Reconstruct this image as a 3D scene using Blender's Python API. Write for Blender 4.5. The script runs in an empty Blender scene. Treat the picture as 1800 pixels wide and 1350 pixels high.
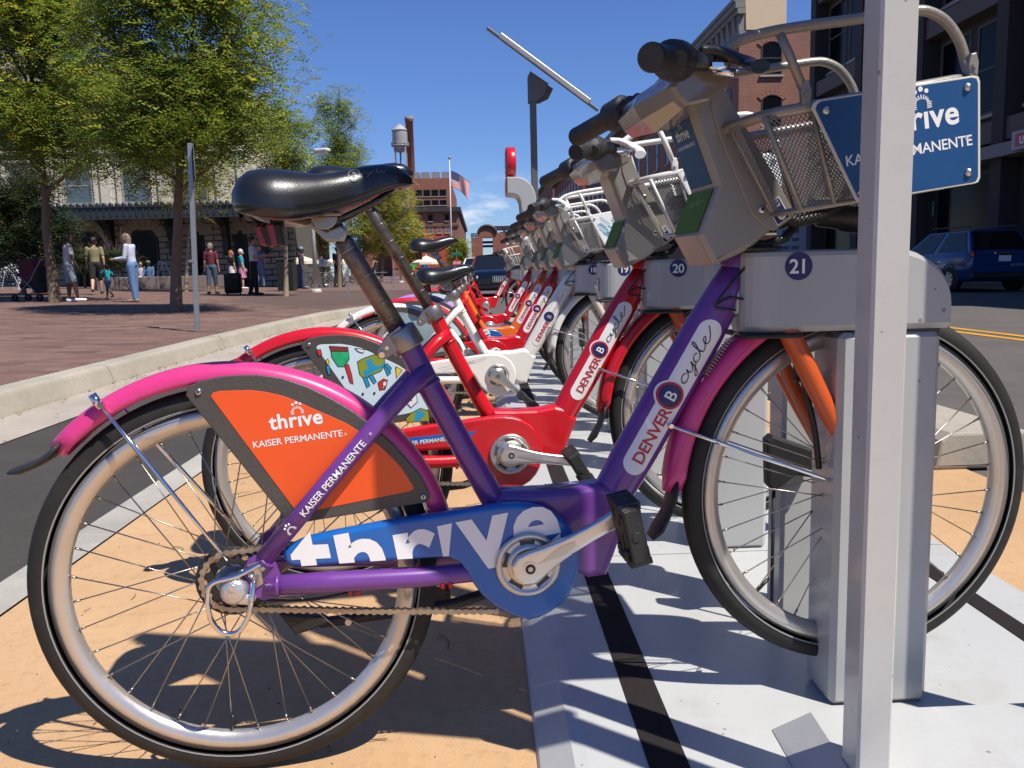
import bpy, bmesh, math, random
from mathutils import Vector, Matrix, noise
from mathutils.geometry import tessellate_polygon
V = Vector
random.seed(11)
SC = bpy.context.scene
COL = SC.collection
PI = math.pi

# ---------------------------------------------------------------- camera
FPX, CX, CY, CAMH = 1470.0, 900.0, 675.0, 0.835
ROT = ((0.99900614, -0.02948599, 0.03342626),      # rows: world X, Y, Z seen in camera axes (right, down, forward)
       (-0.03705797, -0.13273492, 0.99045855),
       (-0.02476782, -0.99071288, -0.13369569))
cam_data = bpy.data.cameras.new('camera')
cam = bpy.data.objects.new('camera', cam_data)
COL.objects.link(cam)
cam_data.sensor_width = 36.0
cam_data.lens = FPX / 1800.0 * 36.0
cam_data.clip_start = 0.05
cam_data.clip_end = 3000.0
cam.matrix_world = Matrix(((ROT[0][0], -ROT[0][1], -ROT[0][2], 0.0),
                           (ROT[1][0], -ROT[1][1], -ROT[1][2], 0.0),
                           (ROT[2][0], -ROT[2][1], -ROT[2][2], CAMH),
                           (0, 0, 0, 1)))
SC.camera = cam

# ---------------------------------------------------------------- light
SUN_AZ = V((0.766, -0.643, 0.0)).normalized()        # horizontal direction towards the sun
SUN_EL = math.radians(58.5)
sun_dir = V((SUN_AZ.x * math.cos(SUN_EL), SUN_AZ.y * math.cos(SUN_EL), math.sin(SUN_EL)))
sd = bpy.data.lights.new('sun', 'SUN')
sd.energy = 5.0
sd.angle = math.radians(0.5)
sd.color = (1.0, 0.94, 0.85)
sun = bpy.data.objects.new('sun', sd)
COL.objects.link(sun)
sun.location = (6, -4, 12)
sun.rotation_euler = sun_dir.to_track_quat('Z', 'Y').to_euler()

world = bpy.data.worlds.new('World')
SC.world = world
world.use_nodes = True
wn, wl = world.node_tree.nodes, world.node_tree.links
wn.clear()
w_out = wn.new('ShaderNodeOutputWorld')
w_bg = wn.new('ShaderNodeBackground')
w_bg.inputs['Strength'].default_value = 0.062
w_sky = wn.new('ShaderNodeTexSky')
w_sky.sky_type = 'NISHITA'
w_sky.sun_disc = False
w_sky.sun_elevation = SUN_EL
w_sky.sun_rotation = math.atan2(SUN_AZ.x, SUN_AZ.y)
w_sky.altitude = 1600.0
w_sky.air_density = 1.3
w_sky.dust_density = 0.05
w_sky.ozone_density = 2.5
# small fair-weather clouds low over the horizon, all the way round
w_tc = wn.new('ShaderNodeTexCoord')
w_map = wn.new('ShaderNodeMapping'); w_map.inputs['Scale'].default_value = (1.0, 1.0, 2.6)
w_map.inputs['Location'].default_value = (0.31, 0.12, 0.0)
w_n = wn.new('ShaderNodeTexNoise'); w_n.inputs['Scale'].default_value = 7.0
w_n.inputs['Detail'].default_value = 7.0; w_n.inputs['Roughness'].default_value = 0.58
w_r = wn.new('ShaderNodeMapRange'); w_r.inputs['From Min'].default_value = 0.525; w_r.inputs['From Max'].default_value = 0.61
w_sep = wn.new('ShaderNodeSeparateXYZ')
w_z1 = wn.new('ShaderNodeMapRange'); w_z1.inputs['From Min'].default_value = 0.115; w_z1.inputs['From Max'].default_value = 0.05
w_mul = wn.new('ShaderNodeMath'); w_mul.operation = 'MULTIPLY'
w_mix = wn.new('ShaderNodeMix'); w_mix.data_type = 'RGBA'
w_hs = wn.new('ShaderNodeMix'); w_hs.data_type = 'RGBA'; w_hs.blend_type = 'MULTIPLY'; w_hs.inputs[0].default_value = 1.0
w_hs.inputs[7].default_value = (0.74, 0.965, 1.53, 1)    # white balance of the sky
w_mix.inputs[7].default_value = (11.5, 12.0, 12.8, 1)
wl.new(w_tc.outputs['Generated'], w_map.inputs['Vector'])
wl.new(w_map.outputs['Vector'], w_n.inputs['Vector'])
wl.new(w_n.outputs['Fac'], w_r.inputs['Value'])
wl.new(w_tc.outputs['Generated'], w_sep.inputs['Vector'])
wl.new(w_sep.outputs['Z'], w_z1.inputs['Value'])
wl.new(w_r.outputs['Result'], w_mul.inputs[0]); wl.new(w_z1.outputs['Result'], w_mul.inputs[1])
wl.new(w_mul.outputs['Value'], w_mix.inputs[0])
wl.new(w_sky.outputs['Color'], w_hs.inputs[6])
wl.new(w_hs.outputs[2], w_mix.inputs[6])
wl.new(w_mix.outputs[2], w_bg.inputs['Color'])
wl.new(w_bg.outputs['Background'], w_out.inputs['Surface'])

SC.view_settings.view_transform = 'Standard'
SC.view_settings.look = 'None'
SC.view_settings.exposure = 0.35
SC.view_settings.gamma = 1.0
SC.view_settings.use_curve_mapping = False
SC.render.engine = 'CYCLES'
SC.cycles.max_bounces = 8
SC.cycles.diffuse_bounces = 1
SC.cycles.transparent_max_bounces = 12

# ---------------------------------------------------------------- points from directions
def ray(px, py):
    c = ((px - CX) / FPX, (py - CY) / FPX, 1.0)
    return V([sum(ROT[i][j] * c[j] for j in range(3)) for i in range(3)])
def at(px, py, Y):
    r = ray(px, py)
    return V((0, 0, CAMH)) + r * (Y / r.y)
def atx(px, py, X):
    r = ray(px, py)
    return V((0, 0, CAMH)) + r * (X / r.x)
def onz(px, py, z=0.0):
    r = ray(px, py)
    return V((0, 0, CAMH)) + r * ((z - CAMH) / r.z)
PLAZA_S = 0.027
def plaza_z(x):
    return 0.15 + PLAZA_S * max(0.0, -3.1 - x)
def onp(px, py):
    r = ray(px, py)
    t = (0.15 - PLAZA_S * 3.1 - CAMH) / (r.z + PLAZA_S * r.x)
    return V((0, 0, CAMH)) + r * t

# ---------------------------------------------------------------- materials
MATS = {}
def mat(name, col, rough=0.5, metal=0.0, var=0.08, scale=9.0, bump=0.0, bscale=80.0, coat=0.0, spec=0.5,
        dirt=0.0, dscale=18.0, dcol=(0.05, 0.04, 0.035), trans=0.0, specks=0.0, spscale=22.0):
    if name in MATS:
        return MATS[name]
    m = bpy.data.materials.new(name)
    MATS[name] = m
    m.use_nodes = True
    nt = m.node_tree
    N, L = nt.nodes, nt.links
    p = N['Principled BSDF']
    p.inputs['Roughness'].default_value = rough
    p.inputs['Metallic'].default_value = metal
    p.inputs['Coat Weight'].default_value = coat
    p.inputs['Coat Roughness'].default_value = 0.06
    p.inputs['Specular IOR Level'].default_value = spec
    if trans:
        p.inputs['Transmission Weight'].default_value = trans
    tc = N.new('ShaderNodeTexCoord')
    n = N.new('ShaderNodeTexNoise')
    n.inputs['Scale'].default_value = scale; n.inputs['Detail'].default_value = 5.0
    L.new(tc.outputs['Object'], n.inputs['Vector'])
    mx = N.new('ShaderNodeMix'); mx.data_type = 'RGBA'
    mx.inputs[6].default_value = [c * (1 - var) for c in col[:3]] + [1]
    mx.inputs[7].default_value = [min(1, c * (1 + var)) for c in col[:3]] + [1]
    L.new(n.outputs['Fac'], mx.inputs[0])
    out = mx.outputs[2]
    if dirt:
        n2 = N.new('ShaderNodeTexNoise'); n2.inputs['Scale'].default_value = dscale; n2.inputs['Detail'].default_value = 8.0
        n2.inputs['Roughness'].default_value = 0.7
        L.new(tc.outputs['Object'], n2.inputs['Vector'])
        r2 = N.new('ShaderNodeMapRange'); r2.inputs['From Min'].default_value = 0.52; r2.inputs['From Max'].default_value = 0.75
        r2.inputs['To Max'].default_value = dirt
        L.new(n2.outputs['Fac'], r2.inputs['Value'])
        m2 = N.new('ShaderNodeMix'); m2.data_type = 'RGBA'
        m2.inputs[7].default_value = (*dcol, 1)
        L.new(r2.outputs['Result'], m2.inputs[0]); L.new(out, m2.inputs[6])
        out = m2.outputs[2]
    if specks:
        # small chips and grit spots, broken up so that they come in patches
        vo = N.new('ShaderNodeTexVoronoi'); vo.inputs['Scale'].default_value = spscale
        L.new(tc.outputs['Object'], vo.inputs['Vector'])
        n4 = N.new('ShaderNodeTexNoise'); n4.inputs['Scale'].default_value = spscale * .22; n4.inputs['Detail'].default_value = 6
        L.new(tc.outputs['Object'], n4.inputs['Vector'])
        th = N.new('ShaderNodeMapRange'); th.inputs['From Min'].default_value = .45; th.inputs['From Max'].default_value = .75; th.inputs['To Min'].default_value = .0; th.inputs['To Max'].default_value = .16
        L.new(n4.outputs['Fac'], th.inputs['Value'])
        lt = N.new('ShaderNodeMath'); lt.operation = 'LESS_THAN'; L.new(vo.outputs['Distance'], lt.inputs[0]); L.new(th.outputs['Result'], lt.inputs[1])
        ml = N.new('ShaderNodeMath'); ml.operation = 'MULTIPLY'; ml.inputs[1].default_value = specks; L.new(lt.outputs[0], ml.inputs[0])
        m3 = N.new('ShaderNodeMix'); m3.data_type = 'RGBA'; m3.inputs[7].default_value = (*[c * .6 for c in dcol], 1)
        L.new(ml.outputs[0], m3.inputs[0]); L.new(out, m3.inputs[6]); out = m3.outputs[2]
    L.new(out, p.inputs['Base Color'])
    rr = N.new('ShaderNodeMapRange')
    rr.inputs['To Min'].default_value = max(0.02, rough - 0.07); rr.inputs['To Max'].default_value = min(1, rough + 0.1)
    L.new(n.outputs['Fac'], rr.inputs['Value']); L.new(rr.outputs['Result'], p.inputs['Roughness'])
    if bump:
        b = N.new('ShaderNodeBump'); b.inputs['Strength'].default_value = bump; b.inputs['Distance'].default_value = 0.01
        n3 = N.new('ShaderNodeTexNoise'); n3.inputs['Scale'].default_value = bscale; n3.inputs['Detail'].default_value = 4.0
        L.new(tc.outputs['Object'], n3.inputs['Vector'])
        L.new(n3.outputs['Fac'], b.inputs['Height']); L.new(b.outputs['Normal'], p.inputs['Normal'])
    return m

def srgb(r, g, b):
    f = lambda c: (c / 255 / 12.92) if c / 255 <= 0.04045 else ((c / 255 + 0.055) / 1.055) ** 2.4
    return (f(r), f(g), f(b))

def paint(name, col, rough=0.28):
    return mat(name, col, rough, 0, 0.04, 5, 0.0, 80, 0.35, 0.5, dirt=0.16, dscale=26, dcol=tuple(c * 0.5 for c in col), specks=.55, spscale=55)

# ---------------------------------------------------------------- mesh building
class MB:
    def __init__(s):
        s.v, s.f, s.m, s.s = [], [], [], []
    def add(s, vs, fs, mi=0, sm=False):
        b = len(s.v)
        s.v += [tuple(p) for p in vs]
        for f in fs:
            s.f.append(tuple(b + i for i in f)); s.m.append(mi); s.s.append(sm)
        return s
    def quad(s, a, b, c, d, mi=0, sm=False):
        return s.add([a, b, c, d], [(0, 1, 2, 3)], mi, sm)
    def box(s, c, size, rot=None, mi=0, bev=0.0):
        hx, hy, hz = [q / 2 for q in size]
        c = V(c)
        if bev > 0:
            b = min(bev, hx * .9, hy * .9, hz * .9)
            pts, idx = [], {}
            for sx in (-1, 1):
                for sy in (-1, 1):
                    for sz in (-1, 1):
                        for ax in range(3):
                            h = [hx - b, hy - b, hz - b]
                            h[ax] += b
                            idx[(sx, sy, sz, ax)] = len(pts)
                            pts.append(V((sx * h[0], sy * h[1], sz * h[2])))
            fs = []
            def I(sx, sy, sz, ax): return idx[(sx, sy, sz, ax)]
            for sg in (-1, 1):
                f = [I(sg, a, q, 0) for a, q in ((-1, -1), (1, -1), (1, 1), (-1, 1))]; fs.append(f if sg > 0 else f[::-1])
                f = [I(a, sg, q, 1) for a, q in ((-1, -1), (-1, 1), (1, 1), (1, -1))]; fs.append(f if sg > 0 else f[::-1])
                f = [I(a, q, sg, 2) for a, q in ((-1, -1), (1, -1), (1, 1), (-1, 1))]; fs.append(f if sg > 0 else f[::-1])
            for a in (-1, 1):
                for q in (-1, 1):
                    fs.append([I(a, q, -1, 0), I(a, q, 1, 0), I(a, q, 1, 1), I(a, q, -1, 1)] if a * q > 0 else [I(a, q, 1, 0), I(a, q, -1, 0), I(a, q, -1, 1), I(a, q, 1, 1)])
                    fs.append([I(a, -1, q, 0), I(a, -1, q, 2), I(a, 1, q, 2), I(a, 1, q, 0)] if a * q > 0 else [I(a, 1, q, 0), I(a, 1, q, 2), I(a, -1, q, 2), I(a, -1, q, 0)])
                    fs.append([I(-1, a, q, 1), I(1, a, q, 1), I(1, a, q, 2), I(-1, a, q, 2)] if a * q < 0 else [I(1, a, q, 1), I(-1, a, q, 1), I(-1, a, q, 2), I(1, a, q, 2)])
            for sx in (-1, 1):
                for sy in (-1, 1):
                    for sz in (-1, 1):
                        f = [I(sx, sy, sz, k) for k in range(3)]
                        fs.append(f if sx * sy * sz > 0 else f[::-1])
        else:
            pts = [V((x, y, z)) for x in (-hx, hx) for y in (-hy, hy) for z in (-hz, hz)]
            fs = [(0, 1, 3, 2), (4, 6, 7, 5), (0, 4, 5, 1), (2, 3, 7, 6), (0, 2, 6, 4), (1, 5, 7, 3)]
        if rot is not None:
            pts = [rot @ p for p in pts]
        return s.add([c + p for p in pts], fs, mi)
    def bar(s, p0, p1, w, h, mi=0, bev=0.0, up=(0, 0, 1)):
        p0, p1 = V(p0), V(p1)
        d = (p1 - p0); ln = d.length; d.normalize()
        u = V(up)
        if abs(u.dot(d)) > .98: u = V((1, 0, 0))
        y = u.cross(d).normalized(); z = d.cross(y)
        R = Matrix((d, y, z)).transposed()
        return s.box((p0 + p1) / 2, (ln, w, h), R, mi, bev)
    def tube(s, path, r, n=8, mi=0, cap=True, closed=False, flat=None, smooth=True):
        """tube along path; r a number or list; flat=(axis, list or number): radius along a fixed axis"""
        P = [V(p) for p in path]; k = len(P)
        rs = list(r) if isinstance(r, (list, tuple)) else [r] * k
        T = []
        for i in range(k):
            if closed:
                t = P[(i + 1) % k] - P[i - 1]
            else:
                t = P[min(i + 1, k - 1)] - P[max(i - 1, 0)]
            T.append(t.normalized())
        if flat is not None:
            B = V(flat[0]).normalized()
            fr = list(flat[1]) if isinstance(flat[1], (list, tuple)) else [flat[1]] * k
            frames = [(B.cross(t).normalized(), B) for t in T]
        else:
            fr = rs
            a = V((0, 0, 1)) if abs(T[0].z) < .9 else V((1, 0, 0))
            nn = a.cross(T[0]).normalized(); frames = []
            for t in T:
                nn = (nn - t * nn.dot(t))
                if nn.length < 1e-6: nn = V((1, 0, 0)).cross(t)
                nn.normalize()
                frames.append((nn, t.cross(nn)))
        vs, fs = [], []
        for i in range(k):
            a, b = frames[i]
            for j in range(n):
                th = 2 * PI * j / n
                vs.append(P[i] + a * (rs[i] * math.cos(th)) + b * (fr[i] * math.sin(th)))
        m = k if closed else k - 1
        for i in range(m):
            i2 = (i + 1) % k
            for j in range(n):
                j2 = (j + 1) % n
                fs.append((i * n + j, i * n + j2, i2 * n + j2, i2 * n + j))
        s.add(vs, fs, mi, smooth)
        if cap and not closed:
            s.add(vs[:n], [tuple(range(n - 1, -1, -1))], mi)
            s.add(vs[-n:], [tuple(range(n))], mi)
        return s
    def lathe(s, prof, c=(0, 0, 0), ax=(0, 0, 1), n=24, mi=0, smooth=True, a0=0.0, a1=2 * PI, mids=None):
        """prof: list of (radius, height along ax)"""
        ax = V(ax).normalized(); c = V(c)
        u = V((1, 0, 0)) if abs(ax.x) < .9 else V((0, 0, 1))
        x = (u - ax * u.dot(ax)).normalized(); y = ax.cross(x)
        full = abs(a1 - a0) > 2 * PI - 1e-6
        k = n if full else n + 1
        vs, k2 = [], len(prof)
        for i in range(k):
            th = a0 + (a1 - a0) * i / n
            d = x * math.cos(th) + y * math.sin(th)
            vs += [c + d * r + ax * h for r, h in prof]
        for q in range(k2 - 1):
            fs = []
            for i in range(n):
                i2 = (i + 1) % k if full else i + 1
                fs.append((i * k2 + q, i2 * k2 + q, i2 * k2 + q + 1, i * k2 + q + 1))
            b = len(s.v)
            if q == 0:
                s.v += [tuple(p) for p in vs]; base = b
            for f in fs:
                s.f.append(tuple(base + i for i in f)); s.m.append(mids[q] if mids else mi); s.s.append(smooth)
        return s
    def poly(s, pts, mi=0, flip=False):
        pts = [V(p) for p in pts]
        tri = tessellate_polygon([pts])
        return s.add(pts, [t[::-1] if flip else t for t in tri], mi)
    def plate(s, poly, y0, y1, bev=0.0, f=None, mi=0, mi_cap=None, steps=2):
        """polygon in a plane (list of 2D points) thickened from y0 to y1 with rounded rims at both ends.
        f(a, b, y) -> point (default bike axes: (a, y, b))"""
        if f is None: f = lambda a, b, y: V((a, y, b))
        P = [V((p[0], p[1])) for p in poly]
        n = len(P)
        area = sum(P[i].x * P[(i + 1) % n].y - P[(i + 1) % n].x * P[i].y for i in range(n))
        if area < 0: P.reverse()
        def inset(d):
            if d <= 0: return P
            out = []
            for i in range(n):
                a, b, c = P[i - 1], P[i], P[(i + 1) % n]
                d1 = (b - a).normalized(); d2 = (c - b).normalized()
                n1 = V((-d1.y, d1.x)); n2 = V((-d2.y, d2.x))
                q = n1 + n2
                if q.length < 1e-6: q = n1
                q.normalize()
                out.append(b + q * (d / max(.35, q.dot(n1))))
            return out
        sg = 1 if y1 > y0 else -1
        rings = []
        if bev > 0:
            for i in range(steps + 1):
                a = PI / 2 * i / steps
                rings.append((inset(bev * (1 - math.sin(a))), y0 + sg * bev * (1 - math.cos(a))))
            for i in range(steps + 1):
                a = PI / 2 * (1 - i / steps)
                rings.append((inset(bev * (1 - math.sin(a))), y1 - sg * bev * (1 - math.cos(a))))
        else:
            rings = [(P, y0), (P, y1)]
        vs = [f(p.x, p.y, y) for R, y in rings for p in R]
        fs = []
        for k in range(len(rings) - 1):
            for i in range(n):
                j = (i + 1) % n
                fs.append((k * n + i, k * n + j, (k + 1) * n + j, (k + 1) * n + i))
        s.add(vs, fs, mi, False)
        for R, y in (rings[0], rings[-1]):
            pts3 = [V((p.x, p.y, 0)) for p in R]
            tri = tessellate_polygon([pts3])
            s.add([f(p.x, p.y, y) for p in R], tri, mi if mi_cap is None else mi_cap)
        return s
    def sphere(s, c, r, n=10, mi=0, sc=(1, 1, 1)):
        c = V(c)
        k = n // 2 + 1
        vs = [c + V((r * sc[0] * math.sin(PI * i / k) * math.cos(2 * PI * j / n), r * sc[1] * math.sin(PI * i / k) * math.sin(2 * PI * j / n), r * sc[2] * math.cos(PI * i / k)))
              for i in range(1, k) for j in range(n)]
        vs += [c + V((0, 0, r * sc[2])), c - V((0, 0, r * sc[2]))]
        fs = [(i * n + j, (i + 1) * n + j, (i + 1) * n + (j + 1) % n, i * n + (j + 1) % n) for i in range(k - 2) for j in range(n)]
        t = (k - 1) * n
        fs += [(t, j, (j + 1) % n) for j in range(n)]
        fs += [(t + 1, (k - 2) * n + (j + 1) % n, (k - 2) * n + j) for j in range(n)]
        return s.add(vs, fs, mi, True)
    def mesh(s, name, fix=True):
        me = bpy.data.meshes.new(name)
        me.from_pydata(s.v, [], s.f)
        for i, p in enumerate(me.polygons):
            p.material_index = s.m[i]; p.use_smooth = s.s[i]
        if fix:
            bm = bmesh.new(); bm.from_mesh(me)
            bmesh.ops.remove_doubles(bm, verts=bm.verts, dist=1e-5)
            bmesh.ops.recalc_face_normals(bm, faces=bm.faces)
            bm.to_mesh(me); bm.free()
        me.update()
        return me

def link(name, me, mats=None, parent=None, loc=None, rot=None):
    o = bpy.data.objects.new(name, me)
    COL.objects.link(o)
    if mats is not None:
        mats = mats if isinstance(mats, (list, tuple)) else [mats]
        while len(me.materials) < len(mats): me.materials.append(None)
        for i, m in enumerate(mats):
            if me.materials[i] is None: me.materials[i] = m
            elif me.materials[i] != m:
                o.material_slots[i].link = 'OBJECT'; o.material_slots[i].material = m
    if parent: o.parent = parent
    if loc is not None: o.location = loc
    if rot is not None: o.rotation_euler = rot
    return o
def build(name, mb, mats, parent=None, loc=None, rot=None, fix=True):
    return link(name, mb.mesh(name, fix), mats, parent, loc, rot)
def empty(name, loc=(0, 0, 0), rz=0.0):
    o = bpy.data.objects.new(name, None)
    COL.objects.link(o)
    o.empty_display_size = 0.1
    o.location = loc; o.rotation_euler = (0, 0, rz)
    return o
def tag(o, label=None, cat=None, group=None, kind=None):
    if label: o['label'] = label
    if cat: o['category'] = cat
    if group: o['group'] = group
    if kind: o['kind'] = kind
    return o
def copy_tree(o, parent=None):
    c = o.copy(); COL.objects.link(c)
    if parent: c.parent = parent
    for ch in list(o.children):
        copy_tree(ch, c)
    return c

# ---------------------------------------------------------------- lettering
TXT = {}
def text2d(s, size=1.0, bold=0.0, shear=0.0, space=1.0, align='CENTER'):
    """outline text as (points, faces) in a plane, baseline at 0"""
    key = (s, round(bold, 4), shear, space, align)
    if key not in TXT:
        cu = bpy.data.curves.new('lettering', 'FONT')
        cu.body = s; cu.size = 1.0; cu.offset = bold * 0.42; cu.shear = shear; cu.space_character = space
        cu.align_x = align; cu.resolution_u = 4; cu.fill_mode = 'FRONT'
        ob = bpy.data.objects.new('lettering', cu); COL.objects.link(ob)
        bpy.context.view_layer.update()
        me = bpy.data.meshes.new_from_object(ob.evaluated_get(bpy.context.evaluated_depsgraph_get()))
        TXT[key] = ([(v.co.x, v.co.y) for v in me.vertices], [tuple(p.vertices) for p in me.polygons])
        bpy.data.objects.remove(ob); bpy.data.curves.remove(cu); bpy.data.meshes.remove(me)
    p, f = TXT[key]
    return [(x * size, y * size) for x, y in p], f
def put_text(mb, s, f, size, mi=0, **kw):
    """f(x, y) -> 3D point"""
    p, fs = text2d(s, size, **kw)
    mb.add([f(x, y) for x, y in p], fs, mi)
def strip(mb, pts, w, f, mi=0):
    """flat pen stroke through 2D points with width w (number or list)"""
    P = [V(p) for p in pts]; k = len(P)
    ws = w if isinstance(w, (list, tuple)) else [w] * k
    vs = []
    for i in range(k):
        t = (P[min(i + 1, k - 1)] - P[max(i - 1, 0)]); t.normalize()
        nn = V((-t.y, t.x)) * ws[i] / 2
        vs += [f(*(P[i] + nn)), f(*(P[i] - nn))]
    mb.add(vs, [(2 * i, 2 * i + 1, 2 * i + 3, 2 * i + 2) for i in range(k - 1)], mi)
def disc(mb, c, r, f, n=28, mi=0, sx=1.0):
    mb.add([f(c[0] + r * sx * math.cos(2 * PI * i / n), c[1] + r * math.sin(2 * PI * i / n)) for i in range(n)], [tuple(range(n))], mi)
def smooth_curve(pts, n=6, closed=False):
    """Catmull-Rom through the points"""
    P = [V(p) for p in pts]; k = len(P); out = []
    for i in range(k if closed else k - 1):
        if closed: a, b, c, d = P[i - 1], P[i], P[(i + 1) % k], P[(i + 2) % k]
        else: a, b, c, d = P[max(i - 1, 0)], P[i], P[i + 1], P[min(i + 2, k - 1)]
        for j in range(n):
            t = j / n
            out.append(0.5 * ((2 * b) + (c - a) * t + (2 * a - 5 * b + 4 * c - d) * t * t + (3 * b - a - 3 * c + d) * t ** 3))
    if not closed: out.append(P[-1])
    return out
def people_logo(mb, c, s, f, mi=0):
    """three heads above fanned strokes"""
    for dx, dy, r in ((-.36, .62, .13), (0, .76, .15), (.36, .62, .13)):
        disc(mb, (c[0] + dx * s, c[1] + dy * s), r * s, f, 14, mi)
    for i in range(9):
        a = PI * (0.06 + 0.88 * i / 8)
        r0, r1 = .34 * s, (.62 - .10 * abs(i - 4) / 4) * s
        pts = [(c[0] + math.cos(a) * r0 * 1.0, c[1] + math.sin(a) * r0 * .55), (c[0] + math.cos(a) * r1 * .95, c[1] + math.sin(a) * r1 * .72)]
        strip(mb, pts, .07 * s, f, mi)
    for k in (-1, 1):
        for q in range(4):
            y = -.04 - q * .10
            strip(mb, [(c[0] + k * .33 * s, c[1] + y * s), (c[0] + k * .62 * s, c[1] + (y + .03) * s)], .055 * s, f, mi)
# ================================================================= SETTING
def ground_mat(name, col, col2, speck=0.25, bump=0.25, sscale=260.0, rough=0.85, pscale=1.3, spec=0.3, stain=0.35):
    m = bpy.data.materials.new(name); m.use_nodes = True
    N, L = m.node_tree.nodes, m.node_tree.links
    p = N['Principled BSDF']; p.inputs['Roughness'].default_value = rough; p.inputs['Specular IOR Level'].default_value = spec
    tc = N.new('ShaderNodeTexCoord')
    def nz(sc, det=6, ro=.6):
        n = N.new('ShaderNodeTexNoise'); n.inputs['Scale'].default_value = sc; n.inputs['Detail'].default_value = det; n.inputs['Roughness'].default_value = ro
        L.new(tc.outputs['Object'], n.inputs['Vector']); return n
    def mixc(a, b, fac):
        x = N.new('ShaderNodeMix'); x.data_type = 'RGBA'
        for i, q in ((6, a), (7, b)):
            if isinstance(q, tuple): x.inputs[i].default_value = (*q, 1)
            else: L.new(q, x.inputs[i])
        L.new(fac, x.inputs[0]); return x.outputs[2]
    def rng(src, a, b, t0=0, t1=1):
        r = N.new('ShaderNodeMapRange'); r.inputs['From Min'].default_value = a; r.inputs['From Max'].default_value = b
        r.inputs['To Min'].default_value = t0; r.inputs['To Max'].default_value = t1
        L.new(src, r.inputs['Value']); return r.outputs['Result']
    c = mixc(col, col2, rng(nz(pscale).outputs['Fac'], .35, .68))
    sp = nz(sscale, 3, .7)
    c = mixc(c, tuple(q * .45 for q in col), rng(sp.outputs['Fac'], .58, .72, 0, speck))
    c = mixc(c, tuple(min(1, q * 1.6) for q in col), rng(nz(sscale * .7, 2).outputs['Fac'], .62, .74, 0, speck))
    c = mixc(c, tuple(q * .5 for q in col), rng(nz(3.1, 8, .72).outputs['Fac'], .56, .72, 0, stain))
    c = mixc(c, tuple(q * .62 for q in col), rng(nz(34, 6, .75).outputs['Fac'], .50, .72, 0, .55))
    c = mixc(c, tuple(min(1, q * 1.3) for q in col), rng(nz(17, 7, .7).outputs['Fac'], .55, .75, 0, .5))
    vo = N.new('ShaderNodeTexVoronoi'); vo.inputs['Scale'].default_value = 9.0; vo.inputs['Randomness'].default_value = 1.0
    L.new(tc.outputs['Object'], vo.inputs['Vector'])
    c = mixc(c, tuple(q * .25 for q in col), rng(vo.outputs['Distance'], .035, .015, 0, .55))
    L.new(c, p.inputs['Base Color'])
    b = N.new('ShaderNodeBump'); b.inputs['Strength'].default_value = bump; b.inputs['Distance'].default_value = .004
    L.new(sp.outputs['Fac'], b.inputs['Height']); L.new(b.outputs['Normal'], p.inputs['Normal'])
    return m

M_asphalt = ground_mat('asphalt', (.053, .046, .041), (.068, .060, .054), .5, .5, 190)
M_street = ground_mat('street_asphalt', (.098, .088, .080), (.122, .110, .100), .35, .3, 120)
M_tan = ground_mat('tan_concrete', (.465, .285, .145), (.55, .355, .195), .5, .5, 210, stain=.25)
M_conc = ground_mat('gutter_concrete', (.34, .30, .25), (.42, .375, .32), .25, .25, 150)
M_kerb = ground_mat('kerb_concrete', (.33, .30, .245), (.42, .38, .315), .25, .3, 90, stain=.5)
M_line = ground_mat('worn_white_line', (.43, .41, .36), (.31, .29, .26), .35, .3, 160)
M_yellow = ground_mat('yellow_line_paint', (.62, .30, .02), (.50, .25, .03), .3, .2, 120)
M_joint = ground_mat('paver_joint_sand', (.10, .066, .055), (.13, .085, .07), .2, .2, 80)
M_side = ground_mat('sidewalk_concrete', (.36, .33, .29), (.42, .39, .34), .2, .2, 60)

def paver_mat():
    m = bpy.data.materials.new('brick_paver'); m.use_nodes = True
    N, L = m.node_tree.nodes, m.node_tree.links
    p = N['Principled BSDF']; p.inputs['Roughness'].default_value = .8
    g = N.new('ShaderNodeNewGeometry'); oi = N.new('ShaderNodeObjectInfo')
    ad = N.new('ShaderNodeMath'); ad.operation = 'ADD'
    fr = N.new('ShaderNodeMath'); fr.operation = 'FRACT'
    L.new(g.outputs['Random Per Island'], ad.inputs[0]); L.new(oi.outputs['Random'], ad.inputs[1]); L.new(ad.outputs[0], fr.inputs[0])
    cr = N.new('ShaderNodeValToRGB'); L.new(fr.outputs[0], cr.inputs['Fac'])
    e = cr.color_ramp.elements
    e[0].position = 0; e[0].color = (.102, .060, .048, 1); e[1].position = 1; e[1].color = (.185, .118, .092, 1)
    for q, c in ((.3, (.165, .092, .072, 1)), (.6, (.14, .082, .066, 1)), (.8, (.185, .108, .082, 1))):
        x = e.new(q); x.color = c
    tc = N.new('ShaderNodeTexCoord'); n = N.new('ShaderNodeTexNoise'); n.inputs['Scale'].default_value = 26; n.inputs['Detail'].default_value = 8
    L.new(g.outputs['Position'], n.inputs['Vector'])
    mr = N.new('ShaderNodeMapRange'); mr.inputs['To Min'].default_value = .7; mr.inputs['To Max'].default_value = 1.3
    L.new(n.outputs['Fac'], mr.inputs['Value'])
    mx = N.new('ShaderNodeMix'); mx.data_type = 'RGBA'; mx.blend_type = 'MULTIPLY'; mx.inputs[0].default_value = 1
    L.new(cr.outputs['Color'], mx.inputs[6]); L.new(mr.outputs['Result'], mx.inputs[7])
    L.new(mx.outputs[2], p.inputs['Base Color'])
    b = N.new('ShaderNodeBump'); b.inputs['Strength'].default_value = .3; b.inputs['Distance'].default_value = .01
    L.new(n.outputs['Fac'], b.inputs['Height']); L.new(b.outputs['Normal'], p.inputs['Normal'])
    return m
M_paver = paver_mat()
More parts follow.
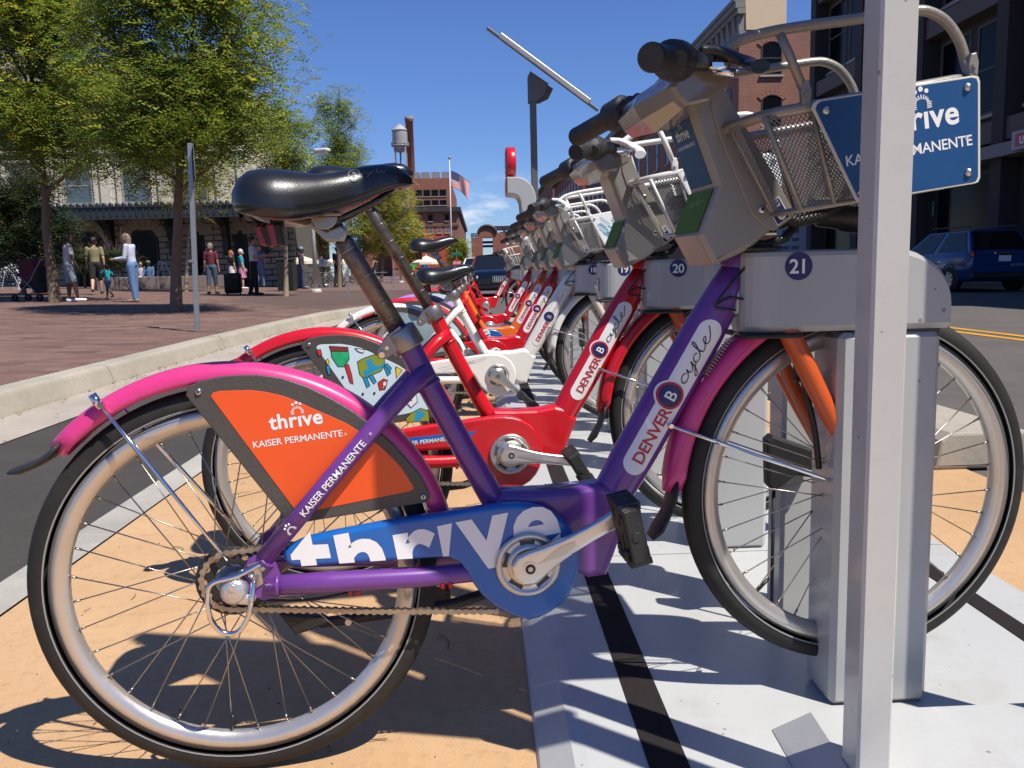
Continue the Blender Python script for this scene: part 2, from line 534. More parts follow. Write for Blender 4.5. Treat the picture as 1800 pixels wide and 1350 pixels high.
def far_paver_mat():
    m = bpy.data.materials.new('far_brick_paving'); m.use_nodes = True
    N, L = m.node_tree.nodes, m.node_tree.links
    p = N['Principled BSDF']; p.inputs['Roughness'].default_value = .85
    tc = N.new('ShaderNodeTexCoord'); b = N.new('ShaderNodeTexBrick')
    b.inputs['Color1'].default_value = (.14, .082, .066, 1); b.inputs['Color2'].default_value = (.19, .115, .09, 1); b.inputs['Mortar'].default_value = (.12, .08, .068, 1)
    b.inputs['Scale'].default_value = 1.0; b.inputs['Brick Width'].default_value = .4; b.inputs['Row Height'].default_value = .2; b.inputs['Mortar Size'].default_value = .01
    n = N.new('ShaderNodeTexNoise'); n.inputs['Scale'].default_value = .6; n.inputs['Detail'].default_value = 8
    L.new(tc.outputs['Object'], b.inputs['Vector']); L.new(tc.outputs['Object'], n.inputs['Vector'])
    mx = N.new('ShaderNodeMix'); mx.data_type = 'RGBA'; mx.blend_type = 'MULTIPLY'; mx.inputs[0].default_value = 1
    mr = N.new('ShaderNodeMapRange'); mr.inputs['To Min'].default_value = .75; mr.inputs['To Max'].default_value = 1.2
    L.new(n.outputs['Fac'], mr.inputs['Value']); L.new(b.outputs['Color'], mx.inputs[6]); L.new(mr.outputs['Result'], mx.inputs[7])
    L.new(mx.outputs[2], p.inputs['Base Color'])
    return m
M_farpave = far_paver_mat()

def sheet(name, pts, z, m, kind='structure'):
    mb = MB(); mb.poly([(x, y, z) for x, y in pts], 0)
    o = build(name, mb, m); tag(o, kind=kind)
    for p in o.data.polygons:
        if p.normal.z < 0: p.flip()
    return o
g_ = MB(); g_.quad((-1500, -1500, -.06), (1500, -1500, -.06), (1500, 1500, -.06), (-1500, 1500, -.06))
tag(build('ground', g_, M_asphalt), kind='structure')
sheet('street', [(1.95, -30), (14.5, -30), (14.5, 400), (-.4, 400), (-.4, 16), (1.95, 16)], -.010, M_street)
sheet('parking_lane', [(-2.64, -12), (-1.1, -12), (-1.1, 15.9), (-1.6, 21), (-2.64, 19)], -.012, M_asphalt)
sheet('tan_pad', [(-1.24, -8), (1.93, -8), (1.93, 15.2), (-1.24, 15.2)], 0.0, M_tan)
sheet('white_lane_line', [(-1.375, -8), (-1.243, -8), (-1.243, 15.2), (-1.375, 15.2)], 0.004, M_line)
yl = MB()
for x in (5.55, 5.83):
    yl.quad((x, -25, -.005), (x + .12, -25, -.005), (x + .12, 350, -.005), (x, 350, -.005))
tag(build('yellow_centre_line', yl, M_yellow), kind='structure')

# --- left kerb, gutter and plaza
KP = [(-3.04, -8), (-3.04, 0.8), (-3.04, 3.9), (-3.06, 6.99), (-3.09, 10.1), (-3.02, 13.2), (-2.86, 16.2), (-2.30, 19.0), (-1.45, 21.2), (-.92, 24.0), (-.80, 27.1), (-.80, 30.2), (-.80, 33.3), (-.80, 60), (-.80, 120)]
gut = MB()
for (x0, y0), (x1, y1) in zip(KP[:-1], KP[1:]):
    gut.quad((x0 - .02, y0, -.004), (x0 + .47, y0, -.006), (x1 + .47, y1, -.006), (x1 - .02, y1, -.004))
tag(build('gutter', gut, M_conc), kind='structure')
bed = MB()
for (x0, y0), (x1, y1) in zip(KP[:-1], KP[1:]):
    bed.add([(x0 - .20, y0, -.05), (x0 - .07, y0, -.05), (x0 - .07, y0, .125), (x0 - .20, y0, .125),
             (x1 - .20, y1, -.05), (x1 - .07, y1, -.05), (x1 - .07, y1, .125), (x1 - .20, y1, .125)],
            [(1, 5, 6, 2), (2, 6, 7, 3), (3, 7, 4, 0), (0, 4, 5, 1), (0, 1, 2, 3), (5, 4, 7, 6)])
kerb = build('kerb', bed, M_joint); tag(kerb, kind='structure')
for (x0, y0), (x1, y1) in zip(KP[:-1], KP[1:]):
    st = MB(); n = 6
    prof = [(.02, -.05), (0, .02), (-.035, .118), (-.045, .136), (-.06, .147), (-.08, .151), (-.23, .151), (-.23, -.05)]
    g = .007
    ring = []
    for i in range(n + 1):
        t = i / n
        y = y0 + g + (y1 - y0 - 2 * g) * t; x = x0 + (x1 - x0) * t
        jit = random.uniform(-.003, .003)
        ring += [(x + px + jit, y, pz) for px, pz in prof]
    k = len(prof)
    st.add(ring, [(i * k + j, i * k + (j + 1) % k, (i + 1) * k + (j + 1) % k, (i + 1) * k + j) for i in range(n) for j in range(k)])
    st.add(ring[:k], [tuple(range(k))]); st.add(ring[-k:], [tuple(range(k - 1, -1, -1))])
    build('kerb_stone', st, M_kerb, kerb)

def kerb_x(y):
    for (x0, y0), (x1, y1) in zip(KP[:-1], KP[1:]):
        if y0 <= y <= y1: return x0 + (x1 - x0) * (y - y0) / (y1 - y0)
    return KP[-1][0]
PAVE_Y = 34.0
pl = MB()
ys = [-8] + [q[1] for q in KP[1:-1]] + [150]
for y0, y1 in zip(ys[:-1], ys[1:]):
    for xa, xb in ((0, -8), (-8, -20), (-20, -70)):
        def pz(x, y, dz): return (x, y, plaza_z(x) + dz)
        if xa == 0: a0, a1 = kerb_x(y0) - .225, kerb_x(y1) - .225
        else: a0 = a1 = xa
        dz = -.007 if y1 <= PAVE_Y else 0.0
        pl.quad(pz(a0, y0, dz), pz(a1, y1, dz), pz(xb, y1, dz), pz(xb, y0, dz), 0 if y1 <= PAVE_Y else 1)
plaza = build('plaza_paving', pl, [M_joint, M_farpave]); tag(plaza, kind='structure')
# pavers: each stone is a slab with open joints; nearest ones are objects of their own
PW, PH, PG = .40, .20, .007
cand = []
for j in range(int(34 / PH)):
    y = 3.2 + j * PH
    if y > PAVE_Y - .3: break
    off = (PW / 2) * (j % 2)
    i = 0
    while True:
        x1 = -3.27 - i * PW + off; x0 = x1 - PW
        i += 1
        if x0 < -.66 * y - 1.2 or x0 < -21: break
        xm = kerb_x(y) - .236
        if x1 > xm - .03: x1 = xm if x0 < xm - .08 else None
        if x1 is None: continue
        cand.append((x0 + PG / 2, x1 - PG / 2, y + PG / 2, y + PH - PG / 2))
    if kerb_x(y) > -2.9:
        x1 = -3.27 + off
        while x1 + PW < kerb_x(y) - .236:
            cand.append((x1 + PG / 2, x1 + PW - PG / 2, y + PG / 2, y + PH - PG / 2)); x1 += PW
        xm = kerb_x(y) - .236
        if xm - x1 > .08: cand.append((x1 + PG / 2, xm - PG / 2, y + PG / 2, y + PH - PG / 2))
vis = [c for c in cand if -.60 * c[2] < c[0] and c[2] > 4.6]
vis.sort(key=lambda c: c[2] ** 2 + c[0] ** 2)
single = set(vis[:290])
def slab(mb, c, ox=0, oy=0, oz=0):
    x0, x1, y0, y1 = c
    t = random.uniform(-.0025, .0035); t2 = random.uniform(-.002, .002)
    b = .004
    def zz(x, q): return plaza_z(x) + q + t - oz
    lo = [(x0 - ox, y0 - oy, zz(x0, -.03)), (x1 - ox, y0 - oy, zz(x1, -.03)), (x1 - ox, y1 - oy, zz(x1, -.03)), (x0 - ox, y1 - oy, zz(x0, -.03))]
    up = [(x0 - ox, y0 - oy, zz(x0, -.004)), (x1 - ox, y0 - oy, zz(x1, -.004)), (x1 - ox, y1 - oy, zz(x1, -.004 + t2)), (x0 - ox, y1 - oy, zz(x0, -.004 + t2))]
    tp = [(x0 + b - ox, y0 + b - oy, zz(x0, 0)), (x1 - b - ox, y0 + b - oy, zz(x1, 0)), (x1 - b - ox, y1 - b - oy, zz(x1, t2)), (x0 + b - ox, y1 - b - oy, zz(x0, t2))]
    mb.add(lo + up + tp, [(8, 9, 10, 11)] + [(q, (q + 1) % 4, 4 + (q + 1) % 4, 4 + q) for q in range(4)] + [(4 + q, 4 + (q + 1) % 4, 8 + (q + 1) % 4, 8 + q) for q in range(4)])
field = MB()
for c in cand:
    if c in single:
        mb = MB(); cx, cy = (c[0] + c[1]) / 2, (c[2] + c[3]) / 2
        slab(mb, c, cx, cy, plaza_z(cx))
        build('paver', mb, M_paver, plaza, (cx, cy, plaza_z(cx)), fix=False)
    else:
        slab(field, c)
pf = build('paver_field', field, M_paver, plaza, fix=False); tag(pf, kind='stuff')

# --- far side of the street: kerb and pavement
fs = MB()
fs.add([(14.5, -30, -.05), (14.5, 400, -.05), (14.54, 400, .15), (14.54, -30, .15), (15.2, 400, .16), (15.2, -30, .16), (40, 400, .16), (40, -30, .16)],
       [(0, 1, 2, 3), (3, 2, 4, 5), (5, 4, 6, 7)])
tag(build('far_pavement', fs, M_side), kind='structure')

# --- dry leaves in the gutter
lv = MB()
for i in range(260):
    y = random.uniform(4, 18); x = kerb_x(y) + abs(random.gauss(.03, .07)) + .01
    if random.random() < .25: x = kerb_x(y) + random.uniform(0, 1.2)
    a = random.uniform(0, 2 * PI); s = random.uniform(.008, .022)
    d = V((math.cos(a), math.sin(a), 0)) * s; e = V((-d.y, d.x, 0)) * .45
    c = V((x, y, .006 + random.uniform(0, .01)))
    lv.quad(c - d, c - e + V((0, 0, .006)), c + d, c + e + V((0, 0, .004)))
tag(build('fallen_leaves', lv, mat('dry_leaf', (.30, .20, .07), .8, var=.5, scale=40), fix=False), kind='stuff')
tg = MB(); rt = random.Random(5)
for i in range(46):
    x, y = rt.uniform(-1.1, .05), rt.uniform(1.05, 4.5)
    a = rt.uniform(0, 2 * PI); L_ = rt.uniform(.02, .09)
    p = [V((x + math.cos(a + .5 * t) * L_ * t, y + math.sin(a + .5 * t) * L_ * t, .0025 + .003 * rt.random())) for t in (0, .35, .7, 1)]
    tg.tube(p, rt.uniform(.0005, .0012), 4)
for i in range(260):
    x, y = rt.uniform(-1.2, .06), rt.uniform(1.05, 6); tg.sphere((x, y, .001), rt.uniform(.0008, .0026), 5)
tag(build('twigs_and_grit', tg, mat('grit_brown', (.10, .07, .045), .9, var=.5, scale=60), fix=False), kind='stuff')
# kerb stop block between pad and street
blk = MB()
blk.plate([(1.80, 0), (2.22, 0), (2.20, .13), (2.17, .15), (1.86, .15), (1.82, .12)], 3.22, 9.5, .012, lambda a, b, y: V((a, y, b)))
tag(build('concrete_kerb_stop', blk, M_kerb), 'weathered concrete kerb block on the tan pad behind the front wheel of the purple bike', 'kerb stop')
# ================================================================= DOCKS
M_dock = mat('dock_grey_paint', (.40, .405, .395), .30, .0, .03, 3, 0, 80, .25, .5, dirt=.16, dscale=9, dcol=(.25, .24, .21), specks=.7, spscale=34)
M_base = mat('base_plate_paint', (.475, .485, .48), .36, 0, .06, 2, .05, 60, .12, .5, dirt=.40, dscale=6, dcol=(.33, .30, .26), specks=.8, spscale=26)
M_grip = mat('grip_tape', (.026, .020, .021), .9, 0, .35, 400, .6, 500, 0, .2)
M_rub = mat('black_rubber', (.014, .014, .015), .6, 0, .2, 20, .1, 90)
M_navy = mat('navy_sticker', (.022, .020, .105), .35)
M_white = mat('white_print', (.80, .80, .79), .4, var=.02)
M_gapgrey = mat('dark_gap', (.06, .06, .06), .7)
M_steel = mat('steel', (.55, .55, .54), .28, 1.0, .08, 30)
DY = 0.85
def Yk(k): return 1.44 + DY * k
def dock_mesh_arm(x0=.438, x1=.786, zb=.722, zt=.858):
    mb = MB()
    xs = [x0 + .0] + [x0 + .055 * (1 - math.cos(PI / 2 * i / 6)) for i in range(1, 7)]
    a = .105
    xs += [.60, x1 - a] + [x1 - a + a * math.sin(PI / 2 * i / 10) for i in range(1, 11)]
    rings = []
    for x in xs:
        hw = .062
        if x < x0 + .055:
            t = (x0 + .055 - x) / .055; hw = .012 + .050 * math.sqrt(max(0, 1 - t * t))
        zz = zt
        if x > x1 - a:
            t = (x - (x1 - a)) / a; zz = zt - .085 * (1 - math.sqrt(max(0, 1 - t * t)))
        c = min(.010, hw * .5)
        pr = [(-hw, zb + c), (-hw, zz - c), (-hw + c * .3, zz - c * .3), (-hw + c, zz), (hw - c, zz), (hw - c * .3, zz - c * .3), (hw, zz - c), (hw, zb + c), (hw - c, zb), (-hw + c, zb)]
        rings.append([(x, y, z) for y, z in pr])
    k = len(rings[0])
    mb.add([p for r in rings for p in r], [(i * k + j, (i + 1) * k + j, (i + 1) * k + (j + 1) % k, i * k + (j + 1) % k) for i in range(len(rings) - 1) for j in range(k)], 0, False)
    mb.add(rings[0], [tuple(range(k - 1, -1, -1))]); mb.add(rings[-1], [tuple(range(k))])
    return mb.mesh('arm')
me_arm = dock_mesh_arm(); me_arm2 = dock_mesh_arm(.482, .776, .724, .850)
lg2 = MB(); lg2.box((.702, .345, .3855), (.130, .090, .671), bev=.008); me_leg2 = lg2.mesh('rear_leg')
lg2 = MB(); lg2.plate([(.590, .470), (.602, .480), (.690, .447), (.690, .385), (.655, .392), (.622, .366), (.603, .362), (.594, .372)], .262, .298, .006); lg2.tube([(.612, .28, .37), (.612, .28, .06)], .004, 6); me_hold = lg2.mesh('cable_holder')
lg = MB(); lg.box((.688, 0, .384), (.176, .116, .668), bev=.010)
me_leg = lg.mesh('leg')
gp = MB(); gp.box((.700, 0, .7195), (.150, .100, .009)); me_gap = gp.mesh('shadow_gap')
bp_ = MB(); bp_.box((.487, 0, .7165), (.098, .128, .0085), bev=.003); me_bump = bp_.mesh('bumper')
bp_ = MB(); bp_.box((.470, 0, .862), (.060, .118, .007), bev=.003); me_bump2 = bp_.mesh('bumper')
lk = MB(); lk.box((.436, 0, .775), (.012, .05, .05), bev=.004); lk.tube([(.425, 0, .775), (.45, 0, .775)], .012, 10); me_lock = lk.mesh('lock_socket')
scr = MB()
for x in (.63, .75): scr.tube([(x, -.0625, .74), (x, -.0645, .74)], .004, 8)
me_scr = scr.mesh('bolt')
def make_dock(k, num, label):
    d = empty('dock', (0, Yk(k), 0))
    tag(d, label, 'bike dock', 'docks along the row')
    link('arm', me_arm, M_dock, d); link('leg', me_leg, M_dock, d); link('rear_arm', me_arm2, M_dock, d, (0, .345, 0)); link('rear_leg', me_leg2, M_dock, d); link('cable_holder', me_hold, M_rub, d); link('shadow_gap', me_gap, M_gapgrey, d)
    link('bumper', me_bump, M_rub, d); link('bumper', me_bump2, M_rub, d); link('lock_socket', me_lock, M_steel, d)
    if num:
        s = MB(); f = lambda x, y: V((x, -.0626, y))
        disc(s, (.5255, .8315), .0232, f, 40); st = build('number_sticker', s, M_navy, d)
        t = MB(); g = lambda x, y: V((.5255 + x, -.0631, .8315 - .0115 + y))
        put_text(t, num, g, .033, bold=.045, space=.95); build('number', t, M_white, st)
    return d
dock_labels = {
    0: ('21', 'grey dock numbered 21 holding the purple bike, nearest of the row'), 1: ('20', 'grey dock numbered 20 holding the red bike with cartoon skirt panel'),
    2: ('19', 'empty grey dock numbered 19 between the red and the white bike'), 3: ('18', 'grey dock numbered 18 holding the white bike'),
    4: ('17', 'grey dock holding the red bike right behind the white one'), 5: ('16', 'grey dock holding the orange framed bike'),
    6: ('15', 'empty grey dock between the orange bike and the next red one'), 7: ('14', 'grey dock holding the red bike just before the station kiosk'),
    10: ('11', 'empty grey dock just past the station kiosk'), 11: ('10', 'empty grey dock in the gap past the kiosk, second after it'),
    12: ('9', 'empty grey dock just before the farthest red bike'), 13: ('8', 'grey dock holding the farthest red bike')}
for k, (n, lb) in dock_labels.items():
    make_dock(k, n if k < 8 else None, lb)
def base_mesh():
    mb = MB(); z = .05; g = .003; y0, y1 = g, 2 * DY - g
    prof = [(.072, .002), (.076, .010), (.128, .0475), (.150, .05), (.70, .05), (1.245, .05), (1.268, .0475), (1.305, .012), (1.308, .002)]
    ring = [(x, y, q) for y in (y0, y1) for x, q in prof]; k = len(prof)
    mb.add(ring, [(i, i + 1, k + i + 1, k + i) for i in range(k - 1)])
    for y in (y0, y1): mb.add([(x, y, q) for x, q in prof], [tuple(range(k))])
    return mb.mesh('base_plate')
me_base = base_mesh()
gs = MB(); gs.box((.276, DY, .0508), (.064, 2 * DY - .006, .002)); me_gs = gs.mesh('grip_strip')
gs2 = MB(); gs2.box((1.125, DY, .0508), (.05, 2 * DY - .006, .002)); me_gs2 = gs2.mesh('grip_strip')
bo = MB()
for y in (.10, .75, 1.6):
    bo.lathe([(0, .006), (.007, .005), (.011, 0)], (.93, y, .05), n=10)
me_bo = bo.mesh('bolt')
for k in range(-1, 14, 2):
    b = link('base_plate', me_base, M_base, None, (0, Yk(k) - .08, 0))
    near = {-1: 'white base plate section with dark grip strips, under dock 21 in the foreground', 1: 'white base plate section under dock 20 and the empty dock 19', 3: 'white base plate section under the white bike',
            5: 'base plate section under the orange bike', 7: 'base plate section at the foot of the station kiosk', 9: 'base plate section just past the kiosk', 11: 'base plate section in the gap before the farthest red bike', 13: 'base plate section under the farthest red bike'}
    tag(b, near[k], 'base plate', 'base plate sections')
    link('grip_strip', me_gs, M_grip, b); link('grip_strip', me_gs2, M_grip, b); link('bolt', me_bo, M_steel, b)
# ================================================================= BIKES
BIKE_A = math.radians(5.6)
M_tyre = None
def tyre_mat():
    m = mat('tyre_rubber', (.020, .019, .018), .62, 0, .25, 20, 0, 80, 0, .35, dirt=.35, dscale=14, dcol=(.075, .065, .055))
    N, L = m.node_tree.nodes, m.node_tree.links
    p = N['Principled BSDF']
    tc = N.new('ShaderNodeTexCoord'); sp = N.new('ShaderNodeSeparateXYZ'); L.new(tc.outputs['Object'], sp.inputs[0])
    def mth(op, a, b=None):
        q = N.new('ShaderNodeMath'); q.operation = op
        for i, s in enumerate((a, b)):
            if s is None: continue
            if isinstance(s, (int, float)): q.inputs[i].default_value = s
            else: L.new(s, q.inputs[i])
        return q.outputs[0]
    ang = mth('ARCTAN2', sp.outputs['Z'], sp.outputs['X'])
    ya = mth('ABSOLUTE', sp.outputs['Y'])
    r = mth('SQRT', mth('ADD', mth('MULTIPLY', sp.outputs['X'], sp.outputs['X']), mth('MULTIPLY', sp.outputs['Z'], sp.outputs['Z'])))
    ph = mth('ADD', mth('MULTIPLY', ang, 56.0), mth('MULTIPLY', ya, 220.0))
    sipe = mth('GREATER_THAN', mth('SINE', ph), .86)
    msk = mth('GREATER_THAN', r, .3165)
    gro = mth('MULTIPLY', sipe, msk)
    b = N.new('ShaderNodeBump'); b.inputs['Strength'].default_value = .9; b.inputs['Distance'].default_value = .003; b.invert = True
    L.new(gro, b.inputs['Height']); L.new(b.outputs['Normal'], p.inputs['Normal'])
    return m
M_tyre = tyre_mat()
M_rim = mat('rim_alloy', (.62, .58, .53), .30, .75, .06, 8, .08, 40, 0, .5, dirt=.2, dscale=10, dcol=(.35, .31, .27))
M_reflect = mat('reflective_strip', (.26, .26, .25), .35)
M_spoke = mat('spoke_steel', (.42, .38, .32), .30, 1.0, .1, 30)
M_alloy = mat('crank_alloy', (.68, .67, .65), .26, .92, .05, 6, .03, 60, dirt=.12, dscale=40, dcol=(.3, .28, .25))
M_alloyw = mat('brushed_ring_alloy', (.56, .55, .52), .33, .85, .06, 10, .05, 90)
M_chrome = mat('chrome', (.75, .75, .76), .09, 1.0, .04, 6)
M_blackp = mat('black_plastic', (.013, .013, .014), .38, 0, .15, 20, .12, 140)
M_blackm = mat('matte_black_plastic', (.020, .020, .020), .5, 0, .2, 30, .25, 220)
M_skframe = mat('skirt_frame_grey', (.070, .064, .056), .45, 0, .12, 12, .15, 200, dirt=.25, dscale=20, dcol=(.10, .09, .08))
M_saddle = mat('saddle_vinyl', (.010, .0105, .012), .30, 0, .1, 12, .07, 420, .1, .5)
M_saddle2 = mat('saddle_side_gloss', (.009, .009, .010), .2, 0, .1, 12, .05, 330, .2, .5)
M_beige = mat('head_unit_grey', (.262, .245, .215), .38, .25, .04, 5, .04, 300, .1, .5, dirt=.08, dscale=20, dcol=(.22, .2, .17))
M_green = mat('green_sticker', (.085, .165, .015), .5, spec=.2)
M_bluelab = mat('blue_screen_label', (.012, .085, .20), .3, 0, .35, 7, 0, 80, .0, .06)
M_redlens = mat('red_lens', (.22, .004, .006), .22, 0, .2, 30, .1, 90, .3)
M_post = mat('scuffed_seat_post', (.16, .145, .125), .34, .75, .45, 22, .2, 160, dirt=.85, dscale=34, dcol=(.028, .026, .025))
M_clamp = mat('clamp_steel', (.30, .29, .28), .32, .8, .1, 20)
M_chain = mat('chain_steel', (.42, .37, .29), .40, .85, .25, 120)
M_cable = mat('cable_black', (.012, .012, .012), .5)
M_basket = mat('basket_wire_coat', (.28, .255, .22), .35, .3, .15, 40, .1, 200, dirt=.3, dscale=60, dcol=(.16, .13, .10))
M_redprint = mat('red_print', (.50, .018, .028), .4, var=.03)
M_blkprint = mat('black_print', (.012, .012, .016), .45)
M_silver_print = mat('silver_print', (.42, .42, .43), .4)
M_redthing = mat('red_anodised', (.45, .01, .02), .3)

# ---- shared meshes (built once, used by every bike)
def wheel_meshes():
    r = {}
    mb = MB()
    prof = []
    for i in range(15):
        a = math.radians(-118 + 236 * i / 14)
        prof.append((.3085 + .0215 * math.cos(a), .0205 * math.sin(a)))
    mids = [0] * 14
    mb.lathe(prof, ax=(0, 1, 0), n=96, mids=mids)
    for sg in (-1, 1):
        mb.lathe([(.3015, sg * .0208), (.2990, sg * .0204)], ax=(0, 1, 0), n=96, mi=1)
    r['tyre'] = mb.mesh('tyre')
    mb = MB()
    mb.lathe([(.2945, -.0145), (.2945, -.0115), (.2880, -.0105), (.2880, .0105), (.2945, .0115), (.2945, .0145), (.2790, .0140), (.2665, .0075), (.2640, .0), (.2665, -.0075), (.2790, -.0140), (.2945, -.0145)], ax=(0, 1, 0), n=96)
    r['rim'] = mb.mesh('wheel')
    def hub(rear):
        mb = MB(); fr = .038 if rear else .026
        mb.lathe([(.006, -.062), (.008, -.050), (.014, -.046), (fr * .6, -.036), (fr, -.034), (fr, -.030), (fr * .6, -.026), (fr * .55, 0), (fr * .6, .026), (fr, .030), (fr, .034), (fr * .6, .036), (.014, .046), (.008, .050), (.006, .062)], ax=(0, 1, 0), n=20)
        return mb.mesh('hub')
    r['hub_r'], r['hub_f'] = hub(True), hub(False)
    for rear in (0, 1):
        fr = .036 if rear else .024
        for side in (-1, 1):
            for dr in (-1, 1):
                a = math.radians(62) * dr
                h = V((fr * math.cos(a), side * .032, fr * math.sin(a)))
                e = V((.2655, side * .003, 0))
                mb = MB(); mb.tube([h, e], .00115, 5)
                d = (e - h).normalized()
                mb.tube([e - d * .012, e + d * .001], .0021, 5)
                r['spoke', rear, side, dr] = mb.mesh('spoke')
    mb = MB(); mb.tube([(0, 0, -.266), (0, .0, -.236)], .0032, 8); mb.tube([(0, 0, -.236), (0, 0, -.231)], .0024, 8)
    r['valve'] = mb.mesh('valve')
    return r
WM = wheel_meshes()
NSP = 36
def make_wheel(parent, rear, loc, phase, fine):
    w = link('wheel', WM['rim'], M_rim, parent, loc); w.rotation_euler = (0, phase, 0)
    link('tyre', WM['tyre'], [M_tyre, M_reflect], w)
    link('hub', WM['hub_r' if rear else 'hub_f'], M_alloyw, w)
    link('valve', WM['valve'], M_blackp, w)
    if fine:
        for i in range(NSP):
            link('spoke', WM['spoke', int(rear), (-1, 1)[i % 2], (-1, 1)[(i // 2) % 2]], M_spoke, w, rot=(0, 2 * PI * i / NSP, 0))
    else:
        key = ('allspokes', int(rear))
        if key not in WM:
            mb = MB()
            for i in range(NSP):
                me = WM['spoke', int(rear), (-1, 1)[i % 2], (-1, 1)[(i // 2) % 2]]
                R = Matrix.Rotation(2 * PI * i / NSP, 3, 'Y')
                mb.add([R @ v.co for v in me.vertices], [tuple(p.vertices) for p in me.polygons], 0, True)
            WM[key] = mb.mesh('wire_spoke', False)
        tag(link('wire_spoke', WM[key], M_spoke, w), kind='stuff')
    return w
RC = (0, 0, .333); FC = (1.098, 0, .432)

def arc(c, r, a0, a1, n):
    return [(c[0] + r * math.cos(math.radians(a0 + (a1 - a0) * i / n)), c[1] + r * math.sin(math.radians(a0 + (a1 - a0) * i / n))) for i in range(n + 1)]
def fender_mesh(c, ro, a0, a1, n=44, hw=.031):
    """curved mudguard: domed crown with rolled side skirts, seen from the side as a band"""
    mb = MB()
    prof = [(-.031, -hw), (-.022, -hw - .0005), (-.010, -hw * .93), (-.003, -hw * .70), (0, -hw * .3), (0, hw * .3), (-.003, hw * .70), (-.010, hw * .93), (-.022, hw + .0005), (-.031, hw),
            (-.031, hw - .003), (-.012, hw * .85), (-.006, hw * .6), (-.004, 0), (-.006, -hw * .6), (-.012, -hw * .85), (-.031, -hw + .003)]
    k = len(prof); ring = []
    for i in range(n + 1):
        a = math.radians(a0 + (a1 - a0) * i / n)
        e = min(i, n - i)
        q = .35 + .65 * min(1, e / 2.0)
        for dr, y in prof:
            ring.append((c[0] + (ro + dr) * math.cos(a), y * q, c[2] + (ro + dr) * math.sin(a)))
    mb.add(ring, [(i * k + j, i * k + (j + 1) % k, (i + 1) * k + (j + 1) % k, (i + 1) * k + j) for i in range(n) for j in range(k)], 0, True)
    mb.add(ring[:k], [tuple(range(k))]); mb.add(ring[-k:], [tuple(range(k))])
    return mb.mesh('fender')
BM = {}
BM['rf'] = fender_mesh(RC, .369, 138, 14, 52)
BM['ff'] = fender_mesh(FC, .366, 178, 84, 40, .030)
def flap_mesh(c, a, ro, ln, tw):
    mb = MB(); a = math.radians(a)
    p = V((c[0] + ro * math.cos(a), 0, c[2] + ro * math.sin(a)))
    t = V((-math.sin(a), 0, math.cos(a))) * (1 if tw > 0 else -1)
    out = V((math.cos(a), 0, math.sin(a)))
    path = [p - t * .02, p + t * .01 + out * .002, p + t * ln * .45 + out * ln * .12, p + t * ln * .8 + out * ln * .30, p + t * ln + out * ln * .46]
    mb.tube(path, [.006, .007, .006, .007, .004], 12, flat=((0, 1, 0), [.026, .028, .026, .030, .020]))
    return mb.mesh('mudflap')
BM['rflap'] = flap_mesh(RC, 138, .355, .070, 1)
BM['fflap'] = flap_mesh(FC, 178, .347, .085, 1)

def frame_mesh():
    mb = MB()
    Y = (0, 1, 0)
    # seat tube, into the step body
    mb.tube([(.284, 0, .748), (.300, 0, .712), (.33, 0, .645), (.38, 0, .545), (.440, 0, .430), (.468, 0, .372)], [.0195, .0195, .0195, .0200, .022, .024], 20, flat=(Y, [.0195, .0195, .020, .022, .026, .028]))
    # big down tube
    A, B = V((.606, 0, .387)), V((.868, 0, .828))
    path = [A + (B - A) * t for t in (0, .1, .25, .5, .75, .9, 1.0)]
    mb.tube(path, [.030, .035, .038, .038, .037, .033, .028], 28, flat=(Y, [.026, .029, .030, .030, .030, .029, .027]))
    # head tube
    mb.tube([(.842, 0, .900), (.905, 0, .735)], .027, 20)
    # step body with flat-sided lower box
    mb.plate([(.442, .466), (.50, .463), (.56, .462), (.612, .470), (.640, .462), (.672, .428), (.655, .386), (.638, .340), (.624, .304), (.590, .302), (.55, .325), (.50, .325), (.44, .33), (.412, .42)], -.030, .030, .016, steps=4)
    mb.tube([(.43, 0, .440), (.50, 0, .428), (.62, 0, .432)], [.030, .033, .034], 20, flat=(Y, .029))
    mb.tube([(.478, -.045, .352), (.478, .045, .352)], .026, 18)
    # seat stays and chain stays, both sides, with dropouts
    for q in (-1, 1):
        mb.tube([(.325, q * .012, .672), (.298, q * .036, .655), (.26, q * .050, .617), (.16, q * .060, .508), (.055, q * .066, .392)], [.017, .0165, .0155, .0150, .0145], 14)
        mb.tube([(.055, q * .064, .345), (.16, q * .062, .343), (.30, q * .052, .337), (.42, q * .038, .335), (.48, q * .03, .345)], [.0165, .0175, .0175, .017, .016], 14)
        dp = [(.030, .392), (.050, .400), (.072, .384), (.078, .362), (.070, .326), (.050, .322), (.036, .330), (.022, .345), (.000, .322), (-.014, .326), (-.018, .342), (.004, .362), (.020, .372)]
        mb.plate(dp, q * .060, q * .070, .002)
    mb.tube([(.288, -.045, .646), (.288, .045, .646)], .012, 12)
    # weld beads
    for p, r, d in (((.327, 0, .650), .0225, (.46, 0, -.89)), ((.057, -.065, .387), .0162, (.66, 0, .75)), ((.073, -.064, .345), .0182, (1, 0, 0))):
        d = V(d).normalized()
        mb.tube([V(p) - d * .003, V(p) + d * .003], r, 16)
    return mb.mesh('frame')
BM['frame'] = frame_mesh()
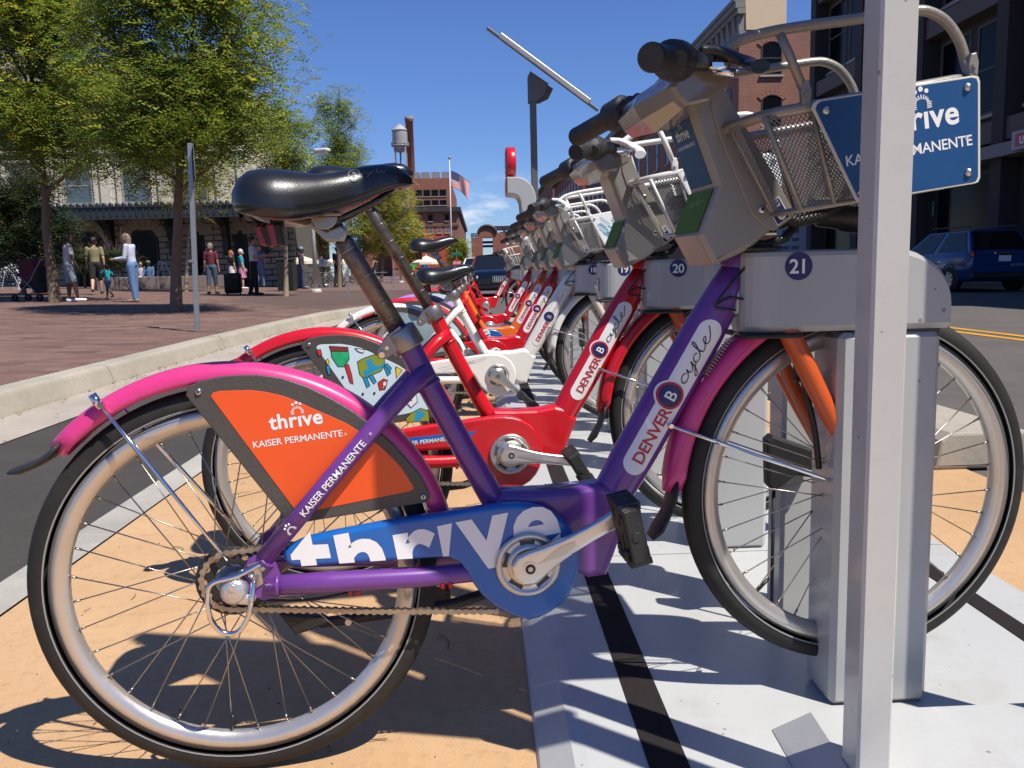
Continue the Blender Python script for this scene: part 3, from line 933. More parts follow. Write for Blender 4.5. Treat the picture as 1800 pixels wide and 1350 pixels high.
GUARD = [(.084, .395), (.0865, .402), (.095, .408), (.121, .419), (.169, .427), (.269, .440), (.342, .446), (.397, .452), (.440, .455), (.467, .4545), (.490, .451), (.511, .444), (.530, .432), (.546, .417), (.558, .398), (.566, .377), (.569, .355), (.567, .332), (.560, .308), (.549, .289), (.534, .273), (.515, .261), (.496, .2535), (.479, .251), (.462, .256), (.442, .266), (.420, .282), (.400, .302), (.386, .324), (.376, .345), (.366, .360), (.352, .368), (.335, .371), (.279, .371), (.200, .371), (.158, .371), (.110, .371), (.092, .375), (.085, .384)]
g_ = MB(); g_.plate(GUARD, -.040, -.066, .009, steps=4); BM['guard'] = g_.mesh('chain_guard')
BBP = (.479, .352)
cr = MB()
cr.lathe([(0, -.067), (.0535, -.067), (.0545, -.069), (.0545, -.073), (.050, -.0755), (.046, -.0745), (.0445, -.0725), (.036, -.0725), (.0345, -.076), (.030, -.079), (.027, -.0775), (0, -.0775)][::-1], (BBP[0], 0, BBP[1]), (0, 1, 0), 48)
BM['ring'] = cr.mesh('chainring')
rv = MB()
for i in range(5):
    a = math.radians(72 * i + 20)
    c = (BBP[0] + .040 * math.cos(a), BBP[1] + .040 * math.sin(a))
    pts = [(BBP[0] + r * math.cos(a + q), BBP[1] + r * math.sin(a + q)) for r, q in ((.0365, -.33), (.0435, -.30), (.0435, .30), (.0365, .33))]
    rv.poly([(x, -.0735, z) for x, z in pts])
BM['slot'] = rv.mesh('ring_slot')
def crank_mesh():   # pointing along +x from the bottom bracket at the origin; outer face towards -y
    mb = MB()
    prof = [(-.030, .0, .018), (-.024, .019, .018), (-.008, .027, .020), (.012, .0255, .021), (.035, .0205, .019), (.07, .0155, .015), (.11, .0135, .013), (.145, .0135, .012), (.163, .0145, .012), (.172, .0115, .012), (.177, 0.002, .010)]
    up = [(x, h) for x, h, t in prof]; poly = up + [(x, -h) for x, h, t in prof[::-1] if h > .002]
    def f(a, b, y): return V((a, y - .010 * max(0, a) / .17, b))
    mb.plate(poly, -.078, -.092, .005, f, steps=3)
    mb.tube([(0, -.088, 0), (0, -.0945, 0)], .0125, 20)
    # relief groove between two ribs
    mb.poly([(.014, -.0945, .0), (.06, -.0965, .0085), (.085, -.0985, .0035), (.085, -.0985, -.0035), (.06, -.0965, -.0085)], 1)
    mb.tube([(0, -.0945, 0), (0, -.0952, 0)], .0085, 16, mi=2)
    mb.tube([(0, -.0952, 0), (0, -.0957, 0)], .0045, 6, mi=1)
    return mb.mesh('crank_arm')
BM['crank'] = crank_mesh()
def pedal_mesh():   # spindle along -y from the origin
    mb = MB()
    mb.tube([(0, .004, 0), (0, -.100, 0)], .0075, 10)
    mb.tube([(0, -.018, 0), (0, -.085, 0)], .014, 12)
    for x in (-.042, .042):
        mb.box((x, -.052, 0), (.012, .088, .034), bev=.004)
        for i in range(7): mb.box((x + (.006 if x > 0 else -.006), -.018 - i * .0115, 0), (.006, .006, .036), bev=.001)
    for y in (-.012, -.037, -.067, -.094):
        mb.box((0, y, 0), (.088, .008, .028), bev=.003)
    for x in (-.040, .040):
        for y in (-.03, -.074): mb.box((x * .9, y, 0), (.020, .010, .038), bev=.002)
    mb.box((-.0485, -.052, 0), (.002, .050, .014), mi=1)
    return mb.mesh('pedal')
BM['pedal'] = pedal_mesh()
def saddle_mesh():
    mb = MB()
    S = [.042, .046, .055, .070, .09, .115, .145, .172, .198, .222, .245, .268, .290, .306, .316]
    top = [.957, .975, .990, 1.0, 1.0035, 1.0030, .9985, .9965, .9995, 1.004, 1.008, 1.010, 1.007, .999, .988]
    W = [.050, .078, .098, .113, .120, .118, .104, .086, .068, .054, .045, .039, .034, .026, .012]
    drop = [.010, .028, .044, .055, .062, .064, .058, .052, .048, .044, .040, .034, .026, .018, .006]
    n = 22; ring = []
    for s, z, w, d in zip(S, top, W, drop):
        for j in range(n + 1):
            t = -1 + 2 * j / n
            y = w * math.copysign(abs(math.sin(t * PI / 2)) ** .9, t)
            zz = z - d * abs(t) ** 2.4 - (.006 * math.exp(-(t / .25) ** 2) if s < .2 else 0)
            ring.append((s, y, zz))
    m = n + 1
    mb.add(ring, [(i * m + j, (i + 1) * m + j, (i + 1) * m + j + 1, i * m + j + 1) for i in range(len(S) - 1) for j in range(n)], 0, True)
    # glossy lower side skirt, curving under
    for q in (-1, 1):
        r2 = []
        for s, z, w, d in zip(S, top, W, drop):
            k = min(1, d / .06)
            r2 += [(s, q * w, z - d), (s, q * w * 1.01, z - d - .008 * k), (s, q * w * .96, z - d - .018 * k), (s + .004, q * w * .78, z - d - .021 * k), (s + .004, q * w * .3, z - d - .012 * k)]
        mb.add(r2, [(i * 5 + j, (i + 1) * 5 + j, (i + 1) * 5 + j + 1, i * 5 + j + 1) for i in range(len(S) - 1) for j in range(4)], 1, True)
    mb.add([(S[0], W[0] * t, top[0] - drop[0] * abs(t) ** 2) for t in (-1, -.5, 0, .5, 1)] + [(S[0] + .01, W[0] * t, top[0] - .03) for t in (-1, -.5, 0, .5, 1)], [(i, i + 1, i + 6, i + 5) for i in range(4)], 1, True)
    # under-body and rails
    mb.plate([(.10, .937), (.20, .948), (.27, .968), (.29, .975), (.27, .985), (.12, .965)], -.030, .030, .006, mi=1)
    for q in (-1, 1):
        mb.tube([(.075, q * .045, .950), (.095, q * .035, .934), (.14, q * .022, .922), (.20, q * .022, .925), (.25, q * .018, .948), (.285, q * .006, .972)], .004, 8, mi=1)
    # clamp ears with serrated half-moon and yoke
    for q in (-1, 1):
        mb.plate(arc((.176, .928), .021, 180, 360, 16), q * .022, q * .034, .002, mi=2)
        mb.plate([(.155, .925), (.150, .916), (.176, .890), (.205, .888), (.212, .905), (.200, .914), (.178, .905), (.160, .916)], q * .014, q * .028, .003, mi=2)
    mb.tube([(.176, -.036, .914), (.176, .036, .914)], .006, 10, mi=2)
    mb.box((.178, 0, .931), (.052, .076, .006), bev=.002, mi=2)
    return mb.mesh('saddle')
BM['saddle'] = saddle_mesh()
def tail_light_mesh():
    mb = MB()
    mb.plate([(.075, .917), (.108, .920), (.112, .884), (.084, .884)], -.022, .022, .004)
    mb.plate([(.067, .915), (.077, .918), (.086, .883), (.075, .886)], -.021, .021, .003, mi=1)
    mb.plate([(.085, .918), (.098, .919), (.102, .884), (.092, .884)], -.0235, .0235, .002, mi=1)
    mb.box((.10, 0, .925), (.02, .02, .02), mi=0)
    return mb.mesh('tail_light')
BM['tail'] = tail_light_mesh()
# clamp at the top of the seat tube, with quick-release band
cl = MB()
ax = V((-.107, 0, .19)).normalized()
Cc = V((.291, 0, .728))
cl.lathe([(.020, -.018), (.0265, -.018), (.0275, -.016), (.0275, .016), (.0265, .018), (.018, .018)], Cc, ax, 22)
for q in (-1, 1):
    cl.plate([(.285, .752), (.262, .735), (.246, .712), (.247, .700), (.258, .697), (.280, .712), (.296, .716)], q * .0165, q * .0205, .001)
cl.tube([(.2535, -.03, .706), (.2535, .03, .706)], .005, 10, mi=1)
cl.tube([(.262, -.022, .716), (.262, .022, .716)], .0035, 10, mi=1)
BM['clamp'] = cl.mesh('seat_clamp')
# fork
fk = MB()
for q in (-1, 1):
    fk.tube([(.920, q * .018, .775), (.926, q * .040, .752), (.942, q * .052, .712), (1.00, q * .053, .600), (1.055, q * .053, .500), (1.094, q * .053, .435)], [.016, .018, .0185, .0165, .013, .011], 14)
    fk.plate([(1.080, .445), (1.105, .448), (1.112, .425), (1.092, .418)], q * .050, q * .058, .001)
fk.tube([(.916, -.03, .768), (.916, .03, .768)], .020, 12)
BM['fork'] = fk.mesh('fork')
fk = MB(); fk.tube(smooth_curve([(.955, -.012, .690), (.972, -.020, .660), (.985, -.030, .60), (1.0, -.030, .54), (1.01, -.028, .475)], 4), .0055, 8); fk.box((.972, -.02, .655), (.02, .012, .05), None, 0, .004); BM['fcable'] = fk.mesh('front_cable')
def stays(p0s, p1, q0, q1, r=.0026):
    mb = MB()
    for q in (-1, 1):
        a, b = V((p0s[0], q * q0, p0s[1])), V((p1[0], q * q1, p1[1]))
        mb.tube([a, a + (b - a) * .3 + V((.0, 0, .0)), a + (b - a) * .72, b], [r * 1.1, r * 1.6, r * 1.2, r], 8)
    mb.tube([(p0s[0], -q0 - .004, p0s[1]), (p0s[0], q0 + .004, p0s[1])], .0042, 8)
    return mb.mesh('fender_stay')
BM['rstay'] = stays((-.182, .645), (-.002, .392), .034, .066)
BM['fstay'] = stays((.736, .566), (1.085, .433), .034, .056)
bo = MB(); bo.tube([(-.192, -.036, .662), (-.180, -.036, .640)], .0065, 10); bo.tube([(-.178, -.037, .646), (-.178, -.046, .646)], .005, 6)
BM['staybolt'] = bo.mesh('stay_bolt')
# skirt panel: frame with insert
SKO = [(-.047, .669), (-.030, .6765), (-.002, .682), (.024, .684), (.060, .683), (.097, .676), (.135, .661), (.170, .641), (.200, .621), (.226, .600), (.268, .558), (.308, .506), (.321, .476), (.322, .466), (.316, .460), (.134, .441), (.100, .436), (.084, .452), (-.052, .655)]
SKI = [(-.014, .652), (-.010, .658), (.000, .660), (.047, .6595), (.072, .655), (.096, .648), (.120, .637), (.144, .624), (.170, .611), (.194, .598), (.220, .579), (.243, .560), (.262, .540), (.278, .520), (.290, .499), (.2955, .489), (.294, .483), (.287, .4805), (.146, .460), (.112, .456), (.104, .461)]
sk = MB(); sk.plate(SKO, -.037, -.0425, .0022, steps=3); BM['skirt'] = sk.mesh('skirt_panel')
sk = MB(); sk.plate(SKI, -.0420, -.0432, .0005); BM['insert'] = sk.mesh('panel_insert')
sk = MB()
sk.lathe([(.0055, 0), (.0055, .0015), (.004, .003), (0, .0033)], (0, -.0425, 0), (0, -1, 0), 12)
sk.tube([(0, -.0457, 0), (0, -.0459, 0)], .002, 6, mi=1)
BM['skbolt'] = sk.mesh('panel_bolt')
# rear hub nut and guard loop
hn = MB()
hn.lathe([(.018, -.066), (.0215, -.068), (.0225, -.076), (.020, -.087), (.014, -.091), (0, -.0915)], (.008, 0, .346), (0, 1, 0), 20)
hn.plate([(-.004, .336), (.01, .326), (.034, .322), (.040, .330), (.036, .338), (.014, .344)], -.064, -.088, .004)
hn.tube([(.008, -.09, .355), (.008, -.093, .355)], .006, 8, mi=0)
BM['hubnut'] = hn.mesh('hub_shifter')
lp = MB(); lp.tube(smooth_curve([(.052, -.070, .386), (.016, -.084, .372), (-.022, -.092, .365), (-.030, -.094, .340), (-.027, -.094, .308), (-.012, -.094, .286), (.010, -.094, .283), (.028, -.094, .305), (.036, -.092, .335), (.040, -.084, .362)], 5), .0042, 10)
BM['loop'] = lp.mesh('hub_guard_loop')
bt = MB()
for p in ((.020, .372), (.052, .378), (.034, .368)): bt.lathe([(.006, 0), (.006, .004), (.0035, .006), (0, .006)], (p[0], -.070, p[1]), (0, -1, 0), 10)
bt.plate([(.028, .384), (.048, .390), (.052, .352), (.040, .345)], -.0703, -.0725, .0005)
BM['axlebolt'] = bt.mesh('axle_bolt')
# sprocket / disc behind the hub
sp = MB(); sp.lathe([(.028, -.046), (.056, -.046), (.058, -.048), (.056, -.050), (.028, -.050)], (.0, 0, .352), (0, 1, 0), 28)
for i in range(12):
    a = 2 * PI * i / 12; c = V((.0 + .044 * math.cos(a), -.0503, .352 + .044 * math.sin(a)))
    sp.lathe([(0, 0), (.0055, 0)], c, (0, -1, 0), 8, mi=1)
BM['sprocket'] = sp.mesh('sprocket')
# chain, lower run then round the sprocket
def chain_mesh():
    mb = MB()
    path = [V((.425, -.048, .266)), V((.215, -.048, .283)), V((.03, -.048, .302))] + [V((.048 * math.cos(a), -.048, .352 + .048 * math.sin(a))) for a in [math.radians(x) for x in range(-95, -270, -14)]] + [V((.10, -.048, .405))]
    L = [0]
    for i in range(1, len(path)): L.append(L[-1] + (path[i] - path[i - 1]).length)
    def pt(d):
        for i in range(1, len(L)):
            if d <= L[i]: return path[i - 1] + (path[i] - path[i - 1]) * ((d - L[i - 1]) / (L[i] - L[i - 1]))
        return path[-1]
    p = .0127; k = int(L[-1] / p)
    for i in range(k):
        a, b = pt(i * p), pt((i + 1) * p)
        d = (b - a).normalized(); nn = V((-d.z, 0, d.x))
        off = .0042 if i % 2 else .0028
        for q in (-1, 1):
            out = [(-.0046, 0), (-.0034, .0042), (.0, .0052), (.0035, .0036), (.0064, .0029), (.0092, .0036), (.0127, .0052), (.0161, .0042), (.0173, 0)]
            poly = out + [(x, -h) for x, h in out[::-1] if h]
            P = [a + d * x + nn * h + V((0, q * off, 0)) for x, h in poly]
            P2 = [x + V((0, q * .001, 0)) for x in P]
            n = len(P)
            mb.add(P2, [tuple(range(n))]); mb.add(P, [tuple(range(n))])
            mb.add(P + P2, [(j, (j + 1) % n, n + (j + 1) % n, n + j) for j in range(n)])
        mb.tube([a + V((0, -.0058, 0)), a + V((0, .0058, 0))], .0022, 8)
    return mb.mesh('chain', False)
BM['chain'] = chain_mesh()
# kickstand
kk = MB()
kk.tube([(.42, .045, .262), (.36, .055, .242), (.20, .062, .228), (.12, .064, .222)], [.010, .011, .010, .010], 8)
kk.plate([(.050, .250), (.060, .236), (.078, .207), (.100, .212), (.140, .226), (.125, .238), (.08, .244)], .052, .076, .004)
kk.tube([(.172, .046, .226), (.172, .078, .226)], .006, 8, mi=1)
BM['kick'] = kk.mesh('kickstand')
# gear cable with clips under the chain stay
cb = MB(); cb.tube(smooth_curve([(.045, -.066, .322), (.12, -.064, .316), (.19, -.058, .322), (.30, -.05, .332), (.40, -.035, .318)], 5), .0022, 6)
BM['gcable'] = cb.mesh('gear_cable')
cb = MB()
for x in (.185, .198, .335, .348): cb.tube([(x, -.058, .330), (x + .002, -.060, .317)], .004, 8)
BM['clip'] = cb.mesh('cable_clip')
# steering spring and brake cables at the head
cb = MB()
p0, p1 = V((.798, -.030, .650)), V((.842, -.030, .712)); d = (p1 - p0).normalized(); a_ = V((0, 1, 0)); b_ = d.cross(a_)
cb.tube([p0 + (p1 - p0) * (i / 130) + a_ * (.0055 * math.cos(2 * PI * i / 10)) + b_ * (.0055 * math.sin(2 * PI * i / 10)) for i in range(131)], .0010, 4)
cb.tube([p1, p1 + V((.010, 0, .010)), p1 + V((.020, .0, .004)), p1 + V((.024, .0, .012))], .0013, 6)
cb.tube([p0, p0 - d * .012], .0013, 6)
BM['spring'] = cb.mesh('steering_spring')
cb = MB()
cb.tube(smooth_curve([(.865, -.036, .832), (.835, -.038, .800), (.815, -.036, .772), (.84, -.034, .782), (.88, -.034, .774)], 6), .0022, 6)
cb.tube(smooth_curve([(.815, -.034, .772), (.818, -.034, .765), (.85, -.034, .760)], 4), .0022, 6)
BM['bcable'] = cb.mesh('brake_cable')

# ---- head unit
HU = [(.748, 1.106), (.766, 1.116), (.784, 1.122), (.806, 1.127), (.817, 1.124), (.819, 1.108), (.828, 1.088), (.844, 1.063), (.875, 1.018), (.907, .968), (.928, .930), (.936, .915), (.934, .908), (.918, .899), (.899, .890), (.865, .862), (.830, .847), (.801, .836), (.797, .840), (.771, .886), (.802, .964)]
def head_mesh():
    mb = MB()
    mb.plate(HU, -.062, .062, .010, steps=3)
    return mb.mesh('head_unit')
BM['head'] = head_mesh()
sh = MB()  # proud front cover on the near and far side with its own seam
SEAM = [(.806, 1.128), (.792, 1.112), (.792, 1.085), (.806, 1.045), (.836, .975), (.862, .918), (.884, .898), (.902, .8895), (.936, .912), (.938, .917), (.907, .970), (.846, 1.064), (.830, 1.090), (.820, 1.110), (.818, 1.125)]
for q in (-1, 1): sh.plate(SEAM, q * .0612, q * .0645, .0018, steps=2)
BM['cover'] = sh.mesh('front_cover')
sh = MB()
for p in ((.851, 1.020), (.880, .925)):
    for q in (-1, 1):
        sh.lathe([(.0065, 0), (.0065, .001), (.005, .0028), (0, .003)], (p[0], q * .0645, p[1]), (0, q, 0), 14)
        sh.tube([(p[0], q * .0673, p[1]), (p[0], q * .0677, p[1])], .0026, 6, mi=1)
BM['cscrew'] = sh.mesh('cover_screw')
# display hood: wide wedge facing the rider
hd = MB()
def hrow(y, k): # k: 0 centre .. 1 end
    e = 1 - .10 * k ** 4
    return [(.690 + .012 * k, y, 1.118 - .006 * k), (.682 + .012 * k, y, 1.100), (.696 + .01 * k, y, 1.078 + .004 * k), (.720, y, 1.058 + .014 * k), (.752 + .006 * k, y, 1.066 + .014 * k), (.790, y, 1.10), (.800, y, 1.128), (.778, y, 1.141), (.735, y, 1.136), (.704, y, 1.126)]
ysr = [-.150, -.146, -.135, -.11, -.06, 0, .06, .11, .135, .146, .150]
rows = []
for y in ysr:
    r = hrow(y, abs(y) / .15)
    if abs(y) >= .146:
        c = V((.745, y, 1.10)); f = .80 if abs(y) > .148 else .95
        r = [tuple(c + (V(p) - c) * f) for p in r]
    rows.append(r)
k = 10
hd.add([p for r in rows for p in r], [(i * k + j, (i + 1) * k + j, (i + 1) * k + (j + 1) % k, i * k + (j + 1) % k) for i in range(len(rows) - 1) for j in range(k)], 0, False)
hd.add(rows[0], [tuple(range(k))]); hd.add(rows[-1], [tuple(range(k))])
BM['hood'] = hd.mesh('display_hood')
# handlebar with grips
hb = MB()
for q in (-1, 1):
    hb.tube(smooth_curve([(.77, 0, 1.135), (.765, q * .08, 1.140), (.735, q * .15, 1.136), (.700, q * .19, 1.126), (.668, q * .27, 1.110)], 4), .0115, 12)
BM['bar'] = hb.mesh('handlebar')
for q, nm in ((-1, 'gripn'), (1, 'gripf')):
    g_ = MB()
    a, b = (V((.700, -.175, 1.130)), V((.615, -.318, 1.100))) if q < 0 else (V((.722, .175, 1.130)), V((.652, .315, 1.099))); d = b - a
    g_.tube([a + d * t for t in (0, .02, .05, .30, .34, .37, .9, .97, 1.0)], [.018, .026, .029, .028, .024, .019, .0185, .0190, .016], 20)
    g_.tube([a + d * .985, a + d * 1.01], [.0185, .0165], 20)
    BM[nm] = g_.mesh('grip')
for q in (-1, 1):
    lv_ = MB()
    lv_.tube(smooth_curve([(.735, q * .165, 1.146), (.765, q * .175, 1.142), (.792, q * .20, 1.124), (.790, q * .24, 1.108), (.776, q * .285, 1.098)], 5), [.016] * 4 + [.018] * 6 + [.013] * 11, 10, flat=((0, 0, 1), .0095))
    lv_.box((.735, q * .165, 1.135), (.045, .030, .028), bev=.006, mi=1)
    lv_.tube([(.755, q * .17, 1.118), (.782, q * .185, 1.112)], .007, 8, mi=2)
    lv_.box((.760, q * .178, 1.124), (.030, .012, .012), bev=.003, mi=2)
    BM['lever', q] = lv_.mesh('brake_lever')
# front lamp under the basket
fl = MB(); fl.lathe([(.0, -.045), (.016, -.045), (.020, -.040), (.022, -.01), (.026, 0), (.028, .03), (.024, .045), (0, .047)], (1.045, -.02, .914), (1, -.25, -.1), 18)
fl.box((1.01, -.02, .936), (.05, .02, .02), bev=.004)
BM['lamp'] = fl.mesh('front_lamp')
br = MB()
br.tube([(.90, -.03, .93), (.955, -.03, .905), (1.0, -.03, .915), (1.06, -.03, .94)], .010, 8); br.tube([(.90, .03, .93), (.955, .03, .905), (1.06, .03, .94)], .010, 8)
br.tube([(.868, -.03, .872), (.90, -.03, .868), (.94, -.02, .878), (.965, -.02, .905)], .008, 8)
BM['bracket'] = br.mesh('basket_bracket')

# ---- basket
BT = [(.815, 1.050), (1.185, 1.112)]     # top rim line (s, z)
BB_ = [(.898, .917), (1.172, .955)]      # floor line
def bpnt(t, y, h):   # t 0..1 back to front, h 0 floor .. 1 rim
    a = V((BB_[0][0] + (BB_[1][0] - BB_[0][0]) * t, 0, BB_[0][1] + (BB_[1][1] - BB_[0][1]) * t))
    b = V((BT[0][0] + (BT[1][0] - BT[0][0]) * t, 0, BT[0][1] + (BT[1][1] - BT[0][1]) * t))
    p = a + (b - a) * h
    return V((p.x, y * (.80 + .20 * h), p.z))
def basket_frame():
    mb = MB()
    w = .165
    rim = []
    for t, y in ((.0, -.05), (.02, -.10), (.06, -.145), (.14, -w), (.30, -w), (.6, -w), (.88, -w), (.96, -.150), (1.05, -.10), (1.07, 0), (1.05, .10), (.96, .150), (.88, w), (.6, w), (.3, w), (.14, w), (.06, .145), (.02, .10), (.0, .05)):
        p = bpnt(t, 0, 1); rim.append((p.x, y, p.z + .003))
    mb.tube(rim, .0085, 10, closed=True)
    fl_ = []
    for t, y in ((0, -.10), (.06, -.13), (.94, -.13), (1, -.10), (1, .10), (.94, .13), (.06, .13), (0, .10)):
        fl_.append(bpnt(t, y / .8, 0))
    mb.tube(fl_, .005, 8, closed=True)
    for y in (-.165, .165):
        for t in (.06, .26, .5, .75, .95): mb.tube([bpnt(t, y, 0), bpnt(t, y, 1)], .0042, 8)
    for y in (-.09, .0, .09):
        mb.tube([bpnt(0.0, y, 1), bpnt(.0, y, 0), bpnt(1, y, 0), bpnt(1.03, y, 1)], .004, 8)
    return mb.mesh('basket')
BM['basket'] = basket_frame()
def basket_net():
    mb = MB(); r = .00115
    def net(P, nu, nv):      # P(u,v) surface, crossing diagonal strands
        n = nu + nv
        for k in range(-nv, nu + 1):
            for sg in (1, -1):
                a, b = [], []
                u0, v0 = (k, 0) if sg > 0 else (k, nv)
                pts = []
                for st in range(nv + 1):
                    u, v = u0 + st, (st if sg > 0 else nv - st)
                    if 0 <= u <= nu: pts.append(P(u / nu, v / nv))
                if len(pts) > 1:
                    # straight strands: keep only ends on flat faces
                    q = [pts[0], pts[len(pts) // 2], pts[-1]] if len(pts) > 2 else pts
                    mb.tube(q, r, 3, cap=False, smooth=False)
    for y in (-.165, .165): net(lambda u, v: bpnt(.04 + .92 * u, y, v), 44, 18)
    net(lambda u, v: bpnt(0, -.12 + .24 * u, v) , 30, 20)
    net(lambda u, v: bpnt(1.02, -.13 + .26 * u, v), 32, 20)
    net(lambda u, v: bpnt(v, (-.13 + .26 * u) / .8, 0.0), 30, 36)
    return mb.mesh('wire_mesh', False)
BM['net'] = basket_net()
def rail_mesh():
    mb = MB()
    near = [(.765, 1.142), (.780, 1.153), (.803, 1.166), (.865, 1.181), (.992, 1.199), (1.075, 1.211), (1.105, 1.209), (1.132, 1.195), (1.155, 1.166), (1.168, 1.130)]
    for q in (-1, 1):
        mb.tube(smooth_curve([(s, q * .155, z) for s, z in near], 4), .0080, 10)
        mb.tube([(.862, q * .155, 1.178), (.878, q * .157, 1.145), (.898, q * .165, 1.092)], .0068, 10)
        for s, z in ((.900, 1.086), (1.169, 1.128)):
            mb.plate([(s - .007, z - .016), (s + .007, z - .016), (s + .008, z + .006), (s + .003, z + .020), (s - .006, z + .018), (s - .009, z + .004)], q * .162, q * .172, .002)
            mb.tube([(s, q * .158, z), (s, q * .1755, z)], .0042, 8)
        mb.tube([(1.166, q * .157, 1.138), (1.170, q * .165, 1.112)], .009, 8)
    mb.tube(smooth_curve([(.765, -.155, 1.142), (.758, -.14, 1.134), (.757, -.10, 1.130)], 4), .008, 8); mb.tube(smooth_curve([(.765, .155, 1.142), (.758, .14, 1.134), (.757, .10, 1.130)], 4), .008, 8)
    return mb.mesh('carry_rail')
BM['rail'] = rail_mesh()
BM['net'].materials.append(None)
SGN = [(.903, 1.064), (.906, 1.071), (.912, 1.075), (1.162, 1.1115), (1.170, 1.110), (1.173, 1.103), (1.181, .960), (1.178, .953), (1.172, .951), (.990, .926), (.981, .926), (.976, .931)]
sg_ = MB(); sg_.plate(SGN, -.178, -.1815, .001); BM['sign'] = sg_.mesh('basket_sign')
sg_ = MB()
def inset_poly(P, f=.965):
    c = V((sum(p[0] for p in P) / len(P), sum(p[1] for p in P) / len(P)))
    return [tuple(c + (V(p) - c) * f) for p in P]
sg_.poly([(x, -.1819, z) for x, z in inset_poly(SGN)]); BM['signface'] = sg_.mesh('sign_face')
sg_ = MB()
sg_.lathe([(.0065, 0), (.0062, .002), (.004, .0045), (0, .0052)], (0, -.1819, 0), (0, -1, 0), 14)
BM['signbolt'] = sg_.mesh('sign_bolt')
sg_ = MB()
sg_.tube([(0, -.160, 0), (0, -.178, 0)], .005, 8)
BM['standoff'] = sg_.mesh('sign_spacer')
# ---------------------------------------------------------------- lettering and decals on the bikes
def bike_at(px, py, o, k):
    n = V((math.sin(BIKE_A), -math.cos(BIKE_A), 0)); u = V((math.cos(BIKE_A), math.sin(BIKE_A), 0))
    P0 = V((-.419, 1.358 + DY * k, 0)) + n * o
    r = ray(px, py); c = V((0, 0, CAMH))
    P = c + r * ((P0 - c).dot(n) / r.dot(n))
    return ((P - P0).dot(u), P.z)
def text_cut(s, size, step, **kw):
    """text outline cut into bands so that it can follow a curved surface"""
    p, fs = text2d(s, size, **kw)
    bm = bmesh.new()
    vs = [bm.verts.new((x, y, 0)) for x, y in p]
    for f in fs:
        try: bm.faces.new([vs[i] for i in f])
        except ValueError: pass
    ys = [q[1] for q in p]; y = min(ys) + step
    while y < max(ys):
        bmesh.ops.bisect_plane(bm, geom=bm.verts[:] + bm.edges[:] + bm.faces[:], plane_co=(0, y, 0), plane_no=(0, 1, 0))
        y += step
    bm.verts.index_update()
    out = ([(v.co.x, v.co.y) for v in bm.verts], [tuple(v.index for v in f.verts) for f in bm.faces])
    bm.free()
    return out
def put_cut(mb, s, f, size, step, mi=0, **kw):
    p, fs = text_cut(s, size, step, **kw)
    mb.add([f(x, y) for x, y in p], fs, mi)
DA, DB = V((.606, 0, .387)), V((.868, 0, .828)); DD = (DB - DA).normalized(); DN = V((-DD.z, 0, DD.x))
def on_down(t, v, e=.0006):
    q = DA + DD * t + DN * v
    return V((q.x, -(.0300 * math.sqrt(max(.02, 1 - (v / .0384) ** 2)) + e), q.z))
CYC = [[(.95, .75), (.7, 1), (.35, .95), (.05, .55), (.1, .15), (.45, 0), (.9, .25), (1.25, .85), (1.3, .95), (1.22, .4), (1.4, .1), (1.75, .25), (2.15, .95), (2.05, .5), (1.85, -.25), (1.55, -.85), (1.25, -.95), (1.3, -.65), (1.8, -.15), (2.4, .25)],
       [(3.15, .75), (2.95, 1), (2.6, .9), (2.35, .5), (2.4, .15), (2.75, 0), (3.2, .3), (3.65, 1.2), (3.9, 1.95), (3.8, 2.15), (3.6, 1.8), (3.5, .8), (3.55, .15), (3.85, .05), (4.25, .35), (4.65, .6), (4.9, .9), (4.75, 1.05), (4.45, .8), (4.35, .35), (4.55, .02), (4.95, .1), (5.5, .6), (6.0, 1.25)]]
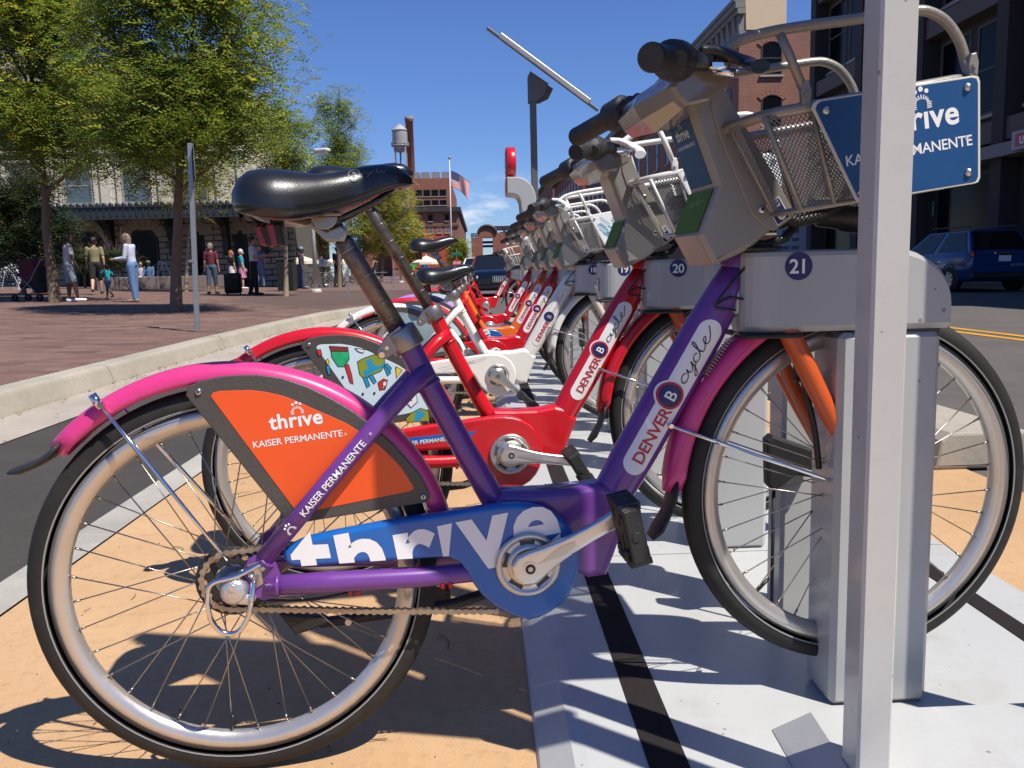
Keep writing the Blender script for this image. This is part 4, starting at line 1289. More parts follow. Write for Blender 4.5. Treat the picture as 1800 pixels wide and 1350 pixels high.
def down_decal(parent, white=True, plain=False):
    """white capsule with DENVER B cycle"""
    mb = MB(); r = .0215; t0, t1 = .136, .392; rows = 7
    outline = []
    n = 40; ts = [t0 - r + (t1 - t0 + 2 * r) * (0.5 - 0.5 * math.cos(PI * i / n)) for i in range(n + 1)]
    for t in ts:
        w = r
        if t < t0: w = math.sqrt(max(0, r * r - (t0 - t) ** 2))
        if t > t1: w = math.sqrt(max(0, r * r - (t - t1) ** 2))
        outline.append([on_down(t, w * (2 * j / rows - 1), .0005) for j in range(rows + 1)])
    k = rows + 1
    if white:
        mb.add([p for q in outline for p in q], [(i * k + j, i * k + j + 1, (i + 1) * k + j + 1, (i + 1) * k + j) for i in range(n) for j in range(rows)], 0)
    else:
        for j in (0, rows):
            strip3(mb, [q[j] for q in outline], .0012, 2)
    def dsc(rad, e, mi):
        m, a = 5, 28
        vs = [on_down(.265, .0055, e)] + [on_down(.265 + rad * (i + 1) / m * math.cos(2 * PI * j / a), .0055 + rad * (i + 1) / m * math.sin(2 * PI * j / a), e) for i in range(m) for j in range(a)]
        fs = [(0, 1 + j, 1 + (j + 1) % a) for j in range(a)] + [(1 + i * a + j, 1 + (i + 1) * a + j, 1 + (i + 1) * a + (j + 1) % a, 1 + i * a + (j + 1) % a) for i in range(m - 1) for j in range(a)]
        mb.add(vs, fs, mi)
    if white: dsc(.0270, .0010, 0)
    dsc(.0238, .0015, 1 if white else 3); dsc(.0195, .0020, 3)
    put_cut(mb, 'B', lambda x, y: on_down(.265 + x, .0055 - .0100 + y, .0027), .0285, .005, 0, bold=.03)
    o = build('downtube_decal', mb, [M_white if white else M_silver_print, M_redprint, M_silver_print, M_navy], parent)
    tx = MB()
    put_cut(tx, 'DENVER', lambda x, y: on_down(.1895 + x, -.0110 + y, .0014), .0300, .005, 0, bold=.035, space=.93)
    build('lettering', tx, M_redprint, o)
    tx = MB()
    for st in CYC:
        st = smooth_curve([(a, b, 0) for a, b in st], 4)
        strip(tx, [(q.x, q.y) for q in st], .13, lambda x, y: on_down(.294 + x * .0178, -.0070 + y * .0115 , .0014))
    build('script_lettering', tx, M_blkprint if white else M_silver_print, o)
    return o
def strip3(mb, pts, w, mi):
    mb.tube(pts, w / 2, 4, mi, smooth=False)
SA, SB = V((.055, -.066, .392)), V((.260, -.050, .617)); SD = (SB - SA).normalized(); SNV = V((-SD.z, 0, SD.x)).normalized()
def on_stay(t, v, e=.0007):
    q = SA + SD * t + SNV * v
    return V((q.x, q.y - .0026 * 4 * (t / .306) * (1 - t / .306) - ((.0148 + .0018 * t / .306) * math.sqrt(max(.03, 1 - (v / .0162) ** 2)) + e + .0004), q.z))
def rotf(cx, cz, ang, y):
    c, s = math.cos(math.radians(ang)), math.sin(math.radians(ang))
    return lambda a, b: V((cx + a * c - b * s, y, cz + a * s + b * c))
def guard_thrive(parent):
    p, fs = text2d('thr\u0131ve', .150, bold=.066, space=1.07)
    xs = [q[0] for q in p]; sc = .440 / (max(xs) - min(xs))
    c, s = math.cos(math.radians(8.8)), math.sin(math.radians(8.8))
    bm = bmesh.new()
    vs = []
    for x, y in p:
        a, b = x * sc, y * sc * 1.0
        sx = .326 + a * c - b * s
        vs.append(bm.verts.new((sx, -.0667, .3425 + a * s + b * c + .070 * max(0, .275 - sx) + .10 * max(0, .165 - sx) - .03 * max(0, sx - .36))))
    for f in fs:
        try: bm.faces.new([vs[i] for i in f])
        except ValueError: pass
    bm.faces.ensure_lookup_table()
    left = [f for f in bm.faces if f.calc_center_median().x < .352]
    gl = set()
    for f in left: gl.update(f.verts); gl.update(f.edges)
    bmesh.ops.bisect_plane(bm, geom=list(gl) + left, plane_co=(.2, 0, .3745), plane_no=(0, 0, -1), clear_outer=True)
    # keep the letters on the guard: its upper rim trims the ascenders
    left = [f for f in bm.faces if .148 < f.calc_center_median().x < .300]
    gl = set(left)
    for f in left: gl.update(f.verts); gl.update(f.edges)
    nn = V((-.027, 0, .221)).normalized()
    bmesh.ops.bisect_plane(bm, geom=list(gl), plane_co=V((.121, 0, .4165)), plane_no=nn, clear_outer=True)
    me = bpy.data.meshes.new('lettering'); bm.to_mesh(me); bm.free()
    return link('lettering', me, M_white, parent)
def skirt_thrive(ins):
    tx = MB()
    f = rotf(.115, .598, 5, -.0436)
    put_text(tx, 'thr\u0131ve', f, .0335, bold=.06, space=1.05)
    people_logo(tx, (.004, .0255), .0165, f)
    put_text(tx, 'KAISER PERMANENTE', rotf(.1155, .5725, 5, -.0436), .0150, bold=.022, space=.98)
    put_text(tx, '\u00ae', rotf(.1905, .5795, 5, -.0436), .006)
    build('lettering', tx, M_white, ins)
def art_panel(ins, k):
    """cheerful cartoon print: patchy cow, cone, candle and tags on pale blue"""
    C = [mat('art_blue', (.02, .30, .48), .35), mat('art_olive', (.26, .30, .03), .35), mat('art_green', (.02, .40, .16), .35, var=.5, scale=60), mat('art_red', (.62, .03, .03), .35), mat('art_yellow', (.80, .58, .03), .35), M_blkprint, M_white, mat('art_maroon', (.25, .03, .02), .35)]
    mb = MB()
    cnt = [0]
    def F(px, py):
        s, z = bike_at(300 + px / 3.552, 560 + py / 3.552, .043, k)
        return V((s, -.0434 - .00003 * cnt[0], z))
    def P(pts, mi, ol=True):
        cnt[0] += 1
        mb.poly([F(*q) for q in pts], mi)
        if ol:
            cnt[0] += 1
            q = pts + [pts[0]]
            strip(mb, q, 5, F, 5)
    P([(1165, 270), (1200, 250), (1270, 225), (1330, 235), (1340, 290), (1310, 330), (1260, 350), (1210, 380), (1180, 350)], 1)
    P([(1215, 262), (1255, 250), (1265, 285), (1300, 300), (1335, 270), (1340, 300), (1270, 330), (1215, 370), (1200, 330), (1235, 310)], 0, False)
    P([(1200, 370), (1225, 365), (1245, 420), (1225, 435)], 0); P([(1235, 360), (1260, 350), (1285, 395), (1268, 410)], 0)
    P([(1330, 300), (1350, 295), (1375, 340), (1355, 360)], 0); P([(1335, 290), (1350, 280), (1380, 310), (1370, 335)], 0)
    P([(1000, 190), (1110, 195), (1115, 250), (1090, 300), (1045, 300), (1005, 240)], 2); P([(990, 172), (1110, 180), (1105, 205), (1000, 205)], 7)
    P([(1085, 290), (1110, 285), (1130, 350), (1140, 410), (1120, 400), (1105, 350)], 3)
    P([(970, 300), (990, 290), (1000, 345), (985, 350)], 0); P([(968, 262), (980, 250), (992, 275), (980, 290)], 4)
    P([(910, 200), (935, 190), (945, 225), (925, 235)], 3); P([(1150, 185), (1215, 195), (1200, 215), (1170, 205)], 6)
    P([(1295, 400), (1330, 375), (1355, 385), (1340, 440), (1305, 445)], 3); P([(1325, 395), (1350, 390), (1345, 420), (1325, 420)], 6); P([(1318, 425), (1335, 420), (1330, 440)], 4)
    P([(1405, 300), (1445, 320), (1410, 370)], 4)
    P([(1450, 500), (1530, 440), (1540, 520), (1500, 555)], 6)
    P([(1470, 620), (1500, 590), (1560, 560), (1610, 575), (1615, 640), (1470, 648)], 1); P([(1530, 580), (1570, 570), (1590, 600), (1550, 640), (1520, 640)], 0, False)
    P([(1395, 580), (1415, 565), (1412, 610)], 2)
    cnt[0] += 3
    f = lambda a, b: F(1500 + a * .9 - b * .45, 505 - a * .5 - b * .9)
    put_text(mb, '$', f, 75, bold=.02, mi=5)
    for x, y in ((1075, 365), (1272, 465), (1200, 470)): disc(mb, (x, y), 8, F, 8, 5)
    o = build('printed_artwork', mb, C, ins)
    return o
def head_labels(hd, k, nearest):
    nrm = V((-.935, 0, -.355))
    a, b = V((.748, 0, 1.106)), V((.802, 0, .964)); c = V((.771, 0, .886))
    def fr(y, t, e): return V((a.x + (b.x - a.x) * t, y, a.z + (b.z - a.z) * t)) + nrm * e
    if nearest:
        mb = MB(); mb.quad(fr(-.050, .10, .0008), fr(.050, .10, .0008), fr(.050, .97, .0008), fr(-.050, .97, .0008))
        lb = build('blue_label', mb, M_bluelab, hd)
        tx = MB(); L = (b - a).length
        g = lambda x, y: fr(-x, (.42 - y / L), .0014)
        put_text(tx, 'thr\u0131ve', g, .026, bold=.05); people_logo(tx, (0, .021), .013, g)
        put_text(tx, 'KAISER PERMANENTE', lambda x, y: fr(-x, .52 - y / L, .0014), .0085, bold=.02)
        build('lettering', tx, mat('label_print', (.55, .60, .66), .3), lb)
    else:
        mb = MB(); mb.quad(fr(-.050, .10, .0008), fr(.050, .10, .0008), fr(.050, .95, .0008), fr(-.050, .95, .0008))
        build('plain_label', mb, mat('beige_label', (.40, .34, .30), .2), hd)
    n2 = V((-.929, 0, .369))
    mb = MB()
    q = [V((b.x + (c.x - b.x) * t, y, b.z + (c.z - b.z) * t)) + n2 * .0008 * (-1 if n2.x > 0 else 1) for t, y in ((.05, -.057), (.05, .057), (.93, .057), (.93, -.057))]
    nn = (q[1] - q[0]).cross(q[2] - q[1]).normalized(); nn = nn if nn.x < 0 else -nn
    q = [p + nn * .0006 for p in q]
    mb.quad(*q); gr = build('green_sticker', mb, M_green, hd)
    if nearest:
        tx = MB()
        o_ = V(q[0]); ex = (V(q[3]) - o_); ey = (V(q[1]) - o_)
        for st in CYC:
            st = smooth_curve([(q_[0], q_[1], 0) for q_ in st], 3)
            strip(tx, [(q_.x, q_.y) for q_ in st], .10, lambda x, y: o_ + ey * (.80 - x * .095) + ex * (.34 - y * .09) + nn * .0006)
        build('lettering', tx, mat('pale_green_print', (.35, .50, .25), .4), gr)
    # cable slot sticker on the near cover
    mb = MB(); cx, cz = .908, .922
    ang = 32.0
    f = rotf(cx, cz, ang, -.0650)
    R = [(-.013, -.020), (.013, -.020), (.013, .020), (-.013, .020)]
    mb.poly([f(*p) for p in R], 0)
    f1 = rotf(cx, cz, ang, -.0653); mb.poly([f1(p[0] * .90, p[1] * .93) for p in R], 1)
    f2 = rotf(cx, cz, ang, -.0656)
    put_text(mb, 'INSERT', lambda x, y: f2(x, y + .0125), .0058, bold=.02); put_text(mb, 'CABLE', lambda x, y: f2(x, y + .0065), .0058, bold=.02)
    strip(mb, [(-.003, .004), (-.003, -.008), (-.0025, -.012), (.000, -.0145), (.003, -.014), (.006, -.011)], [.0055, .0055, .005, .005, .005, .006], f2, 0)
    mb.poly([f2(.009, -.006), f2(.002, -.010), f2(.0095, -.014)], 0)
    build('cable_sticker', mb, [M_white, M_navy], hd)

# mirrored crank for the far side
def mirror_y(me, name):
    m = me.copy(); m.name = name
    for v in m.vertices: v.co.y = -v.co.y
    m.flip_normals(); return m
BM['crankL'] = mirror_y(BM['crank'], 'crank_arm'); BM['pedalL'] = mirror_y(BM['pedal'], 'pedal')

def make_bike(k, label, P):
    b = empty('bicycle', (-.419, 1.358 + DY * k, 0), BIKE_A)
    tag(b, label, 'bicycle', 'hire bikes docked in the row')
    near = k <= 1
    frm, fen, grd, frk = P['frame'], P['fender'], P['guard'], P['fork']
    f = link('frame', BM['frame'], frm, b)
    down_decal(f, P.get('whitedecal', True))
    link('fork', BM['fork'], frk, b); link('front_cable', BM['fcable'], M_cable, b)
    make_wheel(b, True, RC, P.get('ph', .2), near); make_wheel(b, False, FC, P.get('ph', .2) * 1.7 + .6, near)
    rf = link('rear_mudguard', BM['rf'], fen, b); ff = link('front_mudguard', BM['ff'], P.get('ffender', fen), b)
    link('mudflap', BM['rflap'], M_blackm, rf); link('mudflap', BM['fflap'], M_blackm, ff)
    link('mudguard_stay', BM['rstay'], M_chrome, b); link('mudguard_stay', BM['fstay'], M_chrome, b)
    link('stay_bolt', BM['staybolt'], M_chrome, rf)
    g = link('chain_guard', BM['guard'], grd, b)
    link('chainring', BM['ring'], M_alloyw, b)
    if near or k == 3: link('ring_slot', BM['slot'], M_gapgrey, b)
    ca = P['crank']
    for side, nm in ((0, ''), (1, 'L')):
        a = math.radians(ca + 180 * side)
        c = link('crank_arm', BM['crank' + nm], [M_alloy, M_alloyw, M_blackp], b, (BBP[0], 0, BBP[1]), (0, -a, 0))
        pd = link('pedal', BM['pedal' + nm], [M_blackm, M_skframe], c, (.168, -.104 if side == 0 else .104, 0), (0, a - math.radians(P.get('ped', -80)), 0))
    e = P['ext']; ax = V((-.107, 0, .19)).normalized()
    ptop = V((.297, 0, .718)) + ax * e
    mb = MB()
    mb.tube([V((.305, 0, .70)), ptop - ax * .030, ptop - ax * .022], [.0158, .0158, .0150], 20); mb.tube([ptop - ax * .024, ptop - ax * .004, ptop + ax * .010], [.0138, .0138, .012], 18, 1)
    for i in range(int(e / .05)):
        mb.tube([V((.297, 0, .718)) + ax * (.03 + .05 * i), V((.297, 0, .718)) + ax * (.0307 + .05 * i)], .01588, 20, 2)
    build('seat_post', mb, [M_post, M_chrome, M_alloyw], b)
    link('seat_clamp', BM['clamp'], [M_clamp, M_chrome], b)
    off = ptop - V((.190, 0, .912))
    s = link('saddle', BM['saddle'], [M_saddle, M_saddle2, M_clamp], b, off)
    link('tail_light', BM['tail'], [M_blackp, M_redlens], b, off)
    if near or k == 3:
        tx = MB(); g0 = lambda x, y: V((.212 + x, -.0, .0))
        # emblem on the saddle flank
        def fs_(x, y):
            s_ = .226 + x; d_ = .044; w_ = .053 - .30 * x
            t_ = .62 - y / .05
            t_ = max(.1, min(.98, t_))
            return V((s_, -w_ * abs(math.sin(t_ * PI / 2)) ** .9 - .0012, 1.0045 + .12 * x - d_ * t_ ** 2.4))
        ring_ = [(.0085 * math.cos(2 * PI * i / 20), .0085 * math.sin(2 * PI * i / 20)) for i in range(21)]
        strip(tx, ring_, .0013, fs_)
        put_text(tx, 'B', lambda x, y: fs_(x, y - .0035), .0105, bold=.02)
        for st in CYC:
            st = smooth_curve([(q[0], q[1], 0) for q in st], 3)
            strip(tx, [(q.x, q.y) for q in st], .12, lambda x, y: fs_(.011 + x * .0068, -.002 + y * .0042))
        build('emblem', tx, mat('saddle_print', (.16, .16, .17), .4), s)
    sk = link('skirt_panel', BM['skirt'], M_skframe, b)
    ins = link('panel_insert', BM['insert'], P['insert'], sk); [link('panel_bolt', BM['skbolt'], [M_steel, M_blackp], sk, (x, 0, z)) for x, z in ((-.032, .660), (.222, .590), (.311, .470))]
    link('hub_shifter', BM['hubnut'], mat('cast_alloy', (.62, .62, .63), .3, .8, .1, 40, .2, 160), b)
    link('hub_guard_loop', BM['loop'], M_chrome, b); link('sprocket', BM['sprocket'], [M_blackm, M_tan], b)
    link('axle_bolt', BM['axlebolt'], M_steel, b)
    link('chain', BM['chain'], M_chain, b)
    link('kickstand', BM['kick'], [M_blackm, M_steel], b)
    link('gear_cable', BM['gcable'], M_cable, b); link('cable_clip', BM['clip'], M_redthing, b)
    link('steering_spring', BM['spring'], M_spoke, b); link('brake_cable', BM['bcable'], M_cable, b)
    hd = link('head_unit', BM['head'], M_beige, b)
    link('front_cover', BM['cover'], M_beige, hd); link('cover_screw', BM['cscrew'], [M_steel, M_blackp], hd)
    link('display_hood', BM['hood'], mat('smoked_hood', (.19, .175, .155), .14, .0, .10, 9, 0, 80, .4), hd)
    head_labels(hd, k, k == 0)
    hb = link('handlebar', BM['bar'], M_blackp, b)
    link('grip', BM['gripn'], M_blackm, hb); link('grip', BM['gripf'], M_blackm, hb)
    for q in (-1, 1): link('brake_lever', BM['lever', q], [M_blackp if k == 0 else mat('white_lever', (.75, .74, .70), .35), M_blackp, M_chrome], b)
    bk = link('basket', BM['basket'], M_basket if k == 0 else mat('white_basket', (.72, .70, .66), .35, .1, .08, 30), b)
    link('wire_mesh', BM['net'], M_basket, bk)
    link('basket_bracket', BM['bracket'], M_blackm, bk)
    link('carry_rail', BM['rail'], M_basket if k == 0 else mat('white_basket', (.72, .70, .66)), b)
    link('front_lamp', BM['lamp'], M_blackp, b)
    if P.get('sign'):
        sg = link('basket_sign', BM['sign'], mat('sign_edge', (.62, .60, .52), .5), b)
        link('sign_face', BM['signface'], P['sign'], sg); 
        for x, z in ((.925, 1.060), (1.152, 1.094), (.985, .940), (1.160, .968)): link('sign_bolt', BM['signbolt'], M_steel, sg, (x, 0, z)); link('sign_spacer', BM['standoff'], M_steel, sg, (x, 0, z))
        P['_sg'] = sg
    P['_f'], P['_g'], P['_ins'], P['_rf'] = f, g, ins, rf
    return b

C_purple = paint('purple_frame', (.150, .043, .255), .30)
C_pink = paint('pink_mudguard', (.64, .040, .205), .34)
C_blue = paint('blue_guard', (.006, .115, .42), .30)
C_orangefork = paint('orange_fork', (.56, .085, .012), .38)
C_orange = paint('orange_frame', (.82, .150, .018), .32)
C_insert = mat('orange_insert', (.80, .090, .014), .34, 0, .03, 6, 0, 80, .2)
C_red = paint('red_frame', (.56, .007, .016), .26)
C_white = paint('white_frame', (.76, .74, .68), .32)
C_lav = paint('lavender_mudguard', (.38, .20, .58), .32)
C_signblue = mat('sign_blue', (.006, .060, .185), .38, 0, .10, 5, dirt=.12, dscale=60, dcol=(.05, .12, .24))
C_pale = mat('pale_blue_print', (.60, .74, .78), .35)

P0 = dict(frame=C_purple, fender=C_pink, guard=C_blue, fork=C_orangefork, insert=C_insert, crank=28, ped=-78, ext=.222, sign=C_signblue, ph=.11)
b0 = make_bike(0, 'purple hire bike with pink mudguards and orange skirt panel, nearest in the row', P0)
guard_thrive(P0['_g']); skirt_thrive(P0['_ins'])
tx = MB(); put_cut(tx, 'KAISER PERMANENTE', lambda x, y: on_stay(.170 + x, -.0058 + y), .0160, .004, 0, bold=.022, space=.98)
put_cut(tx, '\u00ae', lambda x, y: on_stay(.262 + x, -.002 + y), .006, .004, 0)
people_logo(tx, (.066, -.002), .0135, on_stay)
build('stay_lettering', tx, M_white, P0['_f'])
tx = MB()   # white partial emblem on the inner edge of the seat tube and serial label on the step
tx.poly([(.545 + a * .0355, b, .4665 + a * .0022) for a, b in ((-1, -.008), (1, -.008), (1, .008), (-1, .008))], 0)
for i in range(9): tx.poly([(.523 + i * .0055 + a * .0018, b, .4672 + .0005) for a, b in ((-1, -.004), (1, -.004), (1, .004), (-1, .004))], 1)
build('serial_label', tx, [mat('clear_label', (.20, .21, .36), .3), M_blkprint], P0['_f'])
sgn = P0['_sg']; tx = MB()
fs1 = rotf(1.080, 1.0335, 8, -.1822)
put_text(tx, 'thr\u0131ve', fs1, .050, bold=.055, space=1.05); people_logo(tx, (.003, .038), .026, fs1)
put_text(tx, 'KAISER PERMANENTE', rotf(1.062, .994, 8.5, -.1822), .0222, bold=.022, space=.97); put_text(tx, '\u00ae', rotf(1.156, 1.0155, 8, -.1822), .009)
build('lettering', tx, M_white, sgn)

P1 = dict(frame=C_red, fender=C_red, guard=C_red, fork=C_orangefork, insert=C_pale, crank=-8, ped=-60, ext=.348, sign=M_white, ph=.23)
make_bike(1, 'red hire bike with cartoon cow print on its skirt panel', P1)
art_panel(P1['_ins'], 1)
# blue strip with lettering on the chain guard of the red bike
tx = MB()
q = [(.165, .388), (.372, .402), (.392, .418), (.165, .407)]
tx.poly([(x, -.0664, z) for x, z in q], 1)
put_text(tx, 'KAISER PERMANENTE', rotf(.262, .3925, 4, -.0668), .0150, bold=.03)
build('lettering', tx, [M_white, C_blue], P1['_g'])
# character print stand-in on its basket sign: plain colour blocks
tx = MB()
def sgf(a, b): return V((.903 + (1.172 - .903) * a + .06 * (1 - b), -.1823, .930 + .155 * b + .04 * (a - .3)))
def sgf2(a, b): p = sgf(a, b); p.y = -.1826; return p
for pts, mi in (([(.10, .25), (.36, .22), (.38, .55), (.25, .70), (.08, .60)], 0), ([(.12, .62), (.34, .62), (.30, .92), (.16, .90)], 0), ([(.60, .15), (.85, .12), (.85, .70), (.62, .70)], 0)): tx.poly([sgf(*p) for p in pts], mi)
disc(tx, (.22, .62), .06, sgf2, 16, 1); disc(tx, (.28, .78), .07, sgf2, 16, 2); tx.poly([sgf2(*p) for p in ((.12, .06), (.30, .04), (.30, .20), (.12, .24))], 3)
build('sign_print', tx, [mat('art_red', (.62, .03, .03)), mat('art_yellow', (.80, .58, .03)), M_white, mat('art_teal', (.02, .35, .30), .35)], P1['_sg'])

P3 = dict(frame=C_white, fender=C_white, guard=C_white, fork=mat('bone_fork', (.55, .50, .42), .4), insert=mat('photo_print', (.22, .30, .33), .3, 0, .7, 9), crank=-41, ped=-40, ext=.065, sign=M_white, whitedecal=False, ph=.31)
make_bike(3, 'white hire bike with white mudguards and white chain guard', P3)
tx = MB(); put_text(tx, 'HUMANA', rotf(.335, .410, 4, -.0668), .018); strip(tx, [(.20, .395), (.43, .438), (.41, .425), (.22, .385)], .0012, lambda x, y: V((x, -.0667, y)))
build('lettering', tx, M_silver_print, P3['_g'])
tx = MB()
for i in range(26):
    a = random.uniform(.05, .42); b0_ = random.uniform(.45, .95); l = random.uniform(.10, .40); w = random.uniform(.008, .035)
    e = lambda p: V((sgf(*p).x, -.1822 - i * .00002, sgf(*p).z))
    tx.quad(e((a, b0_)), e((a + l * .55, b0_ - l)), e((a + l * .55 + w * .4, b0_ - l + w)), e((a + w, b0_ + w * .5)), i % 3)
build('sign_print', tx, [mat('streak_blue', (.02, .22, .42), .4), mat('streak_teal', (.10, .42, .50), .4), mat('streak_grey', (.45, .55, .62), .4)], P3['_sg'])

P4 = dict(frame=C_red, fender=C_red, guard=C_red, fork=C_orangefork, insert=C_pale, crank=-30, ped=-70, ext=.255, ph=.4)
make_bike(4, 'red hire bike half hidden right behind the white bike, saddle set high', P4)
tx = MB()
a0_ = math.radians(112)
put_text(tx, 'LOCAL BIKES', lambda x, y: V((RC[0] + (.356 + y) * math.cos(a0_ - x / .356), -.0322, RC[2] + (.356 + y) * math.sin(a0_ - x / .356))), .014, bold=.02) if False else None
P5 = dict(frame=C_orange, fender=C_lav, guard=C_blue, fork=C_orangefork, insert=M_white, crank=-14, ped=-20, ext=.07, ph=.5, ffender=C_orange)
make_bike(5, 'orange hire bike with lavender mudguard and blue chain guard', P5)
tx = MB(); put_text(tx, 'e', rotf(.44, .395, 6, -.0668), .13, bold=.05); put_text(tx, 'th', rotf(.22, .378, 6, -.0668), .10, bold=.05); build('lettering', tx, M_white, P5['_g'])
P7 = dict(frame=C_red, fender=C_red, guard=C_red, fork=C_orangefork, insert=C_pale, crank=12, ped=-30, ext=.10, ph=.6)
make_bike(7, 'red hire bike just in front of the station kiosk', P7)
P13 = dict(frame=C_red, fender=C_red, guard=C_red, fork=C_orangefork, insert=C_blue, crank=-60, ped=-30, ext=.12, ph=.7)
make_bike(13, 'farthest red hire bike, standing past the kiosk in front of the dark car', P13)

# coiled cable lock lying in the basket of the red bike
cc = MB(); pth = []
for i in range(120):
    a = 2 * PI * i / 20; r = .062 + .012 * math.sin(i * .37)
    pth.append((1.02 + r * math.cos(a), .0 + (r + .02) * math.sin(a), .968 + .013 * (i // 20) + .012 * math.cos(a)))
cc.tube(pth, .0065, 8)
n_ = build('cable_lock', cc, M_cable, None, (-.419, 1.358 + DY, 0), (0, 0, BIKE_A))
tag(n_, 'coiled black cable lock lying in the basket of the cartoon print red bike', 'cable lock')

# ================================================================= FOREGROUND POST AND BOARD, KIOSK, SOLAR MAST
M_postp = mat('post_grey_paint', (.50, .49, .465), .26, 0, .03, 2, .02, 40, .3, .5, dirt=.16, dscale=25, dcol=(.26, .23, .19), specks=.7, spscale=40)
bs = empty('map_board', (.60, 1.23, 0)); tag(bs, 'tall square grey post of the station map board, standing in front of dock 21', 'map board')
for x, y in ((-.055, -.103), (.405, -.03), (.13, -.38)):
    mb = MB(); mb.box((x, y, 1.255), (.0500, .053, 2.40), bev=.004); build('post', mb, M_postp, bs)
be = V((math.cos(math.radians(-12.9)), math.sin(math.radians(-12.9)), 0))
bo_ = V((.305, .95, 0)) - V((.60, 1.23, 0)); BL = .50; BZ0, BZ1 = 1.42, 2.46
mb = MB(); mb.bar(bo_ + V((0, 0, (BZ0 + BZ1) / 2)), bo_ + be * BL + V((0, 0, (BZ0 + BZ1) / 2)), .05, BZ1 - BZ0, bev=.01); build('board', mb, M_postp, bs)  # out of view; set and sized to shade the purple bike's front half
mb = MB(); mb.bar((-.055, -.103, 2.465), (.405, -.03, 2.465), .05, .04); build('beam', mb, M_postp, bs)
mb = MB(); mb.bar((-.055, -.103, 2.467), (.13, -.38, 2.467), .05, .04); build('beam', mb, M_postp, bs)
mb = MB(); mb.box((.245, -.23, 1.91), (.17, .03, 1.03), bev=.006); build('shade_panel', mb, M_postp, bs)  # unseen panel, added to shade the front mudguard and fork
mb = MB(); mb.bar((.405, -.03, 2.463), (.245, -.23, 2.42), .04, .05); build('beam', mb, M_postp, bs)
# sloped skirts of the foot
mb = MB()
lo = [(-.150, -.46, .0515), (.39, -.46, .0515), (.39, .085, .0515), (-.128, .085, .0515)]
hi = [(-.100, -.42, .100), (.34, -.42, .100), (.34, .050, .100), (-.076, .050, .100)]
mb.add(lo + hi, [(4, 5, 6, 7), (0, 1, 5, 4), (1, 2, 6, 5), (2, 3, 7, 6), (3, 0, 4, 7)]); build('foot_plate', mb, M_base, bs)

ki = empty('station_kiosk', (.36, 8.25, 0)); tag(ki, 'grey arched station kiosk with a red disc on top, behind the red bikes', 'kiosk')
mb = MB()
path = [(.11, .05), (.11, 1.1)] + [(.02 + .17 * math.cos(a) , 1.52 + .19 * math.sin(a)) for a in [math.radians(q) for q in range(0, 91, 10)]] + [(-.10, 1.71)]
path = [(.185, .05)] + [(.0 + .185 * math.cos(a), 1.50 + .215 * math.sin(a)) for a in [math.radians(q) for q in range(0, 91, 9)]] + [(-.09, 1.715), (-.09, 1.56), (-.02, 1.55), (.015, 1.53), (.035, 1.48), (.04, 1.40), (.04, .05)]
mb.plate(path, -.20, .20, .012, steps=2); build('arched_body', mb, M_dock, ki)
mb = MB(); mb.plate([(.055, .10), (.115, .10), (.115, 1.42), (.055, 1.42)], -.2015, -.2035, .0005); build('access_panel', mb, M_dock, ki)
mb = MB(); mb.box((-.0925, 0, 1.637), (.012, .37, .145)); build('red_trim', mb, C_red, ki)
mb = MB(); mb.lathe([(0, -.042), (.148, -.042), (.150, -.040), (.150, .040), (.148, .042), (0, .042)], (-.045, 0, 1.862), (1, .05, 0), 40); build('red_disc', mb, C_red, ki)
dk = MB(); dk.lathe([(0, 0), (.128, 0)], (-.0885, -.002, 1.862), (1, .05, 0), 36); put_text(dk, 'B', lambda x, y: V((-.0905 + .05 * x, -.002 - x, 1.79 + y)), .21, bold=.03, mi=1); build('disc_face', dk, [M_navy, M_white], ki)

sm = empty('solar_mast', (.545, 8.25, 0)); tag(sm, 'slim dark mast carrying a tilted solar panel above the kiosk', 'solar panel')
M_mast = mat('mast_grey', (.115, .115, .12), .45, .2, .08, 6)
mb = MB(); mb.box((0, 0, 1.29), (.062, .062, 2.50), bev=.006); build('mast', mb, M_mast, sm)
c0, c1 = at(858, 47, 8.25), at(1053, 192, 8.25)
loc0 = V((.545, 8.25, 0))
A_, B_ = c0 - loc0, c1 - loc0; A_.y = B_.y = 0
d_ = (B_ - A_).normalized(); up_ = V((-d_.z, 0, d_.x)); up_ = up_ if up_.z > 0 else -up_
R_ = Matrix((d_, V((0, 1, 0)), up_)).transposed()
ln = (B_ - A_).length
M_alu = mat('panel_frame_alu', (.58, .58, .60), .32, .5, .05, 5)
RW = ray(955, 175).normalized(); RW = (RW - d_ * RW.dot(d_)).normalized(); up_ = d_.cross(RW); up_ = up_ if up_.z > 0 else -up_
R_ = Matrix((d_, RW, up_)).transposed()
mb = MB(); mb.box((A_ + B_) / 2 + d_ * .03, (ln * .78, .62, .040), R_, 0, .004); pn = build('solar_panel', mb, M_alu, sm)
mb = MB(); mb.box((A_ + B_) / 2 + d_ * .03 + up_ * .0215, (ln * .76, .59, .003), R_); build('cell_glass', mb, mat('solar_cells', (.01, .014, .04), .1), pn)
mb = MB(); mb.box((A_ + B_) / 2 - up_ * .016, (ln, .055, .030), R_, 0, .003); build('support_beam', mb, M_mast, sm)
mb = MB()
h0 = 2.42
mb.plate([(-.045, 2.42), (-.045, 2.66), (-.02, 2.70), (.15, 2.585), (.10, 2.48), (.04, 2.43)], -.05, -.035, .0); mb.plate([(-.045, 2.42), (-.045, 2.66), (-.02, 2.70), (.20, 2.555), (.15, 2.46), (.06, 2.42)], .035, .05, .0)
build('tilt_bracket', mb, M_mast, sm)
